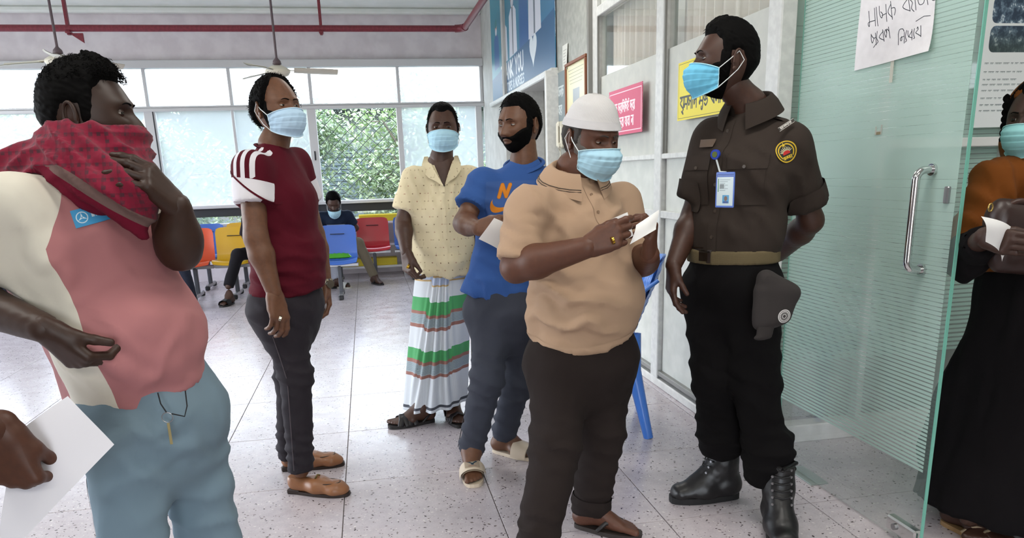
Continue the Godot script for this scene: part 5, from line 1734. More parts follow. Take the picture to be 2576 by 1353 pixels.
func flesh_core(D: Dictionary, S: Dictionary, legs := true) -> void:     # neck, arms, and the body under the clothes, one smooth whole
	var f := Field.new()
	var ax: Vector3 = S.side
	var mid: Vector3 = (S.shR + S.shL) / 2.0
	f.bone(mid + Vector3(0, -0.10, 0), S.chest, S.cr * 0.6, S.cr * 0.75, 0.04, 1.35, ax)
	f.bone(S.chest, S.waist, S.cr * 0.75, S.wr * 0.72, 0.05, 1.35, ax)
	f.bone(mid + Vector3(0, -0.06, 0), S.neck, 0.05, 0.053, 0.05)
	f.bone(S.neck, S.head + Vector3(0, -0.03, 0), S.get("nr", 0.054), 0.052, 0.03)
	f.bone(S.shR, S.shL, 0.036, 0.036, 0.03)
	for k in ["R", "L"]:
		f.bone(S["sh" + k], S["el" + k], S.get("a0", 0.046), S.get("a1", 0.04), 0.02)
		f.bone(S["el" + k], S["el" + k].lerp(S["wr" + k], 0.3), S.get("a1", 0.04), S.get("a2", 0.043), 0.02)
		f.bone(S["el" + k].lerp(S["wr" + k], 0.3), S["wr" + k], S.get("a2", 0.043), S.get("a3", 0.027), 0.02)
	if legs:
		var hc: Vector3 = (S.hipR + S.hipL) / 2.0
		f.bone(S.waist, hc, S.wr * 0.72, 0.085, 0.05, 1.3, ax)
		for k in ["R", "L"]:
			f.bone(S["hip" + k], S["kn" + k], 0.072, 0.048, 0.04)
			f.bone(S["kn" + k], S["an" + k], 0.05, 0.036, 0.02)
	flesh(D, f, D.get("cell", 0.0115))
func collar(D: Dictionary, c: Vector3, up: Vector3, F: Vector3, r: float, h: float, flare: float, drop: float, gap: float, m: Material, called := "collar", wide := 1.12) -> MeshInstance3D:
	# a turned-down collar, open at the front by 'gap' radians to each side
	var y := up.normalized(); var z := (F - y * F.dot(y)).normalized(); var x := y.cross(z)
	var n := 41
	var prof := [Vector2(0.0, -0.012), Vector2(0.001, h * 0.55), Vector2(0.004, h), Vector2(0.010, h * 0.96), Vector2(0.012 + flare * 0.5, h * 0.35), Vector2(0.014 + flare, -drop)]
	var P := PackedVector3Array(); var Q := PackedVector3Array()
	for j in prof.size():
		for i in n:
			var u := 2.0 * i / (n - 1) - 1.0
			var a := gap + (PI - gap) * (1.0 - absf(u))
			var sg := signf(u) if u != 0.0 else 1.0
			var pt := pow(absf(u), 5.0)
			var rr: float = r + prof[j].x + (0.012 * pt if j == 5 else 0.0)
			var hh: float = prof[j].y - (0.018 * pt if j == 5 else 0.0) - 0.018 * (0.5 + 0.5 * cos(a)) * 1.0
			var p := c + x * (sin(a) * sg * rr * wide) + z * (cos(a) * rr) + y * hh
			P.append(p)
	var s := Shape.new(); s.grid(P, n, prof.size(), false)
	var o := Shape.new(); o.grid(P, n, prof.size(), false)
	# orient outwards, then a second skin slightly inside
	var t := Shape.new(); t.v = s.v.duplicate(); t.n = s.n.duplicate(); t.uv = s.uv.duplicate(); t.idx = s.idx.duplicate()
	puff(s, 0.0012); puff(t, -0.0012)
	s.add(t)
	return part(called, s, m, D.node)
func stitched(pts: Array, r: float, m: Material, D: Dictionary, called: String) -> MeshInstance3D:
	return part(called, tb(pts, [r], 6), m, D.node)
# a patch laid on a cloth field: marches from outside along dir until it meets the surface
func patch(f: Field, folds, c: Vector3, ax: Vector3, ay: Vector3, w: float, h: float, dir: Vector3, lift: float, nu := 17, nv := 17) -> Shape:
	var ids := f.all_ids()
	var P := PackedVector3Array()
	for j in nv:
		for i in nu:
			var p := c + ax * ((float(i) / (nu - 1) - 0.5) * w) + ay * ((0.5 - float(j) / (nv - 1)) * h) - dir * 0.25
			var far := p + dir * 0.25
			var hit := false
			for k in 48:
				var e: float = f.d(p, ids) - (folds.amount(p) if folds != null else 0.0)
				if e < 0.0006: hit = true; break
				p += dir * maxf(e * 0.7, 0.0005)
				if (p - far).dot(dir) > 0.12: break
			if not hit: p = far if P.is_empty() else far - dir * (far - (P[P.size() - 1] + dir * lift)).dot(dir)
			P.append(p - dir * lift)
	var s := Shape.new(); s.grid(P, nu, nv, false)
	if s.n[s.n.size() / 2].dot(dir) > 0: s = Shape.new(); s.grid(P, nu, nv, true)
	return s
# a closed strip round a limb (from a to b) between two shares of its length, laid on the cloth
func band(f: Field, folds, a: Vector3, b: Vector3, t0: float, t1: float, reach: float, tilt: Vector3, lift: float) -> Shape:
	var ids := f.all_ids()
	var ax := (b - a).normalized()
	var x := ax.cross(Vector3(0.3, 0.2, 0.9)).normalized(); var y := ax.cross(x)
	var P := PackedVector3Array()
	for j in 4:
		for i in 49:
			var an := TAU * i / 48.0
			var dirv := x * cos(an) + y * sin(an)
			var c := a.lerp(b, lerpf(t0, t1, j / 3.0)) + ax * (dirv * reach).dot(tilt)
			var p := c + dirv * reach
			for k in 40:
				var e: float = f.d(p, ids) - (folds.amount(p) if folds != null else 0.0)
				if e < 0.0006 or (p - c).dot(dirv) < 0.02: break
				p -= dirv * maxf(e * 0.7, 0.0005)
			P.append(p + dirv * lift)
	var s := Shape.new(); s.grid(P, 49, 4)
	if s.n[60].dot(P[60] - a.lerp(b, t0)) < 0: s = Shape.new(); s.grid(P, 49, 4, true)
	return s
func shoe(D: Dictionary, heel: Vector3, toe: Vector3, kind: String, upper: Material, sole: Material) -> void:
	var Y := (toe - heel); Y.y = 0; var L := Y.length(); Y = Y.normalized()
	var X := Vector3.UP.cross(Y)
	var g := func(x: float, y: float, z: float) -> Vector3: return Vector3(heel.x, 0, heel.z) + X * x + Vector3.UP * y + Y * (z * L)
	var f := Field.new()
	var fo = null
	if kind == "loafer":
		f.bone(g.call(0, 0.045, 0.13), g.call(0, 0.04, 0.5), 0.034, 0.036, 0.03, 1.05, X)
		f.bone(g.call(0, 0.04, 0.5), g.call(0, 0.03, 0.80), 0.036, 0.028, 0.03, 1.45, X)
		f.bone(g.call(0, 0.03, 0.8), g.call(0.0, 0.024, 0.915), 0.028, 0.02, 0.03, 1.6, X)
		f.bone(g.call(0, 0.07, 0.12), g.call(0, 0.055, 0.2), 0.028, 0.028, 0.02, 1.1, X)
		f.plane(g.call(0, 0.012, 0), Vector3.DOWN); f.plane(g.call(0, 0.078, 0.1), Vector3.UP)
	elif kind == "boot":
		f.bone(g.call(0, 0.06, 0.14), g.call(0, 0.05, 0.5), 0.042, 0.042, 0.04, 1.05, X)
		f.bone(g.call(0, 0.05, 0.5), g.call(0, 0.04, 0.86), 0.044, 0.036, 0.04, 1.3, X)
		f.bone(g.call(0, 0.08, 0.2), g.call(0, 0.26, 0.22), 0.048, 0.056, 0.05, 1.0, X, 1)
		f.bone(g.call(0, 0.08, 0.6), g.call(0, 0.16, 0.3), 0.03, 0.045, 0.05)
		f.plane(g.call(0, 0.02, 0), Vector3.DOWN)
		fo = Folds.new().noise(Vector3(22, 22, 22), 0.0014, 5)
	job(f, 0.0055, fo, func(s: Shape) -> void:
		var sh := part("boot" if kind == "boot" else "shoe", s, upper, D.node)
		var out := []
		var wide := 0.043 if kind == "loafer" else 0.05
		for k in 28:
			var a := TAU * k / 28.0
			var zz := 0.5 - 0.5 * cos(a) * 1.0
			var ww := wide * pow(absf(sin(a)), 0.62) * lerpf(0.78, 1.04, smoothstep(0.15, 0.7, zz)) * signf(sin(a))
			out.append(Vector2(ww, (zz - 0.0) * L))
		var so := Shape.new()
		so.prism(out, Vector3(heel.x, 0.001, heel.z), Basis(X, Y, Vector3.UP), 0.014 if kind == "loafer" else 0.026)
		part("sole", so, sole, sh)
		if kind == "loafer":
			part("heel", bx(g.call(0, 0.011, 0.12), Vector3(0.06, 0.022, 0.06), 0.004, Basis(X, Vector3.UP, Y)), sole, sh)
			var rim := []
			for k in 15:
				var a := -2.2 + 4.4 * k / 14.0
				rim.append(g.call(0.034 * sin(a), 0.058 + 0.003 * cos(a), 0.62 + 0.24 * cos(a)))
			part("apron_seam", tb(rim, [0.0022], 6), sole, sh)
			part("saddle_strap", tb([g.call(-0.046, 0.03, 0.5), g.call(-0.03, 0.066, 0.5), g.call(0, 0.079, 0.5), g.call(0.03, 0.066, 0.5), g.call(0.046, 0.03, 0.5)], [0.006], 8), upper, sh)
			part("snaffle", tb([g.call(-0.022, 0.078, 0.5), g.call(0, 0.088, 0.5), g.call(0.022, 0.078, 0.5)], [0.0035], 8), mat(hexc("7d6a3a"), 0.3, 0.9), sh)
		else:
			for k in 8:
				var t := k / 7.0
				var c: Vector3 = g.call(0, lerpf(0.085, 0.25, t), lerpf(0.66, 0.42, pow(t, 0.7)))
				part("lace", tb([c + X * 0.028 - Y * 0.012, c + Y * 0.004, c - X * 0.028 - Y * 0.012], [0.0035], 6), M.lace, sh)
				for sx in [-1, 1]: part("eyelet", tb([c + X * 0.03 * sx - Y * 0.014, c + X * 0.034 * sx - Y * 0.008], [0.005], 8), M.steel, sh)
			part("cuff", tb([g.call(0, 0.255, 0.42), g.call(0.057, 0.26, 0.22), g.call(0, 0.258, 0.0), g.call(-0.057, 0.26, 0.22), g.call(0, 0.255, 0.42)], [0.009], 8), upper, sh))
func build_maroon() -> void:
	var z := -3.25
	var D := person("balding man in a maroon shirt with white sleeves, black jeans and tan loafers", Vector3(-0.31, 0, -3.25), skin_mat("664430"))
	var hd := at(697, 273, z)
	var F := facing(Vector3(-0.3, 0, z), 62.0)
	var side := Vector3.UP.cross(F)                                       # his left
	var S := {"side": side, "neck": at(688, 366, z), "head": hd + Vector3(0, -0.05, 0),
		"shR": at(632, 425, z + 0.15), "shL": at(742, 415, z - 0.17), "chest": at(708, 505, z), "waist": at(722, 640, z), "hem": at(722, 736, z),
		"elR": at(644, 598, z + 0.20), "wrR": at(690, 738, z + 0.22), "elL": at(790, 590, z - 0.24), "wrL": at(818, 712, z - 0.18),
		"cr": 0.118, "cw": 1.42, "wr": 0.128, "hr": 0.136, "ww": 1.32, "sl": 0.5, "s0": 0.067, "s1": 0.077,
		"hipR": at(702, 790, z + 0.085), "hipL": at(742, 790, z - 0.085), "knR": at(744, 945, z + 0.10), "knL": at(730, 945, z - 0.12),
		"anR": at(757, 1182, z + 0.12), "anL": at(728, 1150, z - 0.16), "a0": 0.052, "a1": 0.045, "a2": 0.048, "a3": 0.03,
		"r0": 0.093, "r1": 0.064, "r2": 0.052, "tr": 0.112, "hr2": 0.12, "top": at(722, 700, z)}
	flesh_core(D, S)
	var hf := Field.new()
	hand(hf, S.wrR, at(712, 838, z + 0.25) - S.wrR, -side + F * 0.25 + Vector3(0, 0, -1.2), true, [[0.35, 0.5, 0.35], [0.5, 0.6, 0.4], [0.55, 0.6, 0.4], [0.55, 0.55, 0.4]], {"scale": 1.06, "thumb": [0.25, 0.4, 0.3]})
	flesh(D, hf, 0.0036)
	var hl := Field.new()
	hand(hl, S.wrL, at(826, 800, z - 0.16) - S.wrL, Vector3(-0.9, 0, 0.3), false, [[0.4, 0.6, 0.4], [0.5, 0.6, 0.4], [0.55, 0.7, 0.4], [0.6, 0.7, 0.4]], {"scale": 1.0})
	flesh(D, hl, 0.0042)
	var H := {"at": hd, "face": facing(hd, 36.0, -4.0), "scale": 0.99, "style": "bald", "hair": 0.014, "sides": 0.016, "curl": 0.006, "strands": 420, "strand": 0.03, "wave": 0.006, "seed": 3, "mask": "mask_light", "beard": 0.0035, "gaze": Vector3(0.25, 0.02, 1)}
	D.body.add(make_head(D.node, Vector3.ZERO, H))
	# shirt
	var maroon := cloth(hexc("4f0b1b"), 0.88, 0.02, 0.12); var white := cloth(hexc("dcd9de"), 0.85)
	var fo := Folds.new()
	fo.noise(Vector3(5, 3, 5), 0.003, 21).crease(Vector3(4.5, 3.0, 4.5), 0.0035, 23).wave(at(760, 700, z + 0.1), Vector3(0.3, 1, 0), 0.07, 0.006, 0.16).wave(at(690, 715, z + 0.12), Vector3(0.1, 1, 0.2), 0.055, 0.007, 0.14).wave(at(690, 520, z + 0.12), Vector3(0.8, 0.7, 0), 0.08, 0.004, 0.12)
	var sf := shirt(S)
	sf.bone(S.waist + F * 0.03, S.hem + F * 0.035 + Vector3(0, 0.06, 0), 0.115, 0.118, 0.05, 1.2, side)
	sf.plane(S.hem, Vector3(0.12, -1, 0))
	garment(D, "shirt", sf, 0.0095, fo, maroon, func(s: Shape) -> void:
		var arm: Vector3 = S.elR - S.shR
		var al := arm.length_squared()
		var armL: Vector3 = S.elL - S.shL
		var fn := func(p: Vector3) -> float:
			var best := 1.0
			for q in [[S.shR, arm], [S.shL, armL]]:
				var t: float = (p - q[0]).dot(q[1]) / q[1].length_squared()
				var g: float = (p - q[0] - q[1] * t).length() - 0.083
				var outw: Vector3 = -side if q[0] == S.shR else side
				best = minf(best, maxf(maxf(maxf(g, (t - 0.505) * 0.3), -(p - q[0] - q[1] * t).dot(outw) - 0.05), (0.17 - t) * 0.3 + (p - q[0]).dot(F) * 0.19))
			return best
		var r := split(s, measure(s, fn))
		var body := part("shirt", r[1], maroon, D.node)
		var lr := split(r[0], measure(r[0], func(p: Vector3) -> float: return (p - S.neck).dot(side)))
		for k in 2: part("white_sleeve", lr[k], white, body)
		part("sleeve_stripe", band(sf, fo, S.shR, S.elR, 0.25, 0.285, 0.11, F * 0.6, 0.0015), maroon, body)
		var st := func(p: Vector3) -> float:
			var q: Vector3 = p - S.shR
			var k := minf(minf(absf(q.dot(F) + 0.028), absf(q.dot(F) - 0.006)), absf(q.dot(F) - 0.04)) - 0.0085
			return maxf(k, maxf(-(p.y - S.shR.y + 0.035), (p - S.neck).dot(side) + 0.078))
		var w2 := split(r[1], measure(r[1], st))
		body.mesh = (w2[1] as Shape).mesh()
		part("shoulder_stripe", w2[0], white, body))
	collar(D, S.neck + Vector3(0, -0.012, 0), Vector3(0, 1, 0) + F * 0.25, F, 0.062, 0.006, 0.0, -0.004, 0.02, maroon, "neck_rib")
	# jeans
	var jean := cloth(hexc("2a262b"), 0.8, 0.03, 0.15)
	var jf := Folds.new().noise(Vector3(7, 5, 7), 0.003, 31).crease(Vector3(6, 7, 6), 0.004, 32)
	for k in ["R", "L"]:
		jf.wave(S["kn" + k] + Vector3(0, 0.02, 0), Vector3(0.25, 1, 0), 0.055, 0.006, 0.13).wave(S["an" + k] + Vector3(0, 0.09, 0), Vector3(0.2, 1, 0.1), 0.05, 0.007, 0.11)
	jf.wave(at(700, 800, z + 0.15), Vector3(0.6, 1, 0), 0.06, 0.005, 0.12)
	garment(D, "jeans", pants(S), 0.0105, jf, jean)
	for k in ["R"]:
		stitched([S.hipR - F * 0.0 - side * 0.1, S.hipR.lerp(S.knR, 0.5) - side * 0.084, S.knR - side * 0.072, S.knR.lerp(S.anR, 0.5) - side * 0.066, S.anR - side * 0.058 + Vector3(0, 0.02, 0)], 0.002, mat(hexc("4a4247"), 0.8), D, "side_seam")
	var tan := mat(hexc("8a5c3c"), 0.4); var sole := mat(hexc("2a1d18"), 0.6)
	shoe(D, on_y(728, 1236, 0), on_y(880, 1246, 0), "loafer", tan, sole)
	shoe(D, on_y(708, 1182, 0), on_y(868, 1168, 0), "loafer", tan, sole)
	# watch
	var wd: Vector3 = (S.wrL - S.elL).normalized()
	var wt := part("wrist_watch", tb([S.wrL - wd * 0.012, S.wrL + wd * 0.012], [0.036], 16), mat(hexc("8a8578"), 0.25, 0.9), D.node)
	part("watch_case", tb([S.wrL + Vector3(0.02, 0, 0.03), S.wrL + Vector3(0.026, 0, 0.042)], [0.018], 16), mat(hexc("b9b4a6"), 0.2, 0.9), wt)
	var ring := part("ring", tb([at(702, 800, z + 0.25), at(708, 802, z + 0.25)], [0.0115], 12), mat(hexc("b5b0a0"), 0.2, 1.0), D.node)
func sheet(called: String, label: String, P: Array, nu: int, nv: int, curl: Vector3, m: Material, bend := 0.01) -> void:
	# a piece of paper between four corners (top left, top right, bottom right, bottom left), bowed a little along 'curl'
	var V := PackedVector3Array()
	for j in nv:
		for i in nu:
			var u := float(i) / (nu - 1); var v := float(j) / (nv - 1)
			var p: Vector3 = P[0].lerp(P[1], u).lerp(P[3].lerp(P[2], u), v)
			V.append(p + curl * bend * (sin(u * PI) + 0.5 * sin(v * PI * 1.3 + u)))
	var base: Vector3 = (P[0] + P[1] + P[2] + P[3]) / 4.0
	for i in V.size(): V[i] -= base
	var s := Shape.new(); s.grid(V, nu, nv)
	var o := part(numbered(called), s, m, self, base)
	tag(o, label, "paper")
func build_tan() -> void:
	var z := -2.55
	var D := person("man in a tan polo shirt and white embroidered cap reading a slip of paper", Vector3(0.72, 0, -2.55), skin_mat("573526"))
	var hd := at(1487, 346, z + 0.0)
	var F := facing(Vector3(0.72, 0, z), 34.0)
	var side := Vector3.UP.cross(F)
	var S := {"side": side, "neck": at(1442, 424, z - 0.02), "head": hd + Vector3(-0.03, -0.05, 0),
		"shR": at(1330, 520, z + 0.10), "shL": at(1562, 512, z - 0.12), "chest": at(1452, 590, z), "waist": at(1474, 745, z + 0.02), "hem": at(1462, 872, z),
		"elR": at(1298, 672, z + 0.16), "wrR": at(1478, 622, z + 0.33), "elL": at(1612, 660, z - 0.02), "wrL": at(1634, 640, z + 0.20),
		"cr": 0.135, "cw": 1.36, "wr": 0.156, "hr": 0.165, "ww": 1.18, "sl": 0.90, "s0": 0.070, "s1": 0.070, "shr": 0.058,
		"hipR": at(1408, 930, z + 0.07), "hipL": at(1520, 925, z - 0.07), "knR": at(1398, 1115, z + 0.16), "knL": at(1512, 1085, z + 0.03),
		"anR": on_y(1345, 1402, 0.07), "anL": on_y(1484, 1287, 0.07), "a0": 0.05, "a1": 0.05, "a2": 0.054, "a3": 0.034,
		"r0": 0.105, "r1": 0.084, "r2": 0.071, "tr": 0.125, "hr2": 0.13, "tw": 1.3, "top": at(1464, 800, z)}
	flesh_core(D, S)
	var hf := Field.new()
	var R := hand(hf, S.wrR, at(1560, 585, z + 0.36) - S.wrR, Vector3(0.15, -0.25, -1.0), true, [[0.5, 0.55, 0.3], [0.75, 0.8, 0.4], [0.85, 0.9, 0.4], [0.9, 0.9, 0.5]], {"scale": 1.05, "thumb": [0.2, 0.55, 0.15], "spread": 0.6})
	flesh(D, hf, 0.0036)
	var hl := Field.new()
	var Lh := hand(hl, S.wrL, at(1640, 560, z + 0.26) - S.wrL, Vector3(-0.8, 0.0, -0.6), false, [[0.9, 0.9, 0.4], [0.95, 1.0, 0.4], [1.0, 1.0, 0.4], [1.0, 1.0, 0.4]], {"scale": 1.02, "thumb": [0.35, 0.7, 0.2], "spread": 0.8})
	flesh(D, hl, 0.0036)
	for q in [[at(1539, 606, z + 0.385), hexc("c9a23c")]]:
		part("ring", tb([q[0], q[0] + Vector3(0.006, 0.002, 0)], [0.0118], 14), mat(q[1], 0.2, 1.0), D.node)
	var H := {"at": hd, "face": facing(hd, 40.0, 14.0), "scale": 1.02, "style": "short", "hair": 0.006, "sides": 0.006, "curl": 0.002, "strands": 60, "strand": 0.01, "seed": 5, "mask": "mask_blue", "beard": 0.0018, "beard_mat": M.beard_grey, "hair_mat": M.hair_grey, "gaze": Vector3(0.1, -0.45, 1), "open": 0.5, "jaw": 0.2}
	D.body.add(make_head(D.node, Vector3.ZERO, H))
	# prayer cap: a knitted dome with a straight band
	var cap := head_grid(H, 96, 64, func(p: Vector3, th: float) -> float: return 0.011 + 0.008 * smoothstep(0.05, 0.11, p.y) + 0.0016 * sin(p.y * 700.0) * sin(th * 44.0) * smoothstep(0.055, 0.07, p.y))
	var Bc: Basis = H.B; var cc: Vector3 = H.c
	var keep := split(cap, measure(cap, func(p: Vector3) -> float: return 0.034 - p.y + 0.10 * p.z * 0.6))
	var dome: Shape = keep[0]
	var band := split(dome, measure(dome, func(p: Vector3) -> float: return p.y - 0.058 - 0.06 * p.z))
	puff(band[0], 0.0015)
	var capm := cloth(hexc("cfcccb"), 0.95, 0.12, 0.2)
	var inner := Shape.new(); inner.v = dome.v.duplicate(); inner.n = dome.n.duplicate(); inner.idx = dome.idx.duplicate(); inner.uv = dome.uv.duplicate(); puff(inner, -0.004); dome.add(inner)
	var cp := part("prayer_cap", place(dome, Bc, cc), capm, D.node)
	part("cap_band", place(band[0], Bc, cc), cloth(hexc("c6c3c4"), 0.95, 0.08, 0.2), cp)
	# polo shirt
	var tan := cloth(hexc("a68a72"), 0.9, 0.03)
	var fo := Folds.new().noise(Vector3(5, 3, 5), 0.003, 41).crease(Vector3(3.6, 3.4, 3.6), 0.0055, 47)
	fo.wave(at(1400, 770, z + 0.2), Vector3(0.15, 1, 0.1), 0.085, 0.010, 0.17).wave(at(1450, 840, z + 0.2), Vector3(0.2, 1, 0), 0.10, 0.008, 0.2).wave(at(1375, 560, z + 0.15), Vector3(0.8, 0.6, 0), 0.09, 0.007, 0.15)
	fo.wave(at(1540, 560, z + 0.1), Vector3(-0.6, 0.8, 0), 0.08, 0.006, 0.15).wave(S.shR.lerp(S.elR, 0.6), Vector3(0.4, 1, 0), 0.07, 0.006, 0.1).wave(at(1350, 720, z + 0.12), Vector3(0.5, 0.8, 0), 0.07, 0.009, 0.12)
	var sf := shirt(S)
	sf.ball(S.waist + F * 0.045, 0.148, 0.06, 1.1, side)
	sf.bone(at(1345, 745, z + 0.04), at(1350, 820, z + 0.03), 0.028, 0.04, 0.03)                # bunched cloth on the hip
	sf.plane(at(1465, 884, z + 0.15), Vector3(0.06, -1, -0.30))
	garment(D, "polo_shirt", sf, 0.0095, fo, tan, func(s: Shape) -> void:
		var body := part("polo_shirt", s, tan, D.node)
		var hemline := split(s, measure(s, func(p: Vector3) -> float:
			return -(p - at(1465, 884, z + 0.15)).dot(Vector3(0.06, -1, -0.30).normalized()) - 0.028))
		puff(hemline[0], 0.0018)
		part("hem_band", hemline[0], tan, body)
		var a: Vector3 = S.shR; var ar: Vector3 = (S.elR - S.shR)
		var cuff := split(s, measure(s, func(p: Vector3) -> float:
			var t: float = (p - a).dot(ar) / ar.length_squared()
			return maxf(maxf(0.78 - t, t - 1.1), (p - a - ar * t).length() - 0.11)))
		puff(cuff[0], 0.003)
		part("sleeve_cuff", cuff[0], tan, body))
	var neckc := at(1446, 432, z)
	var cl := collar(D, neckc + Vector3(0, -0.005, 0), Vector3(0, 1, 0) + F * 0.26 - side * 0.05, F, 0.064, 0.032, 0.036, 0.026, 0.30, tan, "collar", 1.18)
	# collar stripes
	for k in 2:
		var pts := []
		var y := (Vector3(0, 1, 0) + F * 0.26 - side * 0.05).normalized(); var zf := (F - y * F.dot(y)).normalized(); var x := y.cross(zf)
		for i in 19:
			var a := -PI * 0.9 + PI * 1.8 * i / 18.0 + PI
			var rr := 0.064 + 0.0475 - 0.003 * k
			pts.append(neckc + Vector3(0, -0.005, 0) + x * (sin(a) * rr * 1.18) + zf * (cos(a) * rr) + y * (-0.017 + 0.0065 * k - 0.018 * (0.5 + 0.5 * cos(a))))
		part("collar_stripe", tb(pts, [0.0016], 5), mat(hexc("4a3f36"), 0.9), cl)
	var pl := patch(sf, fo, S.chest + Vector3(0, 0.10, 0) + F * 0.1, -side, Vector3.UP, 0.03, 0.13, -F, 0.002, 5, 15)
	var pk := part("placket", pl, tan, D.node)
	for k in 2:
		var b := pl.v[(3 + k * 6) * 5 + 2]
		part("button", tb([b, b + F * 0.003], [0.0055], 10), mat(hexc("8a705a"), 0.4), pk)
	# trousers
	var tr := cloth(hexc("251e1c"), 0.92, 0.02, 0.06)
	var tf := Folds.new().noise(Vector3(6, 3, 6), 0.003, 43).crease(Vector3(5, 3, 5), 0.005, 48)
	for k in ["R", "L"]:
		tf.wave(S["kn" + k], Vector3(0.3, 1, 0), 0.07, 0.007, 0.15).wave(S["an" + k] + Vector3(0, 0.08, 0), Vector3(0.3, 1, 0), 0.055, 0.008, 0.1)
	garment(D, "trousers", pants(S), 0.0105, tf, tr, func(s: Shape) -> void:
		var t := part("trousers", s, tr, D.node)
		var ar: Vector3 = S.anL - S.knL
		var cuff := split(s, measure(s, func(p: Vector3) -> float:
			var q: float = (p - S.knL).dot(ar) / ar.length_squared()
			return maxf(0.80 - q, (p - S.knL - ar * q).length() - 0.105)))
		puff(cuff[0], 0.004)
		part("turn_up", cuff[0], tr, t))
	# bare feet in flip-flops
	var dl := (on_y(1600, 1335, 0) - on_y(1452, 1308, 0)).normalized(); var dr := (dl + Vector3(-0.2, 0, 0.35)).normalized()
	var heelL := Vector3(S.anL.x, 0.018, S.anL.z) - dl * 0.05; var toeL := heelL + dl * 0.24
	var heelR := Vector3(S.anR.x, 0.018, S.anR.z) - dr * 0.05; var toeR := heelR + dr * 0.24
	for e in [[heelL, toeL, S.anL], [heelR, toeR, S.anR]]:
		var ff := Field.new()
		foot(ff, e[0] + Vector3(0, 0.075, 0) + (e[1] - e[0]).normalized() * 0.05, e[0] + Vector3(0, 0.0, 0), e[1], 1.0 if e[0] == heelR else -1.0, 1.0)
		flesh(D, ff, 0.005)
		flipflop(D, e[0], e[1], mat(hexc("2c2420"), 0.6), mat(hexc("1f1a18"), 0.5))
	# papers in the hands
	sheet("paper_slip", "square white paper slip held in the right hand of the man in tan", [at(1518, 560, z + 0.29), at(1578, 534, z + 0.28), at(1594, 592, z + 0.29), at(1545, 618, z + 0.30)], 9, 9, Vector3(0, 0.3, 1), M.paper, 0.004)
	sheet("paper_slip", "folded white paper held up in the left hand of the man in tan", [at(1600, 566, z + 0.28), at(1656, 528, z + 0.25), at(1652, 576, z + 0.29), at(1586, 614, z + 0.31)], 11, 9, Vector3(0.3, 0.4, 1), M.paper, 0.008)
func sole_outline(L: float, wide: float, inner: float) -> Array:
	var out := []
	for k in 30:
		var a := TAU * k / 30.0
		var zz := 0.5 - 0.5 * cos(a)
		var ww := wide * pow(absf(sin(a)), 0.6) * lerpf(0.76, 1.05, smoothstep(0.2, 0.7, zz)) * signf(sin(a)) + inner * 0.006 * smoothstep(0.5, 1.0, zz)
		out.append(Vector2(ww, zz * L))
	return out
func flipflop(D: Dictionary, heel: Vector3, toe: Vector3, m: Material, strap: Material, kind := "thong") -> void:
	var Y := (toe - heel); Y.y = 0; var L := 0.265; Y = Y.normalized()
	var X := Vector3.UP.cross(Y)
	var o := heel - Y * 0.012; o.y = 0.001
	var s := Shape.new()
	s.prism(sole_outline(L, 0.048, 0.0), o, Basis(X, Y, Vector3.UP), 0.017)
	var so := part("sandal", s, m, D.node)
	var g := func(x: float, y: float, q: float) -> Vector3: return o + X * x + Vector3.UP * y + Y * (q * L)
	if kind == "thong":
		for sx in [-1.0, 1.0]:
			part("strap", tb([g.call(0.006, 0.02, 0.80), g.call(0.012 + sx * 0.012, 0.045, 0.68), g.call(sx * 0.036, 0.052, 0.52), g.call(sx * 0.046, 0.018, 0.40)], [0.006, 0.008, 0.009, 0.008], 8), strap, so)
	elif kind == "cross":
		for sx in [-1.0, 1.0]:
			for q in [[0.78, 0.62], [0.58, 0.44]]:
				var st := Shape.new()
				st.tube([g.call(sx * 0.05, 0.014, q[0]), g.call(sx * 0.036, 0.048, lerpf(q[0], q[1], 0.3)), g.call(0, 0.066, lerpf(q[0], q[1], 0.5)), g.call(-sx * 0.036, 0.048, lerpf(q[0], q[1], 0.7)), g.call(-sx * 0.05, 0.014, q[1])], [0.016], 8, true, 0.3, Y)
				part("strap", st, strap, so)
		part("heel_strap", tb([g.call(0.04, 0.018, 0.3), g.call(0.036, 0.06, 0.12), g.call(0, 0.066, 0.0), g.call(-0.036, 0.06, 0.12), g.call(-0.04, 0.018, 0.3)], [0.007], 8), strap, so)
	elif kind == "slide":
		var P := PackedVector3Array()
		for j in 7:
			for i in 19:
				var a := PI * i / 18.0
				var q := 0.50 + 0.30 * j / 6.0
				P.append(g.call(0.056 * cos(a), 0.012 + 0.066 * pow(sin(a), 0.7) * (1.0 - 0.22 * j / 6.0), q))
		var q2 := Shape.new(); q2.grid(P, 19, 7); var q3 := Shape.new(); q3.grid(P, 19, 7, true); puff(q2, 0.004); puff(q3, 0.004); q2.add(q3)
		part("strap", q2, strap, so)
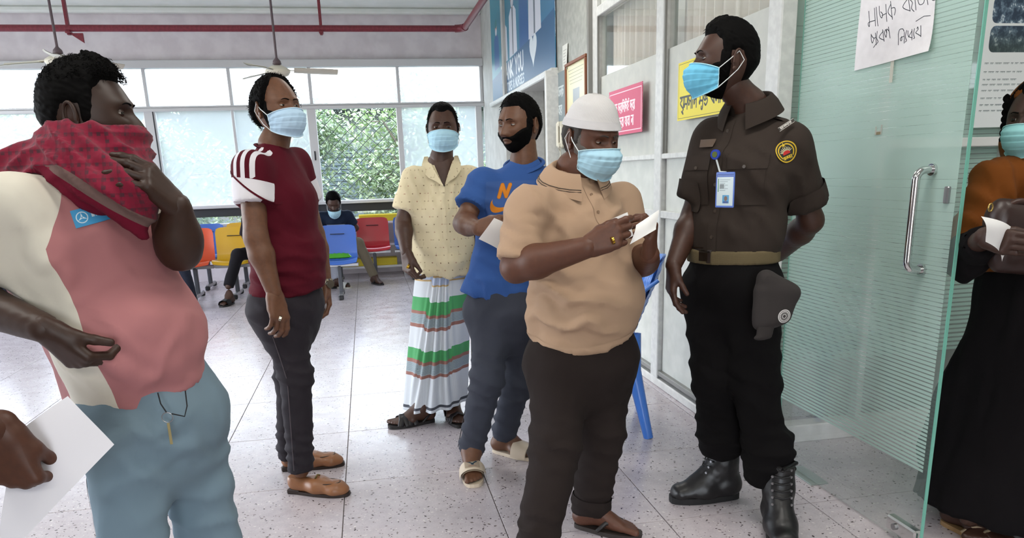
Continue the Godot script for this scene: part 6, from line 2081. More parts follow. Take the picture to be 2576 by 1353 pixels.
func build_guard() -> void:
	var z := -2.5
	var D := person("tall security guard in an olive brown uniform shirt, black trousers and boots", Vector3(1.37, 0, -2.5), skin_mat("422a20"))
	var hd := at(1824, 152, z)
	var F := facing(Vector3(1.33, 0, z), -30.0)
	var side := Vector3.UP.cross(F)
	var S := {"side": side, "neck": at(1886, 268, z - 0.01), "head": hd + Vector3(0.03, -0.05, 0),
		"shR": at(1790, 352, z - 0.10), "shL": at(1986, 362, z + 0.10), "chest": at(1868, 430, z), "waist": at(1850, 585, z), "hem": at(1842, 640, z),
		"elR": at(1745, 540, z - 0.12), "wrR": at(1694, 668, z - 0.02), "elL": at(2040, 555, z + 0.06), "wrL": at(1958, 640, z - 0.17),
		"cr": 0.118, "cw": 1.44, "wr": 0.118, "hr": 0.118, "ww": 1.32, "sl": 0.78, "s0": 0.07, "s1": 0.068, "shr": 0.058,
		"hipR": at(1785, 735, z - 0.06), "hipL": at(1893, 735, z + 0.07), "knR": at(1797, 945, z - 0.03), "knL": at(1902, 960, z + 0.10),
		"anR": at(1815, 1130, z - 0.08), "anL": at(1932, 1200, z + 0.10), "a0": 0.05, "a1": 0.042, "a2": 0.046, "a3": 0.03,
		"r0": 0.098, "r1": 0.078, "r2": 0.070, "tr": 0.115, "hr2": 0.12, "tw": 1.34, "top": at(1842, 640, z)}
	flesh_core(D, S)
	var hf := Field.new()
	hand(hf, S.wrR, at(1686, 775, z + 0.0) - S.wrR, Vector3(0.9, 0, 0.25) - F * 0.3, true, [[0.25, 0.35, 0.2], [0.4, 0.45, 0.3], [0.5, 0.5, 0.3], [0.5, 0.5, 0.3]], {"scale": 0.96, "thumb": [0.35, 0.5, 0.1], "spread": 2.0})
	flesh(D, hf, 0.0036)
	var H := {"at": hd, "face": facing(hd, -72.0, -3.0), "scale": 1.02, "style": "short", "hair": 0.015, "sides": 0.004, "curl": 0.0018, "strands": 90, "strand": 0.014, "strand_from": 0.07, "quiff": 0.3, "seed": 9, "mask": "mask_sky", "beard": 0.0055, "gaze": Vector3(0.1, -0.05, 1), "jaw": 0.24}
	D.body.add(make_head(D.node, Vector3.ZERO, H))
	var ol := cloth(hexc("332b26"), 0.88, 0.02, 0.08); var black := cloth(hexc("090708"), 0.95, 0.02, 0.0)
	var fo := Folds.new().noise(Vector3(5, 3, 5), 0.0025, 51).crease(Vector3(4.5, 3.0, 4.5), 0.0045, 57).wave(at(1900, 470, z + 0.15), Vector3(0.7, 0.7, 0), 0.09, 0.005, 0.2).wave(at(1840, 580, z + 0.15), Vector3(0.9, 0.2, 0), 0.05, 0.003, 0.10).wave(at(1790, 380, z + 0.1), Vector3(1, 0.1, 0), 0.05, 0.003, 0.12).wave(S.shL.lerp(S.elL, 0.5), Vector3(0.9, 0.4, 0), 0.06, 0.004, 0.12)
	var sf := shirt(S)
	garment(D, "uniform_shirt", sf, 0.0095, fo, ol, func(s: Shape) -> void:
		var body := part("uniform_shirt", s, ol, D.node)
		for k in ["L", "R"]:
			var a: Vector3 = S["sh" + k]; var ar: Vector3 = S["el" + k] - a
			var cuff := split(s, measure(s, func(p: Vector3) -> float:
				var t: float = (p - a).dot(ar) / ar.length_squared()
				return maxf(maxf(0.56 - t, t - 0.95), (p - a - ar * t).length() - 0.1)))
			puff(cuff[0], 0.007)
			part("rolled_cuff", cuff[0], ol, body))
	var cl := collar(D, at(1884, 272, z) + Vector3(0, 0.006, 0), Vector3(0, 1, 0) + F * 0.24, F, 0.060, 0.036, 0.026, 0.022, 0.34, ol, "collar", 1.15)
	# front placket, buttons, pockets with flaps, name bar, epaulettes
	var fx := F
	var pl := patch(sf, fo, at(1840, 470, z), -side, Vector3.UP, 0.034, 0.44, -F, 0.0022, 5, 41)
	var pk := part("placket", pl, ol, D.node)
	for k in 5:
		var b := pl.v[(3 + k * 8) * 5 + 2]
		part("button", tb([b - F * 0.001, b + F * 0.003], [0.006], 10), mat(hexc("3c332c"), 0.4), pk)
	for sd in [-1.0, 1.0]:
		var pc: Vector3 = at(1848, 440, z) + side * sd * 0.098
		var po := part("chest_pocket", patch(sf, fo, pc - Vector3(0, 0.035, 0), -side, Vector3.UP, 0.115, 0.125, -F, 0.003, 15, 15), ol, D.node)
		part("pocket_flap", patch(sf, fo, pc + Vector3(0, 0.045, 0), -side, Vector3.UP, 0.122, 0.05, -F, 0.0065, 15, 9), ol, po)
		var bt := patch(sf, fo, pc + Vector3(0, 0.028, 0), -side, Vector3.UP, 0.004, 0.004, -F, 0.007, 3, 3)
		part("pocket_button", tb([bt.v[4], bt.v[4] + F * 0.003], [0.006], 10), mat(hexc("4a4038"), 0.4), po)
		var shp: Vector3 = S.shL if sd > 0 else S.shR
		var ep := Shape.new()
		var e0: Vector3 = S.neck.lerp(shp, 0.5) + Vector3(0, 0.030, 0) ; var e1: Vector3 = shp + side * sd * 0.03 + Vector3(0, 0.047, 0)
		e0.y = maxf(e0.y, e1.y + 0.012)
		ep.tube([e0, e0.lerp(e1, 0.5) + Vector3(0, 0.008, 0), e1 + Vector3(0, 0.004, 0), e1 + side * sd * 0.022 - Vector3(0, 0.016, 0)], [0.026], 12, true, 0.16, F)
		var epl := part("epaulette", ep, ol, D.node)
		if sd > 0:
			var im := Image.create(256, 64, false, Image.FORMAT_RGB8); im.fill(hexc("2b2622"))
			im.fill_rect(Rect2i(0, 0, 256, 5), hexc("c9c5c0")); im.fill_rect(Rect2i(0, 59, 256, 5), hexc("c9c5c0"))
			write(im, ["a", "n", "s", "aa", "r"], Vector2(24, 16), 32, 6, hexc("d5d1cb"), 0.0, true, 1.3)
			var tp := Shape.new()
			var tc: Vector3 = e1 + Vector3(0, 0.0125, 0) + side * 0.012
			var tx := (Vector3(0.86, 0.38, 0.2)).normalized()
			var a0 := at(1957, 322, z + 0.16); var a1 := at(1996, 297, z + 0.15); var a2 := at(1999, 306, z + 0.16); var a3 := at(1962, 331, z + 0.17)
			tp.flat([a0, a1, a2, a3], [Vector2(0, 0), Vector2(1, 0), Vector2(1, 1), Vector2(0, 1)])
			tp.flat([a3, a2, a1, a0], [Vector2(0, 1), Vector2(1, 1), Vector2(1, 0), Vector2(0, 0)])
			part("shoulder_title", tp, printed(im, 0.7), epl)
	var nb := patch(sf, fo, at(1764, 360, z), -side, Vector3.UP, 0.058, 0.026, -F, 0.009, 7, 5)
	part("name_bar", nb, mat(hexc("57463a"), 0.4), D.node)
	# round sleeve badge
	var bd := Image.create(256, 256, false, Image.FORMAT_RGBA8); bd.fill(hexc("3a312b"))
	disc(bd, Vector2(128, 128), Vector2(126, 126), hexc("c9a51f")); disc(bd, Vector2(128, 128), Vector2(112, 112), hexc("1e2018"))
	for k in 22:
		for sx in [-1.0, 1.0]:
			var a := 0.35 + 2.0 * k / 21.0
			var c := Vector2(128 + sx * 92 * sin(a), 128 - 92 * cos(a))
			dash(bd, c, c + Vector2(sx * -14, -16).rotated(sx * (a - 1.2)), 10, hexc("cfaa22"))
	for k in 9:
		var a := -1.15 + 2.3 * k / 8.0
		dash(bd, Vector2(128, 150), Vector2(128 + 74 * sin(a), 150 - 74 * cos(a)), 8, hexc("d8cfa6"))
	disc(bd, Vector2(128, 152), Vector2(44, 36), hexc("b8241f")); bd.fill_rect(Rect2i(78, 158, 100, 30), hexc("1e2018"))
	for k in 5:
		var a := -PI / 2 + TAU * k / 5.0
		dash(bd, Vector2(128, 48), Vector2(128 + 22 * cos(a), 48 + 22 * sin(a)), 9, hexc("d9b92c"))
	write(bd, ["a", "n", "s", "aa", "r"], Vector2(70, 180), 34, 6, hexc("d9b92c"), 0.0, true, 0.72)
	var arm: Vector3 = (S.elL - S.shL).normalized()
	var bdir := (Vector3(-0.25, 0.1, 0.96)).normalized()
	var bc: Vector3 = at(1981, 380, z + 0.18)
	var bu := (-arm - bdir * (-arm).dot(bdir)).normalized(); var br := bu.cross(bdir)
	var badge := patch(sf, fo, bc, br, bu, 0.068, 0.072, -bdir, 0.002, 25, 25)
	badge = split(badge, measure_uv(badge, func(u: Vector2) -> float: return (u - Vector2(0.5, 0.5)).length() - 0.495))[0]
	part("sleeve_badge", badge, printed(bd, 0.75), D.node)
	# identity card on a blue reel
	var rl := patch(sf, fo, at(1835, 388, z), -side, Vector3.UP, 0.02, 0.02, -F, 0.004, 3, 3).v[4]
	var reel := part("badge_reel", tb([rl, rl + F * 0.010], [0.0165], 20), mat(hexc("2340b0"), 0.35), D.node)
	part("reel_disc", tb([rl + F * 0.010, rl + F * 0.0115], [0.010], 16), mat(hexc("5d6b2c"), 0.5), reel)
	var cardc := at(1824, 478, z + 0.17)
	var cy := -side * -0.1 + Vector3.UP
	var cb := Basis(-side * -1.0, Vector3.UP, F).orthonormalized()
	var ci := Image.create(192, 288, false, Image.FORMAT_RGB8); ci.fill(hexc("c3d2d6"))
	ci.fill_rect(Rect2i(0, 0, 192, 26), hexc("3b5fae")); ci.fill_rect(Rect2i(14, 40, 10, 120), hexc("3f7f5c"))
	for k in 7: ci.fill_rect(Rect2i(34, 48 + 16 * k, 120 - (k * 29) % 60, 6), hexc("8b9aa0"))
	for k in 10: ci.fill_rect(Rect2i(34 + 5 * k, 90, 2 + k % 3, 40), hexc("2c3236"))
	ci.fill_rect(Rect2i(70, 190, 76, 76), hexc("3f8fc0")); disc(ci, Vector2(108, 222), Vector2(18, 22), hexc("6b4a3a")); ci.fill_rect(Rect2i(80, 246, 56, 20), hexc("2b4f8f"))
	var card := part("identity_card", bx(cardc, Vector3(0.062, 0.1, 0.002), 0.0, cb), printed(ci, 0.25), D.node)
	var hold := Shape.new(); hold.box(cardc + Vector3(0, 0.053, 0), Vector3(0.066, 0.008, 0.005), cb, 0.001); hold.box(cardc - Vector3(0, 0.053, 0), Vector3(0.066, 0.006, 0.005), cb, 0.001); hold.box(cardc + cb.x * 0.032, Vector3(0.004, 0.108, 0.005), cb, 0.001); hold.box(cardc - cb.x * 0.032, Vector3(0.004, 0.108, 0.005), cb, 0.001)
	part("card_holder", hold, mat(hexc("4a6cc0"), 0.3), card)
	part("card_strap", tb([rl + Vector3(0, -0.014, 0), (rl + cardc) * 0.5 + F * 0.004, cardc + Vector3(0, 0.056, 0)], [0.0035], 6), mat(hexc("b9c0c2"), 0.3), card)
	# belt
	var bf := Field.new()
	bf.bone(at(1843, 622, z), at(1842, 656, z), 0.1285, 0.1285, 0.01, 1.34, side, 3)
	garment(D, "belt", bf, 0.007, null, cloth(hexc("5f5540"), 0.9, 0.1, 0.1), func(s: Shape) -> void:
		var bl := part("belt", s, cloth(hexc("665a42"), 0.9, 0.1, 0.1), D.node)
		var bp := Field.new()
		var bk := patch(bf, null, at(1755, 640, z + 0.05), -side, Vector3.UP, 0.05, 0.052, -(F - side * 0.25).normalized(), 0.004, 9, 7)
		part("buckle", bk, mat(hexc("5b5348"), 0.25, 0.9), bl)
		part("belt_keeper", patch(bf, null, at(1788, 640, z + 0.05), -side, Vector3.UP, 0.018, 0.058, -F, 0.004, 5, 7), mat(hexc("2a2220"), 0.4), bl))
	# trousers, gathered over the boots
	var tf := Folds.new().noise(Vector3(5, 4, 5), 0.004, 53).crease(Vector3(5, 5, 5), 0.006, 58)
	for k in ["R", "L"]:
		tf.wave(S["an" + k] + Vector3(0, 0.10, 0), Vector3(0.2, 1, 0), 0.07, 0.010, 0.14).wave(S["kn" + k], Vector3(0.3, 1, 0.2), 0.09, 0.008, 0.16)
	var pf := pants(S)
	for k in ["R", "L"]:
		pf.bone(S["an" + k] + Vector3(0, 0.14, 0), S["an" + k] + Vector3(0, 0.055, 0), 0.082, 0.086, 0.05)
	garment(D, "trousers", pf, 0.0105, tf, black)
	var lea := mat(hexc("121011"), 0.42)
	shoe(D, on_y(1858, 1250, 0), on_y(1684, 1262, 0), "boot", lea, mat(hexc("0f0e0f"), 0.7))
	var hl := on_y(1944, 1306, 0)
	shoe(D, hl, hl + Vector3(-0.10, 0, 0.27), "boot", lea, mat(hexc("0f0e0f"), 0.7))
	# the cap stuffed in his pocket is a thing of its own
	build_guard_cap(z)
func measure_uv(s: Shape, fn: Callable) -> PackedFloat32Array:
	var f := PackedFloat32Array(); f.resize(s.v.size())
	for i in s.v.size(): f[i] = fn.call(s.uv[i])
	return f
func build_guard_cap(z: float) -> void:
	var zc := z + 0.24
	var base := at(1950, 770, zc)
	var n := thing("uniform_cap", "dark grey peaked cap tucked in the trouser pocket of the security guard", "cap", base)
	var f := Field.new()
	f.bone(at(1926, 702, zc) - base, at(1990, 738, zc) - base, 0.026, 0.026, 0.02)
	f.bone(at(1990, 738, zc) - base, at(1972, 790, zc) - base, 0.026, 0.024, 0.02)
	f.bone(at(1926, 702, zc - 0.02) - base, at(1922, 800, zc) - base, 0.026, 0.024, 0.03)
	f.bone(at(1955, 735, zc) - base, at(1945, 800, zc) - base, 0.036, 0.034, 0.03, 1.3, Vector3(1, 0.3, 0.2))
	f.bone(at(1916, 735, zc) - base, at(1914, 812, zc) - base, 0.024, 0.022, 0.03)
	var fo := Folds.new().noise(Vector3(9, 9, 9), 0.003, 61)
	job(f, 0.006, fo, func(s: Shape) -> void: part("crown", s, cloth(hexc("34302f"), 0.9), n))
	var b := Field.new()
	b.bone(at(1932, 785, zc + 0.01) - base, at(1922, 846, zc + 0.02) - base, 0.015, 0.012, 0.02, 3.0, Vector3(1, 0.15, 0.1))
	job(b, 0.005, null, func(s: Shape) -> void: part("peak", s, cloth(hexc("2e2a29"), 0.85), n))
	var im := Image.create(128, 128, false, Image.FORMAT_RGB8); im.fill(hexc("34302f"))
	for r in [[60, "c8c5c2"], [50, "34302f"], [46, "c8c5c2"], [38, "34302f"], [22, "bdbab7"], [14, "34302f"]]: disc(im, Vector2(64, 64), Vector2(r[0], r[0]), hexc(r[1]))
	for k in 16: dash(im, Vector2(64, 64) + Vector2(30, 0).rotated(TAU * k / 16), Vector2(64, 64) + Vector2(36, 0).rotated(TAU * k / 16), 5, hexc("c8c5c2"))
	var ids := f.all_ids()
	var c := at(1968, 790, zc) - base
	var dirv := (Vector3(-0.35, 0, 0.94)).normalized()
	var em := patch(f, fo, c, Vector3(0.94, 0.0, 0.35).normalized(), Vector3(0.0, 1.0, 0.0), 0.046, 0.05, -dirv, 0.002, 17, 17)
	em = split(em, measure_uv(em, func(u: Vector2) -> float: return (u - Vector2(0.5, 0.5)).length() - 0.47))[0]
	part("cap_emblem", em, printed(im, 0.7), n)
func build_blue() -> void:
	var z := -3.27
	var D := person("bearded man in a blue T-shirt with an orange mark, grey jeans and slides", Vector3(0.52, 0, -3.27), skin_mat("63422f"))
	var hd := at(1306, 314, z)
	var F := facing(Vector3(0.6, 0, z), -14.0)
	var side := Vector3.UP.cross(F)
	var S := {"side": side, "neck": at(1318, 404, z - 0.01), "head": hd + Vector3(0.02, -0.05, 0),
		"shR": at(1212, 462, z + 0.02), "shL": at(1392, 460, z - 0.02), "chest": at(1290, 540, z), "waist": at(1280, 660, z), "hem": at(1262, 752, z),
		"elR": at(1166, 562, z + 0.10), "wrR": at(1205, 574, z + 0.27), "elL": at(1420, 600, z), "wrL": at(1400, 700, z + 0.15),
		"cr": 0.112, "cw": 1.40, "wr": 0.112, "hr": 0.138, "ww": 1.42, "sl": 0.62, "s0": 0.062, "s1": 0.072, "shr": 0.052,
		"hipR": at(1236, 800, z + 0.03), "hipL": at(1310, 800, z), "knR": at(1226, 950, z + 0.12), "knL": at(1300, 960, z - 0.03),
		"anR": on_y(1192, 1222, 0.0) + Vector3(0.015, 0.085, -0.2), "anL": on_y(1268, 1140, 0.0) + Vector3(0, 0.085, 0), "a0": 0.046, "a1": 0.042, "a2": 0.044, "a3": 0.028,
		"r0": 0.088, "r1": 0.068, "r2": 0.058, "tr": 0.108, "hr2": 0.12, "top": at(1264, 720, z)}
	flesh_core(D, S)
	var hf := Field.new()
	hand(hf, S.wrR, at(1255, 566, z + 0.33) - S.wrR, Vector3(0.1, -0.3, -1.0), true, [[0.7, 0.6, 0.3], [0.9, 0.8, 0.4], [1.0, 0.9, 0.4], [1.0, 0.9, 0.5]], {"scale": 1.0, "thumb": [0.15, 0.5, 0.1], "spread": 0.6})
	flesh(D, hf, 0.0038)
	var H := {"at": hd, "face": facing(hd, -40.0, 2.0), "scale": 0.99, "style": "short", "hair": 0.013, "sides": 0.007, "curl": 0.003, "strands": 260, "strand": 0.014, "quiff": 0.2, "seed": 15, "beard": 0.0065, "gaze": Vector3(-0.45, 0.02, 1), "jaw": 0.22}
	D.body.add(make_head(D.node, Vector3.ZERO, H))
	var blue := cloth(hexc("33548f"), 0.9, 0.025)
	var fo := Folds.new().noise(Vector3(5, 3, 5), 0.003, 71).crease(Vector3(4, 3.2, 4), 0.005, 77).wave(at(1250, 680, z + 0.1), Vector3(0.3, 1, 0), 0.08, 0.006, 0.16).wave(S.shR.lerp(S.elR, 0.4), Vector3(0.5, 0.8, 0), 0.06, 0.005, 0.1).wave(at(1220, 740, z + 0.1), Vector3(0.9, 0.3, 0), 0.07, 0.006, 0.12)
	var sf := shirt(S)
	garment(D, "t_shirt", sf, 0.0095, fo, blue)
	collar(D, S.neck + Vector3(0, -0.008, 0), Vector3(0, 1, 0) + F * 0.28, F, 0.066, 0.008, 0.0, -0.004, 0.02, blue, "neck_rib", 1.15)
	# the orange mark on the chest: a slanted N over a curved tick
	var im := Image.create(512, 384, false, Image.FORMAT_RGBA8); im.fill(hexc("33548f"))
	var og := hexc("cf7d17"); var edge := hexc("e0a04a")
	for w in [[44, hexc("a35f12")], [34, og]]:
		path(im, [Vector2(122, 170), Vector2(160, 40), Vector2(205, 165), Vector2(246, 40)], w[0], w[1])
	var sw := PackedVector2Array()
	for k in 25: 
		var t := k / 24.0
		sw.append(Vector2(60, 190).bezier_interpolate(Vector2(-40, 400), Vector2(120, 380), Vector2(480, 180), t))
	for k in 25:
		var t := k / 24.0
		sw.append(Vector2(480, 180).bezier_interpolate(Vector2(200, 300), Vector2(40, 330), Vector2(60, 190), t))
	fillpoly(im, sw, og)
	var mk := patch(sf, fo, at(1300, 497, z), -side * -1.0, Vector3.UP, 0.19, 0.145, -F, 0.0015, 29, 25)
	part("chest_mark", mk, printed(im, 0.85), D.node)
	var jean := cloth(hexc("3a3d47"), 0.85, 0.03, 0.15)
	var jf := Folds.new().noise(Vector3(7, 5, 7), 0.003, 73).crease(Vector3(6, 5, 6), 0.005, 78)
	for k in ["R", "L"]:
		jf.wave(S["kn" + k] + Vector3(0, -0.02, 0), Vector3(0.3, 1, 0), 0.06, 0.008, 0.13).wave(S["an" + k] + Vector3(0, 0.09, 0), Vector3(0.5, 1, 0.1), 0.06, 0.008, 0.11)
	garment(D, "jeans", pants(S), 0.0105, jf, jean)
	stitched([S.hipR - side * 0.095 + Vector3(0, 0.05, 0), S.hipR.lerp(S.knR, 0.5) - side * 0.083, S.knR - side * 0.072, S.anR - side * 0.058 + Vector3(0, 0.02, 0)], 0.002, mat(hexc("23252c"), 0.8), D, "side_seam")
	var cream := mat(hexc("c9b9a4"), 0.5)
	var toe := on_y(1192, 1218, 0.018); var heel := toe + Vector3(0.02, 0, -0.25)
	var ff := Field.new(); foot(ff, heel + Vector3(0, 0.075, 0.05), heel, toe, -1.0, 1.0); flesh(D, ff, 0.005)
	flipflop(D, heel, toe + Vector3(0, 0, 0.02), cream, cream, "slide")
	var vi := Image.create(128, 96, false, Image.FORMAT_RGB8); vi.fill(hexc("c9b9a4"))
	path(vi, [Vector2(26, 14), Vector2(60, 52), Vector2(100, 16)], 13, hexc("2c4a5c")); disc(vi, Vector2(61, 60), Vector2(12, 10), hexc("2c4a5c")); vi.fill_rect(Rect2i(28, 78, 68, 6), hexc("b06a60"))
	var tY := (toe - heel).normalized(); var tX := Vector3.UP.cross(tY)
	var mp := Shape.new(); var MP := PackedVector3Array()
	for j in 5:
		for i in 7:
			var a := PI * (0.32 + 0.36 * i / 6.0)
			MP.append(heel - tY * 0.012 + Vector3(0, -0.017, 0) - tX * (-0.0625 * cos(a)) + Vector3(0, 0.013 + 0.0715 * pow(sin(a), 0.7) * (1.0 - 0.22 * (0.2 + 0.5 * j / 4.0)), 0) + tY * (0.53 + 0.2 * j / 4.0) * 0.265)
	mp.grid(MP, 7, 5); var mp2 := Shape.new(); mp2.grid(MP, 7, 5, true); mp.add(mp2)
	part("slide_mark", mp, printed(vi, 0.6), D.node)
	var d2 := (on_y(1345, 1158, 0.0) - on_y(1250, 1140, 0.0)).normalized(); var h2 := Vector3(S.anL.x, 0.018, S.anL.z) - d2 * 0.05; var t2 := h2 + d2 * 0.24
	var f2 := Field.new(); foot(f2, h2 + Vector3(0, 0.075, 0) + d2 * 0.05, h2, t2, 1.0, 1.0); flesh(D, f2, 0.005)
	flipflop(D, h2, t2, cream, cream, "slide")
	sheet("paper_slip", "crumpled white paper held by the man in the blue T-shirt", [at(1243, 548, z + 0.36), at(1300, 585, z + 0.30), at(1290, 650, z + 0.28), at(1205, 600, z + 0.36)], 11, 9, Vector3(0.2, 0.4, 1), M.paper, 0.012)

func build_cream() -> void:
	var z := -4.03
	var D := person("man in a cream dotted shirt and a striped lungi with leather sandals", Vector3(0.36, 0, -4.03), skin_mat("452d22"))
	var hd := at(1114, 322, z)
	var F := facing(Vector3(0.4, 0, z), -6.0)
	var side := Vector3.UP.cross(F)
	var S := {"side": side, "neck": at(1110, 402, z - 0.01), "head": hd + Vector3(0, -0.05, 0),
		"shR": at(1040, 452, z), "shL": at(1184, 450, z), "chest": at(1112, 530, z), "waist": at(1116, 620, z), "hem": at(1118, 686, z),
		"elR": at(1014, 560, z + 0.02), "wrR": at(1022, 634, z + 0.12), "elL": at(1215, 560, z), "wrL": at(1205, 640, z + 0.08),
		"cr": 0.112, "cw": 1.42, "wr": 0.118, "hr": 0.132, "ww": 1.28, "sl": 0.72, "s0": 0.062, "s1": 0.073, "shr": 0.05,
		"hipR": at(1092, 730, z - 0.02), "hipL": at(1142, 730, z - 0.02), "knR": at(1088, 860, z - 0.02), "knL": at(1144, 860, z - 0.02),
		"anR": at(1076, 1020, z), "anL": at(1142, 1022, z - 0.05), "a0": 0.046, "a1": 0.04, "a2": 0.044, "a3": 0.03}
	S["nr"] = 0.056
	flesh_core(D, S)
	var chest := Field.new()
	chest.bone(S.neck + Vector3(0, -0.02, 0), S.chest + Vector3(0, 0.02, 0), 0.062, 0.1, 0.03, 1.25, side)
	flesh(D, chest, 0.011)
	var hf := Field.new()
	hand(hf, S.wrR, at(1030, 690, z + 0.15) - S.wrR, Vector3(0.7, 0, -0.5), true, [[0.6, 0.7, 0.4], [0.8, 0.8, 0.4], [0.85, 0.9, 0.4], [0.9, 0.9, 0.4]], {"scale": 1.03, "thumb": [0.35, 0.3, 0.2]})
	flesh(D, hf, 0.004)
	var hl := Field.new()
	hand(hl, S.wrL, Vector3(0, -1, 0.1), Vector3(-0.7, 0, -0.5), false, [[0.4, 0.5, 0.3]], {"scale": 1.0})
	flesh(D, hl, 0.005)
	part("ring", tb([at(1024, 668, z + 0.17), at(1029, 671, z + 0.17)], [0.0125], 12), mat(hexc("c09a3a"), 0.25, 1.0), D.node)
	var H := {"at": hd, "face": facing(hd, -2.0, 0.0), "scale": 0.99, "style": "high", "hair": 0.012, "sides": 0.0035, "curl": 0.0018, "strands": 220, "strand": 0.018, "seed": 21, "mask": "mask_blue", "gaze": Vector3(0.1, 0, 1), "forward": false}
	D.body.add(make_head(D.node, Vector3.ZERO, H))
	# dotted cotton
	var im := Image.create(256, 256, false, Image.FORMAT_RGB8); im.fill(hexc("d2c4a2"))
	for k in 3:
		for j in 3:
			var c := Vector2(40 + 85 * k + (42 if j % 2 == 1 else 0), 42 + 85 * j)
			disc(im, Vector2(fposmod(c.x, 256), c.y), Vector2(7, 7), hexc("6d5742") if (k + j) % 3 < 2 else hexc("9a6a5a"))
	im.generate_mipmaps()
	var cot := cloth(hexc("ffffff"), 0.95, 0.02); cot.albedo_texture = ImageTexture.create_from_image(im); cot.uv1_scale = Vector3.ONE * 8.5
	var fo := Folds.new().noise(Vector3(5, 3, 5), 0.004, 81).crease(Vector3(5, 3, 5), 0.006, 87).wave(at(1090, 660, z + 0.1), Vector3(0.8, 0.5, 0), 0.08, 0.006, 0.15).wave(at(1060, 470, z + 0.1), Vector3(0.8, 0.3, 0), 0.05, 0.005, 0.12).wave(at(1160, 480, z + 0.1), Vector3(0.8, -0.3, 0), 0.05, 0.005, 0.12)
	var sf := shirt(S)
	sf.bone(at(1132, 660, z + 0.12), at(1130, 694, z + 0.13), 0.04, 0.012, 0.03, 1.6, side)
	garment(D, "shirt", sf, 0.0095, fo, cot, func(s: Shape) -> void:
		var v0: Vector3 = at(1118, 473, z + 0.1)
		var r := split(s, measure(s, func(p: Vector3) -> float:
			var q: Vector3 = p - v0
			var lat := absf(q.dot(side)) 
			return maxf(lat - maxf(0.0, q.y) * 0.44, maxf(-q.y, -q.dot(F) - 0.08))))
		part("shirt", r[1], cot, D.node))
	for sd in [-1.0, 1.0]:
		var tip: Vector3 = at(1118, 470, z + 0.125)
		var top: Vector3 = S.neck + side * sd * 0.07 + Vector3(0, 0.018, 0) - F * 0.01
		var P := PackedVector3Array()
		for j in 7:
			for i in 5:
				var t := j / 6.0; var u := i / 4.0
				var p: Vector3 = top.lerp(tip, t) + F * (0.035 * sin(t * PI)) + side * sd * (0.05 * u * sin(minf(1.0, t * 1.25 + 0.12) * PI)) + Vector3(0, 0.0 - 0.03 * u * sin(t * PI), 0) + F * 0.012 * u * (1 - t)
				P.append(p)
		var q := Shape.new(); q.grid(P, 5, 7); var q2 := Shape.new(); q2.grid(P, 5, 7, true); puff(q, 0.0015); puff(q2, 0.0015); q.add(q2)
		part("lapel", q, cot, D.node)
	var pl := patch(sf, fo, at(1122, 570, z), -side * -1.0, Vector3.UP, 0.032, 0.42, -F, 0.002, 5, 31)
	part("placket", pl, cot, D.node)
	# lungi: a tube of cotton, gathered into a fan of pleats in front
	var li := Image.create(256, 1024, false, Image.FORMAT_RGB8); li.fill(hexc("c9cdd2"))
	var bands := [[0, 40, "7fa9c9"], [40, 55, "b79a6c"], [55, 110, "a9b3c9"], [110, 122, "b79a6c"], [235, 330, "4f9a62"], [330, 352, "93685f"], [352, 420, "9aa6ab"], [420, 445, "93685f"], [590, 665, "4f9a62"], [665, 690, "93685f"], [690, 760, "9aa6ab"], [760, 782, "93685f"], [985, 1004, "4a4c54"]]
	for b in bands: li.fill_rect(Rect2i(0, b[0], 256, b[1] - b[0]), hexc(b[2]))
	for k in 10:
		for y in [[356, 416], [694, 756]]:
			li.fill_rect(Rect2i(0, int(lerpf(y[0], y[1], k / 10.0)), 256, 2), hexc("6d7a80"))
	for x in range(0, 256, 8): 
		for y in 1024: 
			var c := li.get_pixel(x, y); li.set_pixel(x, y, c * 0.96)
	var lm := cloth(Color.WHITE, 0.95, 0.0, 0.2); lm.heightmap_enabled = false; lm.uv1_triplanar = false; lm.uv1_scale = Vector3.ONE
	lm.albedo_texture = ImageTexture.create_from_image(li)
	var nu := 220; var nv := 56
	var P := PackedVector3Array(); var UVs := PackedVector2Array()
	var topc := at(1117, 668, z); var y0 := topc.y + 0.02; var y1 := at(1085, 1016, z).y
	var front := Vector3.UP.cross(side)
	for j in nv:
		var v := float(j) / (nv - 1)
		for i in nu:
			var a := TAU * i / (nu - 1) - PI                                # 0 is the front
			var rx := lerpf(0.142, 0.176, pow(v, 0.6)); var rz := lerpf(0.112, 0.150, pow(v, 0.7))
			var fan := exp(-pow(a / lerpf(0.28, 0.75, v), 4.0))
			var pleat := fan * (0.010 + 0.012 * v) * cos(a * lerpf(34.0, 13.0, v)) * smoothstep(0.0, 0.15, v) + (1.0 - fan) * 0.010 * v * sin(a * 9.0 + 1.0) + fan * 0.02 * smoothstep(0.05, 0.4, v)
			var c := Vector3(lerpf(topc.x, at(1096, 1016, z).x, v), 0, topc.z - 0.01)
			var p: Vector3 = c + side * (sin(a) * (rx + pleat)) + front * (-1.0 if front.dot(F) < 0 else 1.0) * (cos(a) * (rz + pleat))
			p.y = lerpf(y0, y1, v) + 0.02 * v * sin(a) 
			P.append(p)
			UVs.append(Vector2(a * 0.6, v * lerpf(1.08, 1.0, v) - (0.0 if fan < 0.5 else 0.045) * (1.0 - v)))
	var q := Shape.new(); q.grid(P, nu, nv); q.uv = UVs
	if q.n[nu / 2].dot(F) < 0:
		var q3 := Shape.new(); q3.grid(P, nu, nv, true); q3.uv = UVs; q = q3
	part("lungi", q, lm, D.node)
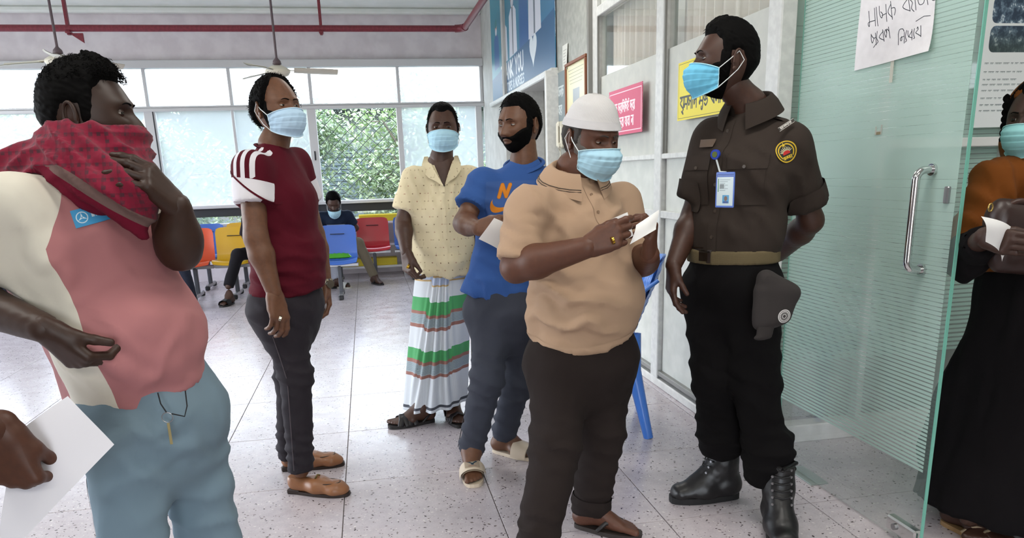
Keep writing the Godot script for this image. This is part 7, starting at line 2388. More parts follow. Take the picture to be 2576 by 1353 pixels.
	for e in [[on_y(1088, 1052, 0.018), on_y(1000, 1066, 0.018), 1.0], [on_y(1130, 1036, 0.018), on_y(1166, 1072, 0.018), -1.0]]:
		var ff := Field.new(); foot(ff, e[0] + Vector3(0, 0.075, 0) + (e[1] - e[0]).normalized() * 0.05, e[0], e[1], -e[2], 1.0); flesh(D, ff, 0.0055)
		flipflop(D, e[0], e[1], mat(hexc("1d1817"), 0.6), mat(hexc("191415"), 0.45), "cross")
func build_pink() -> void:
	var z := -1.85
	var D := person("curly haired man in a pink and white shirt with a red scarf over his mouth", Vector3(-0.62, 0, -1.85), skin_mat("331f15"))
	var hd := at(226, 290, z - 0.02)
	var F := facing(Vector3(-0.65, 0, z), 26.0)
	var side := Vector3.UP.cross(F)
	var S := {"side": side, "neck": at(205, 440, z), "head": hd + Vector3(-0.02, -0.05, 0),
		"shR": at(45, 520, z + 0.10), "shL": at(355, 520, z - 0.17), "chest": at(215, 620, z), "waist": at(318, 820, z), "hem": at(360, 1000, z),
		"elR": at(-125, 735, z + 0.06), "wrR": at(112, 826, z + 0.20), "elL": at(452, 628, z + 0.02), "wrL": at(446, 520, z + 0.08),
		"cr": 0.116, "cw": 1.40, "wr": 0.122, "hr": 0.130, "ww": 1.16, "sl": 0.56, "s0": 0.064, "s1": 0.074, "shr": 0.054,
		"hipR": at(318, 1085, z + 0.07), "hipL": at(468, 1080, z - 0.06), "a0": 0.05, "a1": 0.045, "a2": 0.048, "a3": 0.031,
		"r0": 0.084, "r1": 0.072, "r2": 0.062, "tr": 0.112, "hr2": 0.12, "tw": 1.25, "top": at(366, 960, z)}
	S["knR"] = at(340, 1480, z + 0.12); S["knL"] = at(545, 1430, z - 0.05)
	S["anR"] = Vector3(S.knR.x - 0.02, 0.09, S.knR.z - 0.02); S["anL"] = Vector3(S.knL.x + 0.04, 0.09, S.knL.z - 0.03)
	flesh_core(D, S)
	var hf := Field.new()
	hand(hf, S.wrR, at(215, 915, z + 0.19) - S.wrR, Vector3(0.45, 0.35, -0.82), true, [[0.9, 0.7, 0.4], [0.9, 0.8, 0.4], [0.9, 0.8, 0.4], [0.8, 0.8, 0.4]], {"scale": 1.0, "thumb": [0.5, 0.4, 0.1]})
	flesh(D, hf, 0.0036)
	var hl := Field.new()
	hand(hl, S.wrL, Vector3(-0.45, 0.72, 0.40), Vector3(-0.75, -0.45, -0.45), false, [[0.6, 0.3, 0.15], [0.65, 0.32, 0.18], [0.7, 0.35, 0.2], [0.75, 0.38, 0.22]], {"scale": 0.92, "thumb": [0.15, 0.8, 0.1], "spread": 5.0})
	flesh(D, hl, 0.0036)
	var H := {"at": hd, "face": facing(hd, 72.0, 0.0), "scale": 0.925, "style": "short", "hair": 0.015, "sides": 0.004, "curl": 0.003, "strand_from": 0.07, "strands": 700, "strand": 0.024, "wave": 0.005, "quiff": 0.7, "seed": 25, "gaze": Vector3(-0.2, -0.05, 1), "jaw": 0.2}
	D.body.add(make_head(D.node, Vector3.ZERO, H))
	# jersey in panels
	var pink := cloth(hexc("a56e6f"), 0.85, 0.02); var white := cloth(hexc("cfc9bb"), 0.85, 0.02)
	var fo := Folds.new().noise(Vector3(4, 2.5, 4), 0.004, 91).crease(Vector3(3.4, 2.8, 3.4), 0.006, 97)
	fo.wave(at(300, 930, z + 0.13), Vector3(0.5, 1, 0), 0.11, 0.007, 0.14).wave(at(110, 640, z + 0.1), Vector3(0.9, 0.3, 0), 0.10, 0.012, 0.10).wave(at(240, 900, z + 0.14), Vector3(0.8, 0.7, 0), 0.07, 0.008, 0.09).wave(at(260, 640, z + 0.1), Vector3(-0.3, 1, 0), 0.09, 0.004, 0.14).wave(at(440, 900, z + 0.05), Vector3(-0.7, 0.7, 0), 0.09, 0.006, 0.12)
	var sf := shirt(S)
	sf.ball(S.waist + F * 0.045 + Vector3(0, -0.03, 0), 0.115, 0.06, 1.15, side)
	# loose cloth behind the back, drawn towards the hand on the hip
	sf.bone(at(60, 640, z - 0.02), at(175, 860, z - 0.02), 0.062, 0.035, 0.06, 1.3, F)
	sf.bone(at(185, 860, z - 0.03), at(222, 1020, z - 0.03), 0.04, 0.05, 0.05, 1.2, F)
	sf.plane(at(330, 1036, z + 0.12), Vector3(0.22, -1, -0.05))
	garment(D, "jersey", sf, 0.0095, fo, pink, func(s: Shape) -> void:
		# raglan sleeves and a side panel in off-white
		var an := func(p: Vector3) -> float:
			var c: Vector3 = S.chest.lerp(S.hem, clampf((S.chest.y - p.y) / (S.chest.y - S.hem.y), -0.5, 1.0))
			var q := p - c
			return atan2(q.dot(-side), q.dot(F))                               # 0 front, + towards his right
		var slv := func(p: Vector3) -> float:
			var best := 1.0
			for k in ["R", "L"]:
				var a: Vector3 = S["sh" + k]; var ar: Vector3 = S["el" + k] - a
				var inn: Vector3 = S.neck - a
				# a plane from the neck through the armpit
				var lat: float = (p - S.neck).dot((-side if k == "R" else side)) - 0.055 - maxf(0.0, (S.neck.y - p.y)) * 0.6
				best = minf(best, maxf(-lat, (a.y - 0.20) - p.y if (p - a).dot(-side if k == "R" else side) < 0.05 else -1.0))
			return best
		var r := split(s, measure(s, slv))
		var body := part("jersey", r[1], pink, D.node)
		var lr := split(r[0], measure(r[0], func(p: Vector3) -> float: return (p - S.neck).dot(side)))
		for k in 2: part("white_sleeve", lr[k], white, body)
		var pan := split(r[1], measure(r[1], func(p: Vector3) -> float:
			var a: float = an.call(p)
			return absf(a - lerpf(1.46, 1.32, clampf((S.chest.y - 0.02 - p.y) / 0.5, 0, 1))) - 0.56))
		body.mesh = (pan[1] as Shape).mesh()
		part("white_side_panel", pan[0], white, body))
	# checker squares on the shoulder
	for k in 4:
		var c: Vector3 = at(12 + 38 * k, 457 - 10 * k, z + 0.06)
		var q := patch(sf, fo, c, Vector3(0.75, 0.1, -0.4).normalized(), Vector3(0.3, 0.2, 0.9).normalized(), 0.03, 0.03, Vector3(0, -1, 0), 0.0015, 5, 5)
		part("checker_square", q, mat(hexc("22201f"), 0.8), D.node)
	# blue label on the chest
	var li := Image.create(384, 160, false, Image.FORMAT_RGB8); li.fill(hexc("3f93c4"))
	disc(li, Vector2(78, 80), Vector2(52, 52), hexc("c9dbe4")); disc(li, Vector2(78, 80), Vector2(43, 43), hexc("3f93c4"))
	for k in 3:
		var a := -PI / 2 + TAU * k / 3.0
		fillpoly(li, PackedVector2Array([Vector2(78, 80) + Vector2(46, 0).rotated(a), Vector2(78, 80) + Vector2(10, 0).rotated(a + PI / 3), Vector2(78, 80) + Vector2(10, 0).rotated(a - PI / 3)]), hexc("c9dbe4"))
	for k in 6: li.fill_rect(Rect2i(160 + 34 * k, 60, 26, 38), hexc("c3d6df"))
	var lab := patch(sf, fo, at(246, 534, z), Vector3(0.93, 0.22, -0.25).normalized(), Vector3(-0.2, 0.97, 0).normalized(), 0.085, 0.036, Vector3(-0.25, 0, -0.97).normalized(), 0.0015, 15, 9)
	part("chest_label", lab, printed(li, 0.6), D.node)
	# jeans
	var jean := cloth(hexc("6d808c"), 0.85, 0.03, 0.15)
	var jf := Folds.new().noise(Vector3(6, 4, 6), 0.004, 95).crease(Vector3(5, 4, 5), 0.006, 94).wave(at(420, 1130, z + 0.1), Vector3(0.8, 0.8, 0), 0.08, 0.006, 0.13).wave(at(330, 1130, z + 0.15), Vector3(-0.3, 1, 0), 0.09, 0.005, 0.15).wave(at(520, 1250, z), Vector3(0.2, 1, 0), 0.08, 0.006, 0.15)
	var pf := pants(S)
	garment(D, "jeans", pf, 0.0105, jf, jean)
	var seam := mat(hexc("39454e"), 0.8)
	var sp := patch(pf, jf, at(272, 1200, z), Vector3(1, 0, 0), Vector3(-0.12, 1, 0).normalized(), 0.004, 0.34, Vector3(0.1, 0, -1).normalized(), 0.001, 3, 31)
	part("side_seam", sp, seam, D.node)
	# key ring at the waist
	var kr := at(421, 1050, z + 0.16)
	var ringp := []
	for k in 17: ringp.append(kr + Vector3(cos(TAU * k / 16.0), sin(TAU * k / 16.0), 0) * 0.0115)
	var ky := part("key_ring", tb(ringp, [0.0012], 6), M.steel, D.node)
	part("key", bx(kr + Vector3(0.0, -0.038, 0), Vector3(0.006, 0.05, 0.0018), 0.0004), mat(hexc("b5a578"), 0.3, 0.9), ky)
	part("cord", tb([kr + Vector3(0, 0.0115, 0), kr + Vector3(-0.012, 0.03, -0.01), kr + Vector3(-0.02, 0.05, -0.03)], [0.0016], 6), mat(hexc("16171b"), 0.8), ky)
	part("cord", tb([kr + Vector3(0.01, 0.008, 0), kr + Vector3(0.035, -0.002, -0.004), kr + Vector3(0.042, 0.02, -0.01), kr + Vector3(0.038, 0.05, -0.03)], [0.0016], 6), mat(hexc("16171b"), 0.8), ky)
	for k in ["R", "L"]:
		var hh: Vector3 = S["an" + k]; hh.y = 0
		shoe(D, hh - F * 0.07, hh + F * 0.19, "loafer", mat(hexc("2a2523"), 0.5), mat(hexc("171414"), 0.7))
	build_scarf(D, S, H, F, side, z)
func build_scarf(D: Dictionary, S: Dictionary, H: Dictionary, F: Vector3, side: Vector3, z: float) -> void:
	# red checked cotton scarf: round the face, bunched at the nape, one end over the shoulder, one hanging in a point on the chest
	var B: Basis = H.B; var c: Vector3 = H.c
	var hz := B.z.normalized(); var hx := B.x.normalized(); var hy := B.y.normalized()
	var L := func(x: float, y: float, zz: float) -> Vector3: return c + hx * x + hy * y + hz * zz
	var f := Field.new()
	f.bone(L.call(0, -0.052, 0.040), L.call(0, -0.105, 0.032), 0.074, 0.068, 0.03)
	f.bone(L.call(0, -0.052, 0.0), L.call(0, -0.12, -0.01), 0.090, 0.080, 0.04)
	f.bone(L.call(-0.03, -0.10, -0.045), S.neck + Vector3(-0.03, 0.0, 0.0), 0.062, 0.075, 0.04)
	f.bone(L.call(0, -0.12, 0.02), S.neck + F * 0.06 + Vector3(0, -0.03, 0), 0.078, 0.07, 0.05)
	var tip := at(358, 590, z + 0.10)
	f.bone(S.neck + F * 0.06 + Vector3(0.01, 0.01, 0), S.neck.lerp(tip, 0.55) + F * 0.05 + Vector3(0.02, 0.03, 0), 0.06, 0.042, 0.05, 1.35, side)
	f.bone(S.neck.lerp(tip, 0.5) + F * 0.05 + Vector3(0.02, 0.03, 0), tip, 0.042, 0.010, 0.04, 1.4, side)
	var back := at(-20, 425, z - 0.06)
	f.bone(S.neck + Vector3(-0.02, 0.02, -0.02), back, 0.055, 0.034, 0.05, 1.5, Vector3(0.2, 0.2, 1))
	f.plane(L.call(0, -0.017, 0), hy * 1.0 + hz * 0.05)
	var fo := Folds.new().noise(Vector3(6, 6, 6), 0.004, 99).noise(Vector3(22, 22, 22), 0.002, 98)
	fo.wave(L.call(0, -0.09, 0.1), hy + hx * 0.15, 0.035, 0.006, 0.11).wave(at(180, 400, z + 0.1), Vector3(0.75, 0.75, 0), 0.04, 0.010, 0.11).wave(at(270, 500, z + 0.13), Vector3(0.65, 0.75, 0), 0.045, 0.009, 0.13).wave(at(70, 420, z), Vector3(-0.4, 0.9, 0), 0.035, 0.008, 0.10)
	var im := Image.create(256, 256, false, Image.FORMAT_RGB8)
	for y in 256:
		for x in 256:
			var a := (x / 8) % 8; var b := (y / 8) % 8
			var col := hexc("7d1c33")
			if (a < 2 and (b % 4) < 2) or (b < 2 and (a % 4) < 2): col = hexc("4a2a33")
			elif a < 1 or b < 1: col = hexc("6c172b")
			im.set_pixel(x, y, col)
	im.generate_mipmaps()
	var m := cloth(Color.WHITE, 0.95, 0.03, 0.25); m.albedo_texture = ImageTexture.create_from_image(im); m.uv1_scale = Vector3.ONE * 8.0
	var stripe := cloth(hexc("6b5551"), 0.95, 0.03, 0.2)
	var dark := cloth(hexc("641127"), 0.95, 0.03, 0.2)
	garment(D, "scarf", f, 0.0075, fo, m, func(s: Shape) -> void:
		var dirv: Vector3 = (tip - S.neck).normalized()
		var edge := Vector3(-0.62, -0.78, 0.0).normalized()
		var e0 := at(140, 470, z + 0.1); var e1 := at(350, 592, z + 0.1)
		var nrm := Vector3(-(e1 - e0).y, (e1 - e0).x, 0).normalized()              # up from the lower edge of the drape
		var sc := func(p: Vector3) -> float:
			var h: float = (p - e0).dot(nrm)
			return maxf(absf(h - 0.035) - 0.011, maxf(p.y - S.neck.y - 0.02, -(p - S.neck).dot(F)))
		var r := split(s, measure(s, sc))
		var r2 := split(r[1], measure(r[1], func(p: Vector3) -> float:
			var h: float = (p - e0).dot(nrm)
			return maxf(h - 0.024, maxf(p.y - S.neck.y - 0.02, -(p - S.neck).dot(F)))))
		var sp := part("scarf", r2[1], m, D.node)
		part("scarf_stripe", r[0], stripe, sp)
		part("scarf_border", r2[0], dark, sp))

func build_woman() -> void:
	var z := -2.17
	var D := person("woman in a black abaya and an orange brown shawl behind the glass door", Vector3(2.2, 0, -2.17), skin_mat("3a241b"))
	var hd := at(2610, 295, z)
	var F := facing(Vector3(2.2, 0, z), -20.0)
	var side := Vector3.UP.cross(F)
	var S := {"side": side, "neck": at(2640, 400, z), "head": hd + Vector3(0, -0.05, 0),
		"shR": at(2505, 455, z), "shL": at(2760, 450, z), "chest": at(2620, 560, z), "waist": at(2600, 720, z), "hem": at(2600, 800, z),
		"elR": at(2440, 640, z + 0.06), "wrR": at(2475, 596, z + 0.24), "elL": at(2800, 660, z), "wrL": at(2700, 680, z + 0.2),
		"cr": 0.12, "cw": 1.35, "wr": 0.12, "hr": 0.13, "hipR": at(2575, 820, z), "hipL": at(2640, 820, z), "knR": at(2545, 1050, z), "knL": at(2620, 1050, z),
		"anR": on_y(2440, 1300, 0.09), "anL": on_y(2560, 1300, 0.09)}
	flesh_core(D, S)
	var hf := Field.new()
	var R := hand(hf, S.wrR, at(2520, 606, z + 0.30) - S.wrR, Vector3(0.2, 0.1, -1.0), true, [[0.5, 0.7, 0.3], [0.55, 0.7, 0.3], [0.6, 0.7, 0.3], [0.65, 0.7, 0.3]], {"scale": 0.92, "thumb": [0.1, 0.5, 0.2], "spread": 0.8})
	flesh(D, hf, 0.0036)
	var H := {"at": hd, "face": facing(hd, -26.0, 4.0), "scale": 0.98, "style": "high", "hair": 0.012, "sides": 0.012, "curl": 0.004, "strands": 120, "strand": 0.02, "seed": 33, "mask": "mask_teal", "gaze": Vector3(-0.1, 0, 1)}
	D.body.add(make_head(D.node, Vector3.ZERO, H))
	# a braid along the temple
	var pts := []; var rad := []
	for k in 40:
		var t := k / 39.0
		pts.append(hd + side * -0.082 + Vector3(0, 0.075 - 0.15 * t, 0) + F * (0.028 - 0.01 * t) - side * (0.006 * absf(sin(t * 22.0))))
		rad.append(0.007 + 0.004 * absf(sin(t * 22.0)))
	part("braid", tb(pts, rad, 8), M.hair, D.node)
	# shawl over head and shoulders
	var rust := cloth(hexc("6a390f"), 0.92, 0.03, 0.15); var black := cloth(hexc("0a0709"), 0.95, 0.02, 0.0)
	var sh := Field.new()
	sh.bone(hd + Vector3(0, 0.03, 0) - F * 0.035, hd + Vector3(0, -0.06, 0) - F * 0.03, 0.108, 0.108, 0.05)
	sh.bone(S.neck + Vector3(0, 0.03, 0), S.chest, 0.085, 0.125, 0.06, 1.35, side)
	sh.bone(S.shR, S.shL, 0.062, 0.062, 0.06)
	sh.bone(S.chest, at(2600, 690, z + 0.02), 0.13, 0.135, 0.06, 1.35, side, 1)
	sh.bone(S.shR, S.shR.lerp(S.elR, 0.92), 0.066, 0.082, 0.05, 1.0, side, 1)
	sh.bone(S.shL, S.shL.lerp(S.elL, 0.92), 0.066, 0.082, 0.05, 1.0, side, 1)
	sh.carve(hd + F * 0.09 + Vector3(0, -0.015, 0), hd + F * 0.16 + Vector3(0, -0.015, 0), 0.085, 0.1, 0.02)
	sh.carve(hd + F * 0.03 - side * 0.08 + Vector3(0, 0.0, 0), hd + F * 0.12 - side * 0.1, 0.06, 0.08, 0.02)
	var fo := Folds.new().noise(Vector3(7, 3, 7), 0.006, 111).wave(at(2500, 520, z + 0.1), Vector3(0.9, 0.4, 0), 0.07, 0.008, 0.2).wave(at(2560, 420, z + 0.12), Vector3(0.9, 0.2, 0.2), 0.05, 0.008, 0.12)
	garment(D, "shawl", sh, 0.0105, fo, rust)
	var ab := Field.new()
	ab.bone(S.chest, S.waist, 0.118, 0.12, 0.05, 1.35, side)
	ab.bone(S.waist, at(2560, 1000, z), 0.125, 0.165, 0.06, 1.35, side)
	ab.bone(at(2560, 1000, z), at(2490, 1290, z + 0.02), 0.165, 0.205, 0.06, 1.3, side, 1)
	ab.bone(at(2350, 1130, z - 0.28), at(2480, 900, z - 0.05), 0.07, 0.06, 0.09)
	ab.bone(S.elR, S.elR.lerp(S.wrR, 0.75), 0.062, 0.05, 0.04, 1.0, side, 1)
	ab.bone(S.shR, S.elR, 0.055, 0.062, 0.04)
	ab.ball(at(2430, 668, z + 0.08), 0.05, 0.04)
	ab.plane(Vector3(0, 0.055, 0), Vector3.DOWN)
	var fa := Folds.new().noise(Vector3(9, 1.2, 9), 0.018, 113).noise(Vector3(20, 3, 20), 0.004, 114)
	garment(D, "abaya", ab, 0.0125, fa, black)
	# embroidered trim beads on the shawl's hem
	for e in [[on_y(2378, 1305, 0.02), on_y(2440, 1330, 0.02), 1.0], [on_y(2500, 1310, 0.02), on_y(2452, 1356, 0.02), -1.0]]:
		var y: Vector3 = (e[1] - e[0]).normalized()
		var toe: Vector3 = e[0] + y * 0.235
		var ff := Field.new(); foot(ff, e[0] + Vector3(0, 0.07, 0) + y * 0.05, e[0], toe, e[2], 0.93); flesh(D, ff, 0.005)
		flipflop(D, e[0], toe, mat(hexc("9a7a52"), 0.5), mat(hexc("b5a184"), 0.3, 0.5), "thong")
	# bag and paper in her hands
	var base := at(2560, 610, z + 0.2)
	var bg := thing("handbag", "dark brown leather handbag with a gold ring held by the woman in the shawl", "bag", base)
	var bf := Field.new()
	bf.bone(at(2515, 560, z + 0.2) - base, at(2620, 570, z + 0.2) - base, 0.045, 0.045, 0.03, 1.6, Vector3.UP)
	bf.bone(at(2520, 640, z + 0.2) - base, at(2620, 650, z + 0.2) - base, 0.04, 0.04, 0.03, 1.4, Vector3.UP)
	job(bf, 0.007, Folds.new().noise(Vector3(12, 12, 12), 0.003, 117), func(s: Shape) -> void: part("bag_body", s, mat(hexc("2b1814"), 0.4), bg))
	var hp := []
	for k in 11:
		var a := PI * k / 10.0
		hp.append(at(2560, 545, z + 0.22) - base + Vector3(-0.055 * cos(a), 0.045 * sin(a), 0.0))
	part("bag_handle", tb(hp, [0.010], 8), mat(hexc("3a211a"), 0.4), bg)
	var rp := []
	var rc := at(2492, 522, z + 0.28) - base
	for k in 13: rp.append(rc + Vector3(0.007 * cos(TAU * k / 12.0), 0.011 * sin(TAU * k / 12.0), 0))
	part("gold_ring", tb(rp, [0.0025], 6), mat(hexc("b59a5a"), 0.25, 1.0), bg)
	sheet("paper_sheet", "crumpled white paper held in the hand of the woman in the shawl", [at(2468, 544, z + 0.31), at(2550, 585, z + 0.29), at(2526, 656, z + 0.29), at(2484, 606, z + 0.32)], 13, 13, Vector3(0.3, 0.5, 1), M.paper, 0.012)

func build_near() -> void:
	# the person at the picture's left edge: only a forearm and a fist with a sheet of paper reach into view
	var z := -1.42
	var D := person("person in a grey shirt whose fist holds out a large white sheet", Vector3(-1.28, 0, -1.05), skin_mat("4a2b1d"))
	var F := Vector3(0.75, 0, -0.65).normalized(); var side := Vector3.UP.cross(F)
	var o := Vector3(-1.28, 0, -1.02)
	var S := {"side": side, "neck": o + Vector3(0.0, 1.42, 0), "head": o + Vector3(0.02, 1.53, -0.02), "shR": o + Vector3(0.13, 1.33, 0.15), "shL": o + Vector3(-0.12, 1.33, -0.15),
		"chest": o + Vector3(0, 1.2, 0), "waist": o + Vector3(0, 1.02, 0), "hem": o + Vector3(0, 0.85, 0), "elR": o + Vector3(0.22, 1.06, 0.08), "wrR": at(-2, 1075, z + 0.02), "elL": o + Vector3(-0.1, 1.08, -0.24), "wrL": o + Vector3(0.02, 0.86, -0.26),
		"cr": 0.115, "cw": 1.4, "wr": 0.115, "hr": 0.125, "ww": 1.3, "sl": 0.8, "hipR": o + Vector3(0.06, 0.86, 0.06), "hipL": o + Vector3(-0.05, 0.86, -0.07), "knR": o + Vector3(0.08, 0.48, 0.06), "knL": o + Vector3(-0.03, 0.48, -0.07), "anR": o + Vector3(0.07, 0.09, 0.07), "anL": o + Vector3(-0.04, 0.09, -0.08), "a3": 0.031}
	D["cell"] = 0.014
	flesh_core(D, S)
	var hf := Field.new()
	hand(hf, S.wrR, at(60, 1230, z + 0.02) - S.wrR, Vector3(0.1, 0.2, -1), true, [[1.2, 1.3, 0.7], [1.2, 1.3, 0.7], [1.2, 1.3, 0.7], [1.2, 1.3, 0.7]], {"scale": 1.1, "thumb": [0.2, 0.75, 0.4]})
	flesh(D, hf, 0.004)
	D.body.add(make_head(D.node, Vector3.ZERO, {"at": o + Vector3(0.03, 1.58, -0.02), "face": F, "style": "short", "hair": 0.014, "strands": 100, "seed": 41}))
	garment(D, "shirt", shirt(S), 0.012, Folds.new().noise(Vector3(5, 3, 5), 0.005, 121), cloth(hexc("5a5f58"), 0.9))
	garment(D, "trousers", pants(S), 0.013, Folds.new().noise(Vector3(5, 3, 5), 0.005, 122), cloth(hexc("2e2f36"), 0.9))
	for k in ["R", "L"]:
		var hh: Vector3 = S["an" + k]; hh.y = 0
		shoe(D, hh - F * 0.07, hh + F * 0.19, "loafer", mat(hexc("2a2523"), 0.5), mat(hexc("171414"), 0.7))
	sheet("paper_sheet", "large white sheet of paper gripped by the fist near the man in pink", [at(40, 1092, z - 0.03), at(172, 996, z - 0.06), at(286, 1118, z - 0.02), at(-20, 1440, z + 0.06)], 9, 9, Vector3(0, 0.3, 1), mat(hexc("d2d0d6"), 0.75), 0.006)
# people waiting on the chairs: z forward is towards the camera unless turned
func seated(label: String, seat: Vector3, turn: float, o: Dictionary) -> Dictionary:
	var D := person(label, Vector3(seat.x, 0, seat.z), o.get("skin", M.skin_far))
	var F := Vector3(sin(turn), 0, cos(turn)); var side := Vector3.UP.cross(F)
	var P := func(x: float, y: float, zz: float) -> Vector3: return Vector3(seat.x, 0, seat.z) + side * x + Vector3.UP * y + F * zz
	var lean: float = o.get("lean", 0.1)
	var S := {"side": side, "waist": P.call(0, 0.62, -0.03 + lean * 0.25), "chest": P.call(0, 0.80, -0.03 + lean * 0.65), "neck": P.call(0, 1.03 - lean * 0.3, -0.03 + lean), "head": P.call(0, 1.11 - lean * 0.35, 0.0 + lean * 1.15),
		"shR": P.call(-0.16, 0.95 - lean * 0.3, -0.03 + lean), "shL": P.call(0.16, 0.95 - lean * 0.3, -0.03 + lean), "hem": P.call(0, 0.47, -0.04), "cr": 0.105, "cw": 1.4, "wr": 0.112, "hr": 0.12, "sl": o.get("sl", 0.7),
		"hipR": P.call(-0.08, 0.52, 0.0), "hipL": P.call(0.08, 0.52, 0.0), "s0": 0.06, "s1": 0.065, "r0": 0.088, "r1": 0.066, "r2": o.get("r2", 0.058), "tr": 0.105, "hr2": 0.11}
	var kn: Array = o.get("kn", [Vector3(-0.12, 0.50, 0.42), Vector3(0.12, 0.50, 0.42)])
	var an: Array = o.get("an", [Vector3(-0.12, 0.1, 0.36), Vector3(0.12, 0.1, 0.36)])
	S["knR"] = P.call(kn[0].x, kn[0].y, kn[0].z); S["knL"] = P.call(kn[1].x, kn[1].y, kn[1].z)
	S["anR"] = P.call(an[0].x, an[0].y, an[0].z); S["anL"] = P.call(an[1].x, an[1].y, an[1].z)
	var wr: Array = o.get("wr", [Vector3(-0.06, 0.62, 0.30), Vector3(0.06, 0.62, 0.30)])
	S["elR"] = P.call(-0.24, 0.70, 0.02 + lean * 0.6); S["elL"] = P.call(0.24, 0.70, 0.02 + lean * 0.6)
	S["wrR"] = P.call(wr[0].x, wr[0].y, wr[0].z); S["wrL"] = P.call(wr[1].x, wr[1].y, wr[1].z)
	D["cell"] = 0.018
	flesh_core(D, S)
	for k in ["R", "L"]:
		var hf := Field.new()
		hand(hf, S["wr" + k], F * 0.8 + side * (0.4 if k == "R" else -0.4) + Vector3(0, -0.35, 0), Vector3(0, -1, 0.2), k == "R", [[0.5, 0.6, 0.3]], {"scale": 0.95})
		flesh(D, hf, 0.007)
	var hd: Vector3 = P.call(0, 1.15 - lean * 0.4, 0.02 + lean * 1.2)
	var look: Vector3 = (Basis(Vector3.UP, o.get("head_turn", 0.0)) * F)
	look = look.rotated(Vector3.UP.cross(look).normalized(), o.get("nod", 0.35))
	var H := {"at": hd, "face": look, "style": "short", "hair": o.get("hair", 0.024), "sides": 0.012, "curl": 0.005, "strands": 60, "seed": int(o.get("seed", 50)), "far": true}
	if o.has("mask"): H["mask"] = o.mask; H["mask_drop"] = o.get("drop", 0.0)
	D.body.add(make_head(D.node, Vector3.ZERO, H))
	var fo := Folds.new().noise(Vector3(6, 4, 6), 0.005, int(o.get("seed", 50)))
	var shf := shirt(S)
	if o.has("skirt"):
		shf = shirt(S)
	garment(D, "shirt", shf, 0.016, fo, o.top, o.get("then", null))
	var pf := pants(S)
	garment(D, "trousers", pf, 0.017, fo, o.low)
	for k in ["R", "L"]:
		var a: Vector3 = S["an" + k]
		var dirv: Vector3 = (Basis(Vector3.UP, o.get("toe", 0.0)) * F)
		var heel := Vector3(a.x, 0.018, a.z) - dirv * 0.05
		var ff := Field.new(); foot(ff, heel + Vector3(0, 0.075, 0) + dirv * 0.05, heel, heel + dirv * 0.24, 1.0 if k == "R" else -1.0, 1.0); flesh(D, ff, 0.009)
		flipflop(D, heel, heel + dirv * 0.24, o.get("sole", mat(hexc("1b191a"), 0.5)), o.get("strap", mat(hexc("1b191a"), 0.5)), o.get("sandal", "slide"))
	return S
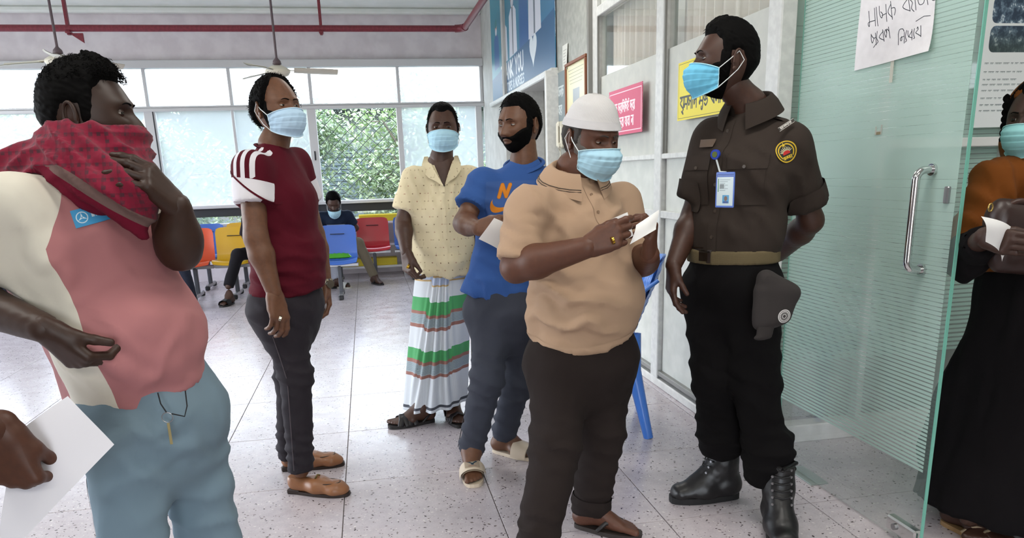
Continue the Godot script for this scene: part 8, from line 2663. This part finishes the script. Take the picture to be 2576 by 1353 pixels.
func build_seated() -> void:
	M.skin_far = skin_mat("432b21")
	var navy := cloth(hexc("1b2538"), 0.9)
	var S1 := seated("young man in a navy jersey seated with his mask under the chin", Vector3(-0.405, 0.42, -10.05), 0.0, {"top": navy, "low": cloth(hexc("6a6152"), 0.9), "lean": 0.30, "nod": 0.5, "seed": 61, "mask": "mask_blue", "drop": 0.05, "kn": [Vector3(-0.14, 0.50, 0.40), Vector3(0.26, 0.52, 0.36)], "an": [Vector3(-0.16, 0.1, 0.46), Vector3(0.42, 0.1, 0.40)], "toe": 0.5, "sandal": "thong", "hair": 0.03,
		"then": func(s: Shape) -> void:
			var D2: Dictionary = persons[persons.size() - 1]
			for d in persons:
				if str((d.node as Node).get_meta("label")).begins_with("young man in a navy jersey"): D2 = d
			var sp := part("jersey", s, navy, D2.node)
			var w := split(s, measure(s, func(p: Vector3) -> float: return maxf(maxf(absf(p.y - 0.74) - 0.02, absf(p.x + 0.405) - 0.11), -10.0 - p.z)))
			if (w[0] as Shape).v.size() > 0: part("lettering_band", puff(w[0], 0.001), mat(hexc("a9b4c2"), 0.8), sp)})
	seated("man in a checked shirt and pale trousers leaning towards the man in the navy jersey", Vector3(-0.855, 0.42, -10.05), 0.25, {"top": cloth(hexc("3c465c"), 0.9), "low": cloth(hexc("a9acb8"), 0.9), "lean": 0.26, "nod": 0.3, "head_turn": 0.7, "seed": 63, "mask": "mask_blue", "drop": 0.0, "kn": [Vector3(-0.06, 0.50, 0.40), Vector3(0.20, 0.50, 0.42)], "an": [Vector3(-0.04, 0.1, 0.72), Vector3(0.26, 0.1, 0.66)], "toe": 0.75, "sole": mat(hexc("b9b5aa"), 0.5), "strap": mat(hexc("c9c9c4"), 0.5), "r2": 0.07})
	seated("person dressed all in black seated behind the man in maroon", Vector3(-1.14, 0.42, -9.25), -0.45, {"top": cloth(hexc("1f1a20"), 0.9), "low": cloth(hexc("17151a"), 0.9), "lean": 0.22, "nod": 0.5, "seed": 65, "sl": 0.95, "kn": [Vector3(-0.15, 0.52, 0.46), Vector3(0.12, 0.50, 0.42)], "an": [Vector3(-0.14, 0.2, 0.72), Vector3(0.1, 0.2, 0.5)], "toe": 0.1})
	seated("person in navy trousers and sandals seated behind the elbow of the man in pink", Vector3(-2.475, 0.42, -9.25), 0.35, {"top": cloth(hexc("2a2c38"), 0.9), "low": cloth(hexc("1a1d2a"), 0.9), "lean": 0.1, "nod": 0.4, "seed": 67, "mask": "mask_blue", "kn": [Vector3(0.02, 0.50, 0.45), Vector3(0.24, 0.52, 0.5)], "an": [Vector3(0.1, 0.1, 0.86), Vector3(0.24, 0.12, 0.92)], "sandal": "cross"})
	seated("woman in a dark floral dress seated at the far end of the hall", Vector3(-3.9, 0.42, -9.0), 0.3, {"top": floral(), "low": floral(), "lean": 0.1, "nod": 0.3, "seed": 69, "sl": 0.98, "r2": 0.12, "kn": [Vector3(-0.13, 0.50, 0.42), Vector3(0.13, 0.50, 0.42)], "an": [Vector3(-0.08, 0.14, 0.42), Vector3(0.1, 0.14, 0.42)]})
	seated("person in blue jeans seated next to the woman in the floral dress", Vector3(-4.45, 0.42, -9.0), 0.2, {"top": cloth(hexc("4b5564"), 0.9), "low": cloth(hexc("60748a"), 0.9), "lean": 0.1, "seed": 70})
	waiting_chair(Vector3(-4.45, 0, -9.0), "blue", "blue plastic waiting chair under the person in blue jeans")
	sheet("paper_sheet", "white papers on the lap of the man in the navy jersey", [Vector3(-0.66, 0.66, -9.62), Vector3(-0.42, 0.67, -9.66), Vector3(-0.40, 0.62, -9.46), Vector3(-0.64, 0.61, -9.44)], 7, 7, Vector3(0, 1, 0), M.paper, 0.01)
func floral() -> StandardMaterial3D:
	var im := Image.create(256, 256, false, Image.FORMAT_RGB8); im.fill(hexc("17141f"))
	var rng := RandomNumberGenerator.new(); rng.seed = 77
	for k in 46:
		var c := Vector2(rng.randf() * 256, rng.randf() * 256)
		for j in 5: disc(im, c + Vector2(6, 0).rotated(TAU * j / 5.0), Vector2(4, 4), hexc("7a3f55") if k % 3 else hexc("4a4f6a"))
	im.generate_mipmaps()
	var m := cloth(Color.WHITE, 0.9); m.albedo_texture = ImageTexture.create_from_image(im); m.uv1_scale = Vector3.ONE * 3.0
	return m
func build_people() -> void:
	people_materials()
	M.lace = mat(hexc("121113"), 0.7)
	build_maroon()
	build_tan()
	build_guard()
	build_blue()
	build_cream()
	build_pink()
	build_woman()
	build_near()
	build_seated()
	close_people()
func _ready() -> void:
	setup_view()
	setup_materials()
	more_materials()
	var tag_of := {}
	ceiling_lamp(-1.9, -1.6, "ceiling tube lamp above the queue of standing men", 0.0)
	ceiling_lamp(0.9, -1.6, "ceiling tube lamp above the glass door", 0.0)
	ceiling_lamp(-1.9, 1.6, "ceiling tube lamp near the entrance, room side", 0.0)
	ceiling_lamp(0.9, 1.6, "ceiling tube lamp near the entrance, passage side", 0.0)
	ceiling_lamp(-1.9, -5.4, "ceiling tube lamp above the empty hall floor", 0.0)
	ceiling_lamp(0.9, -5.4, "ceiling tube lamp beside the pillar", 0.0)
	ceiling_lamp(2.4, -7.2, "unseen ceiling tube lamp added to brighten the room behind the doorway", 0.0, 0.5)  # added lamp, out of view: the room beyond would be dim without it
	ceiling_lamp(3.0, -1.0, "ceiling tube lamp above the passage behind the glass door", 0.0, 0.6)
	build_shell()
	build_outside()
	build_overhead()
	build_signs()
	build_waiting_area()
	build_plastic_chair()
	build_people()
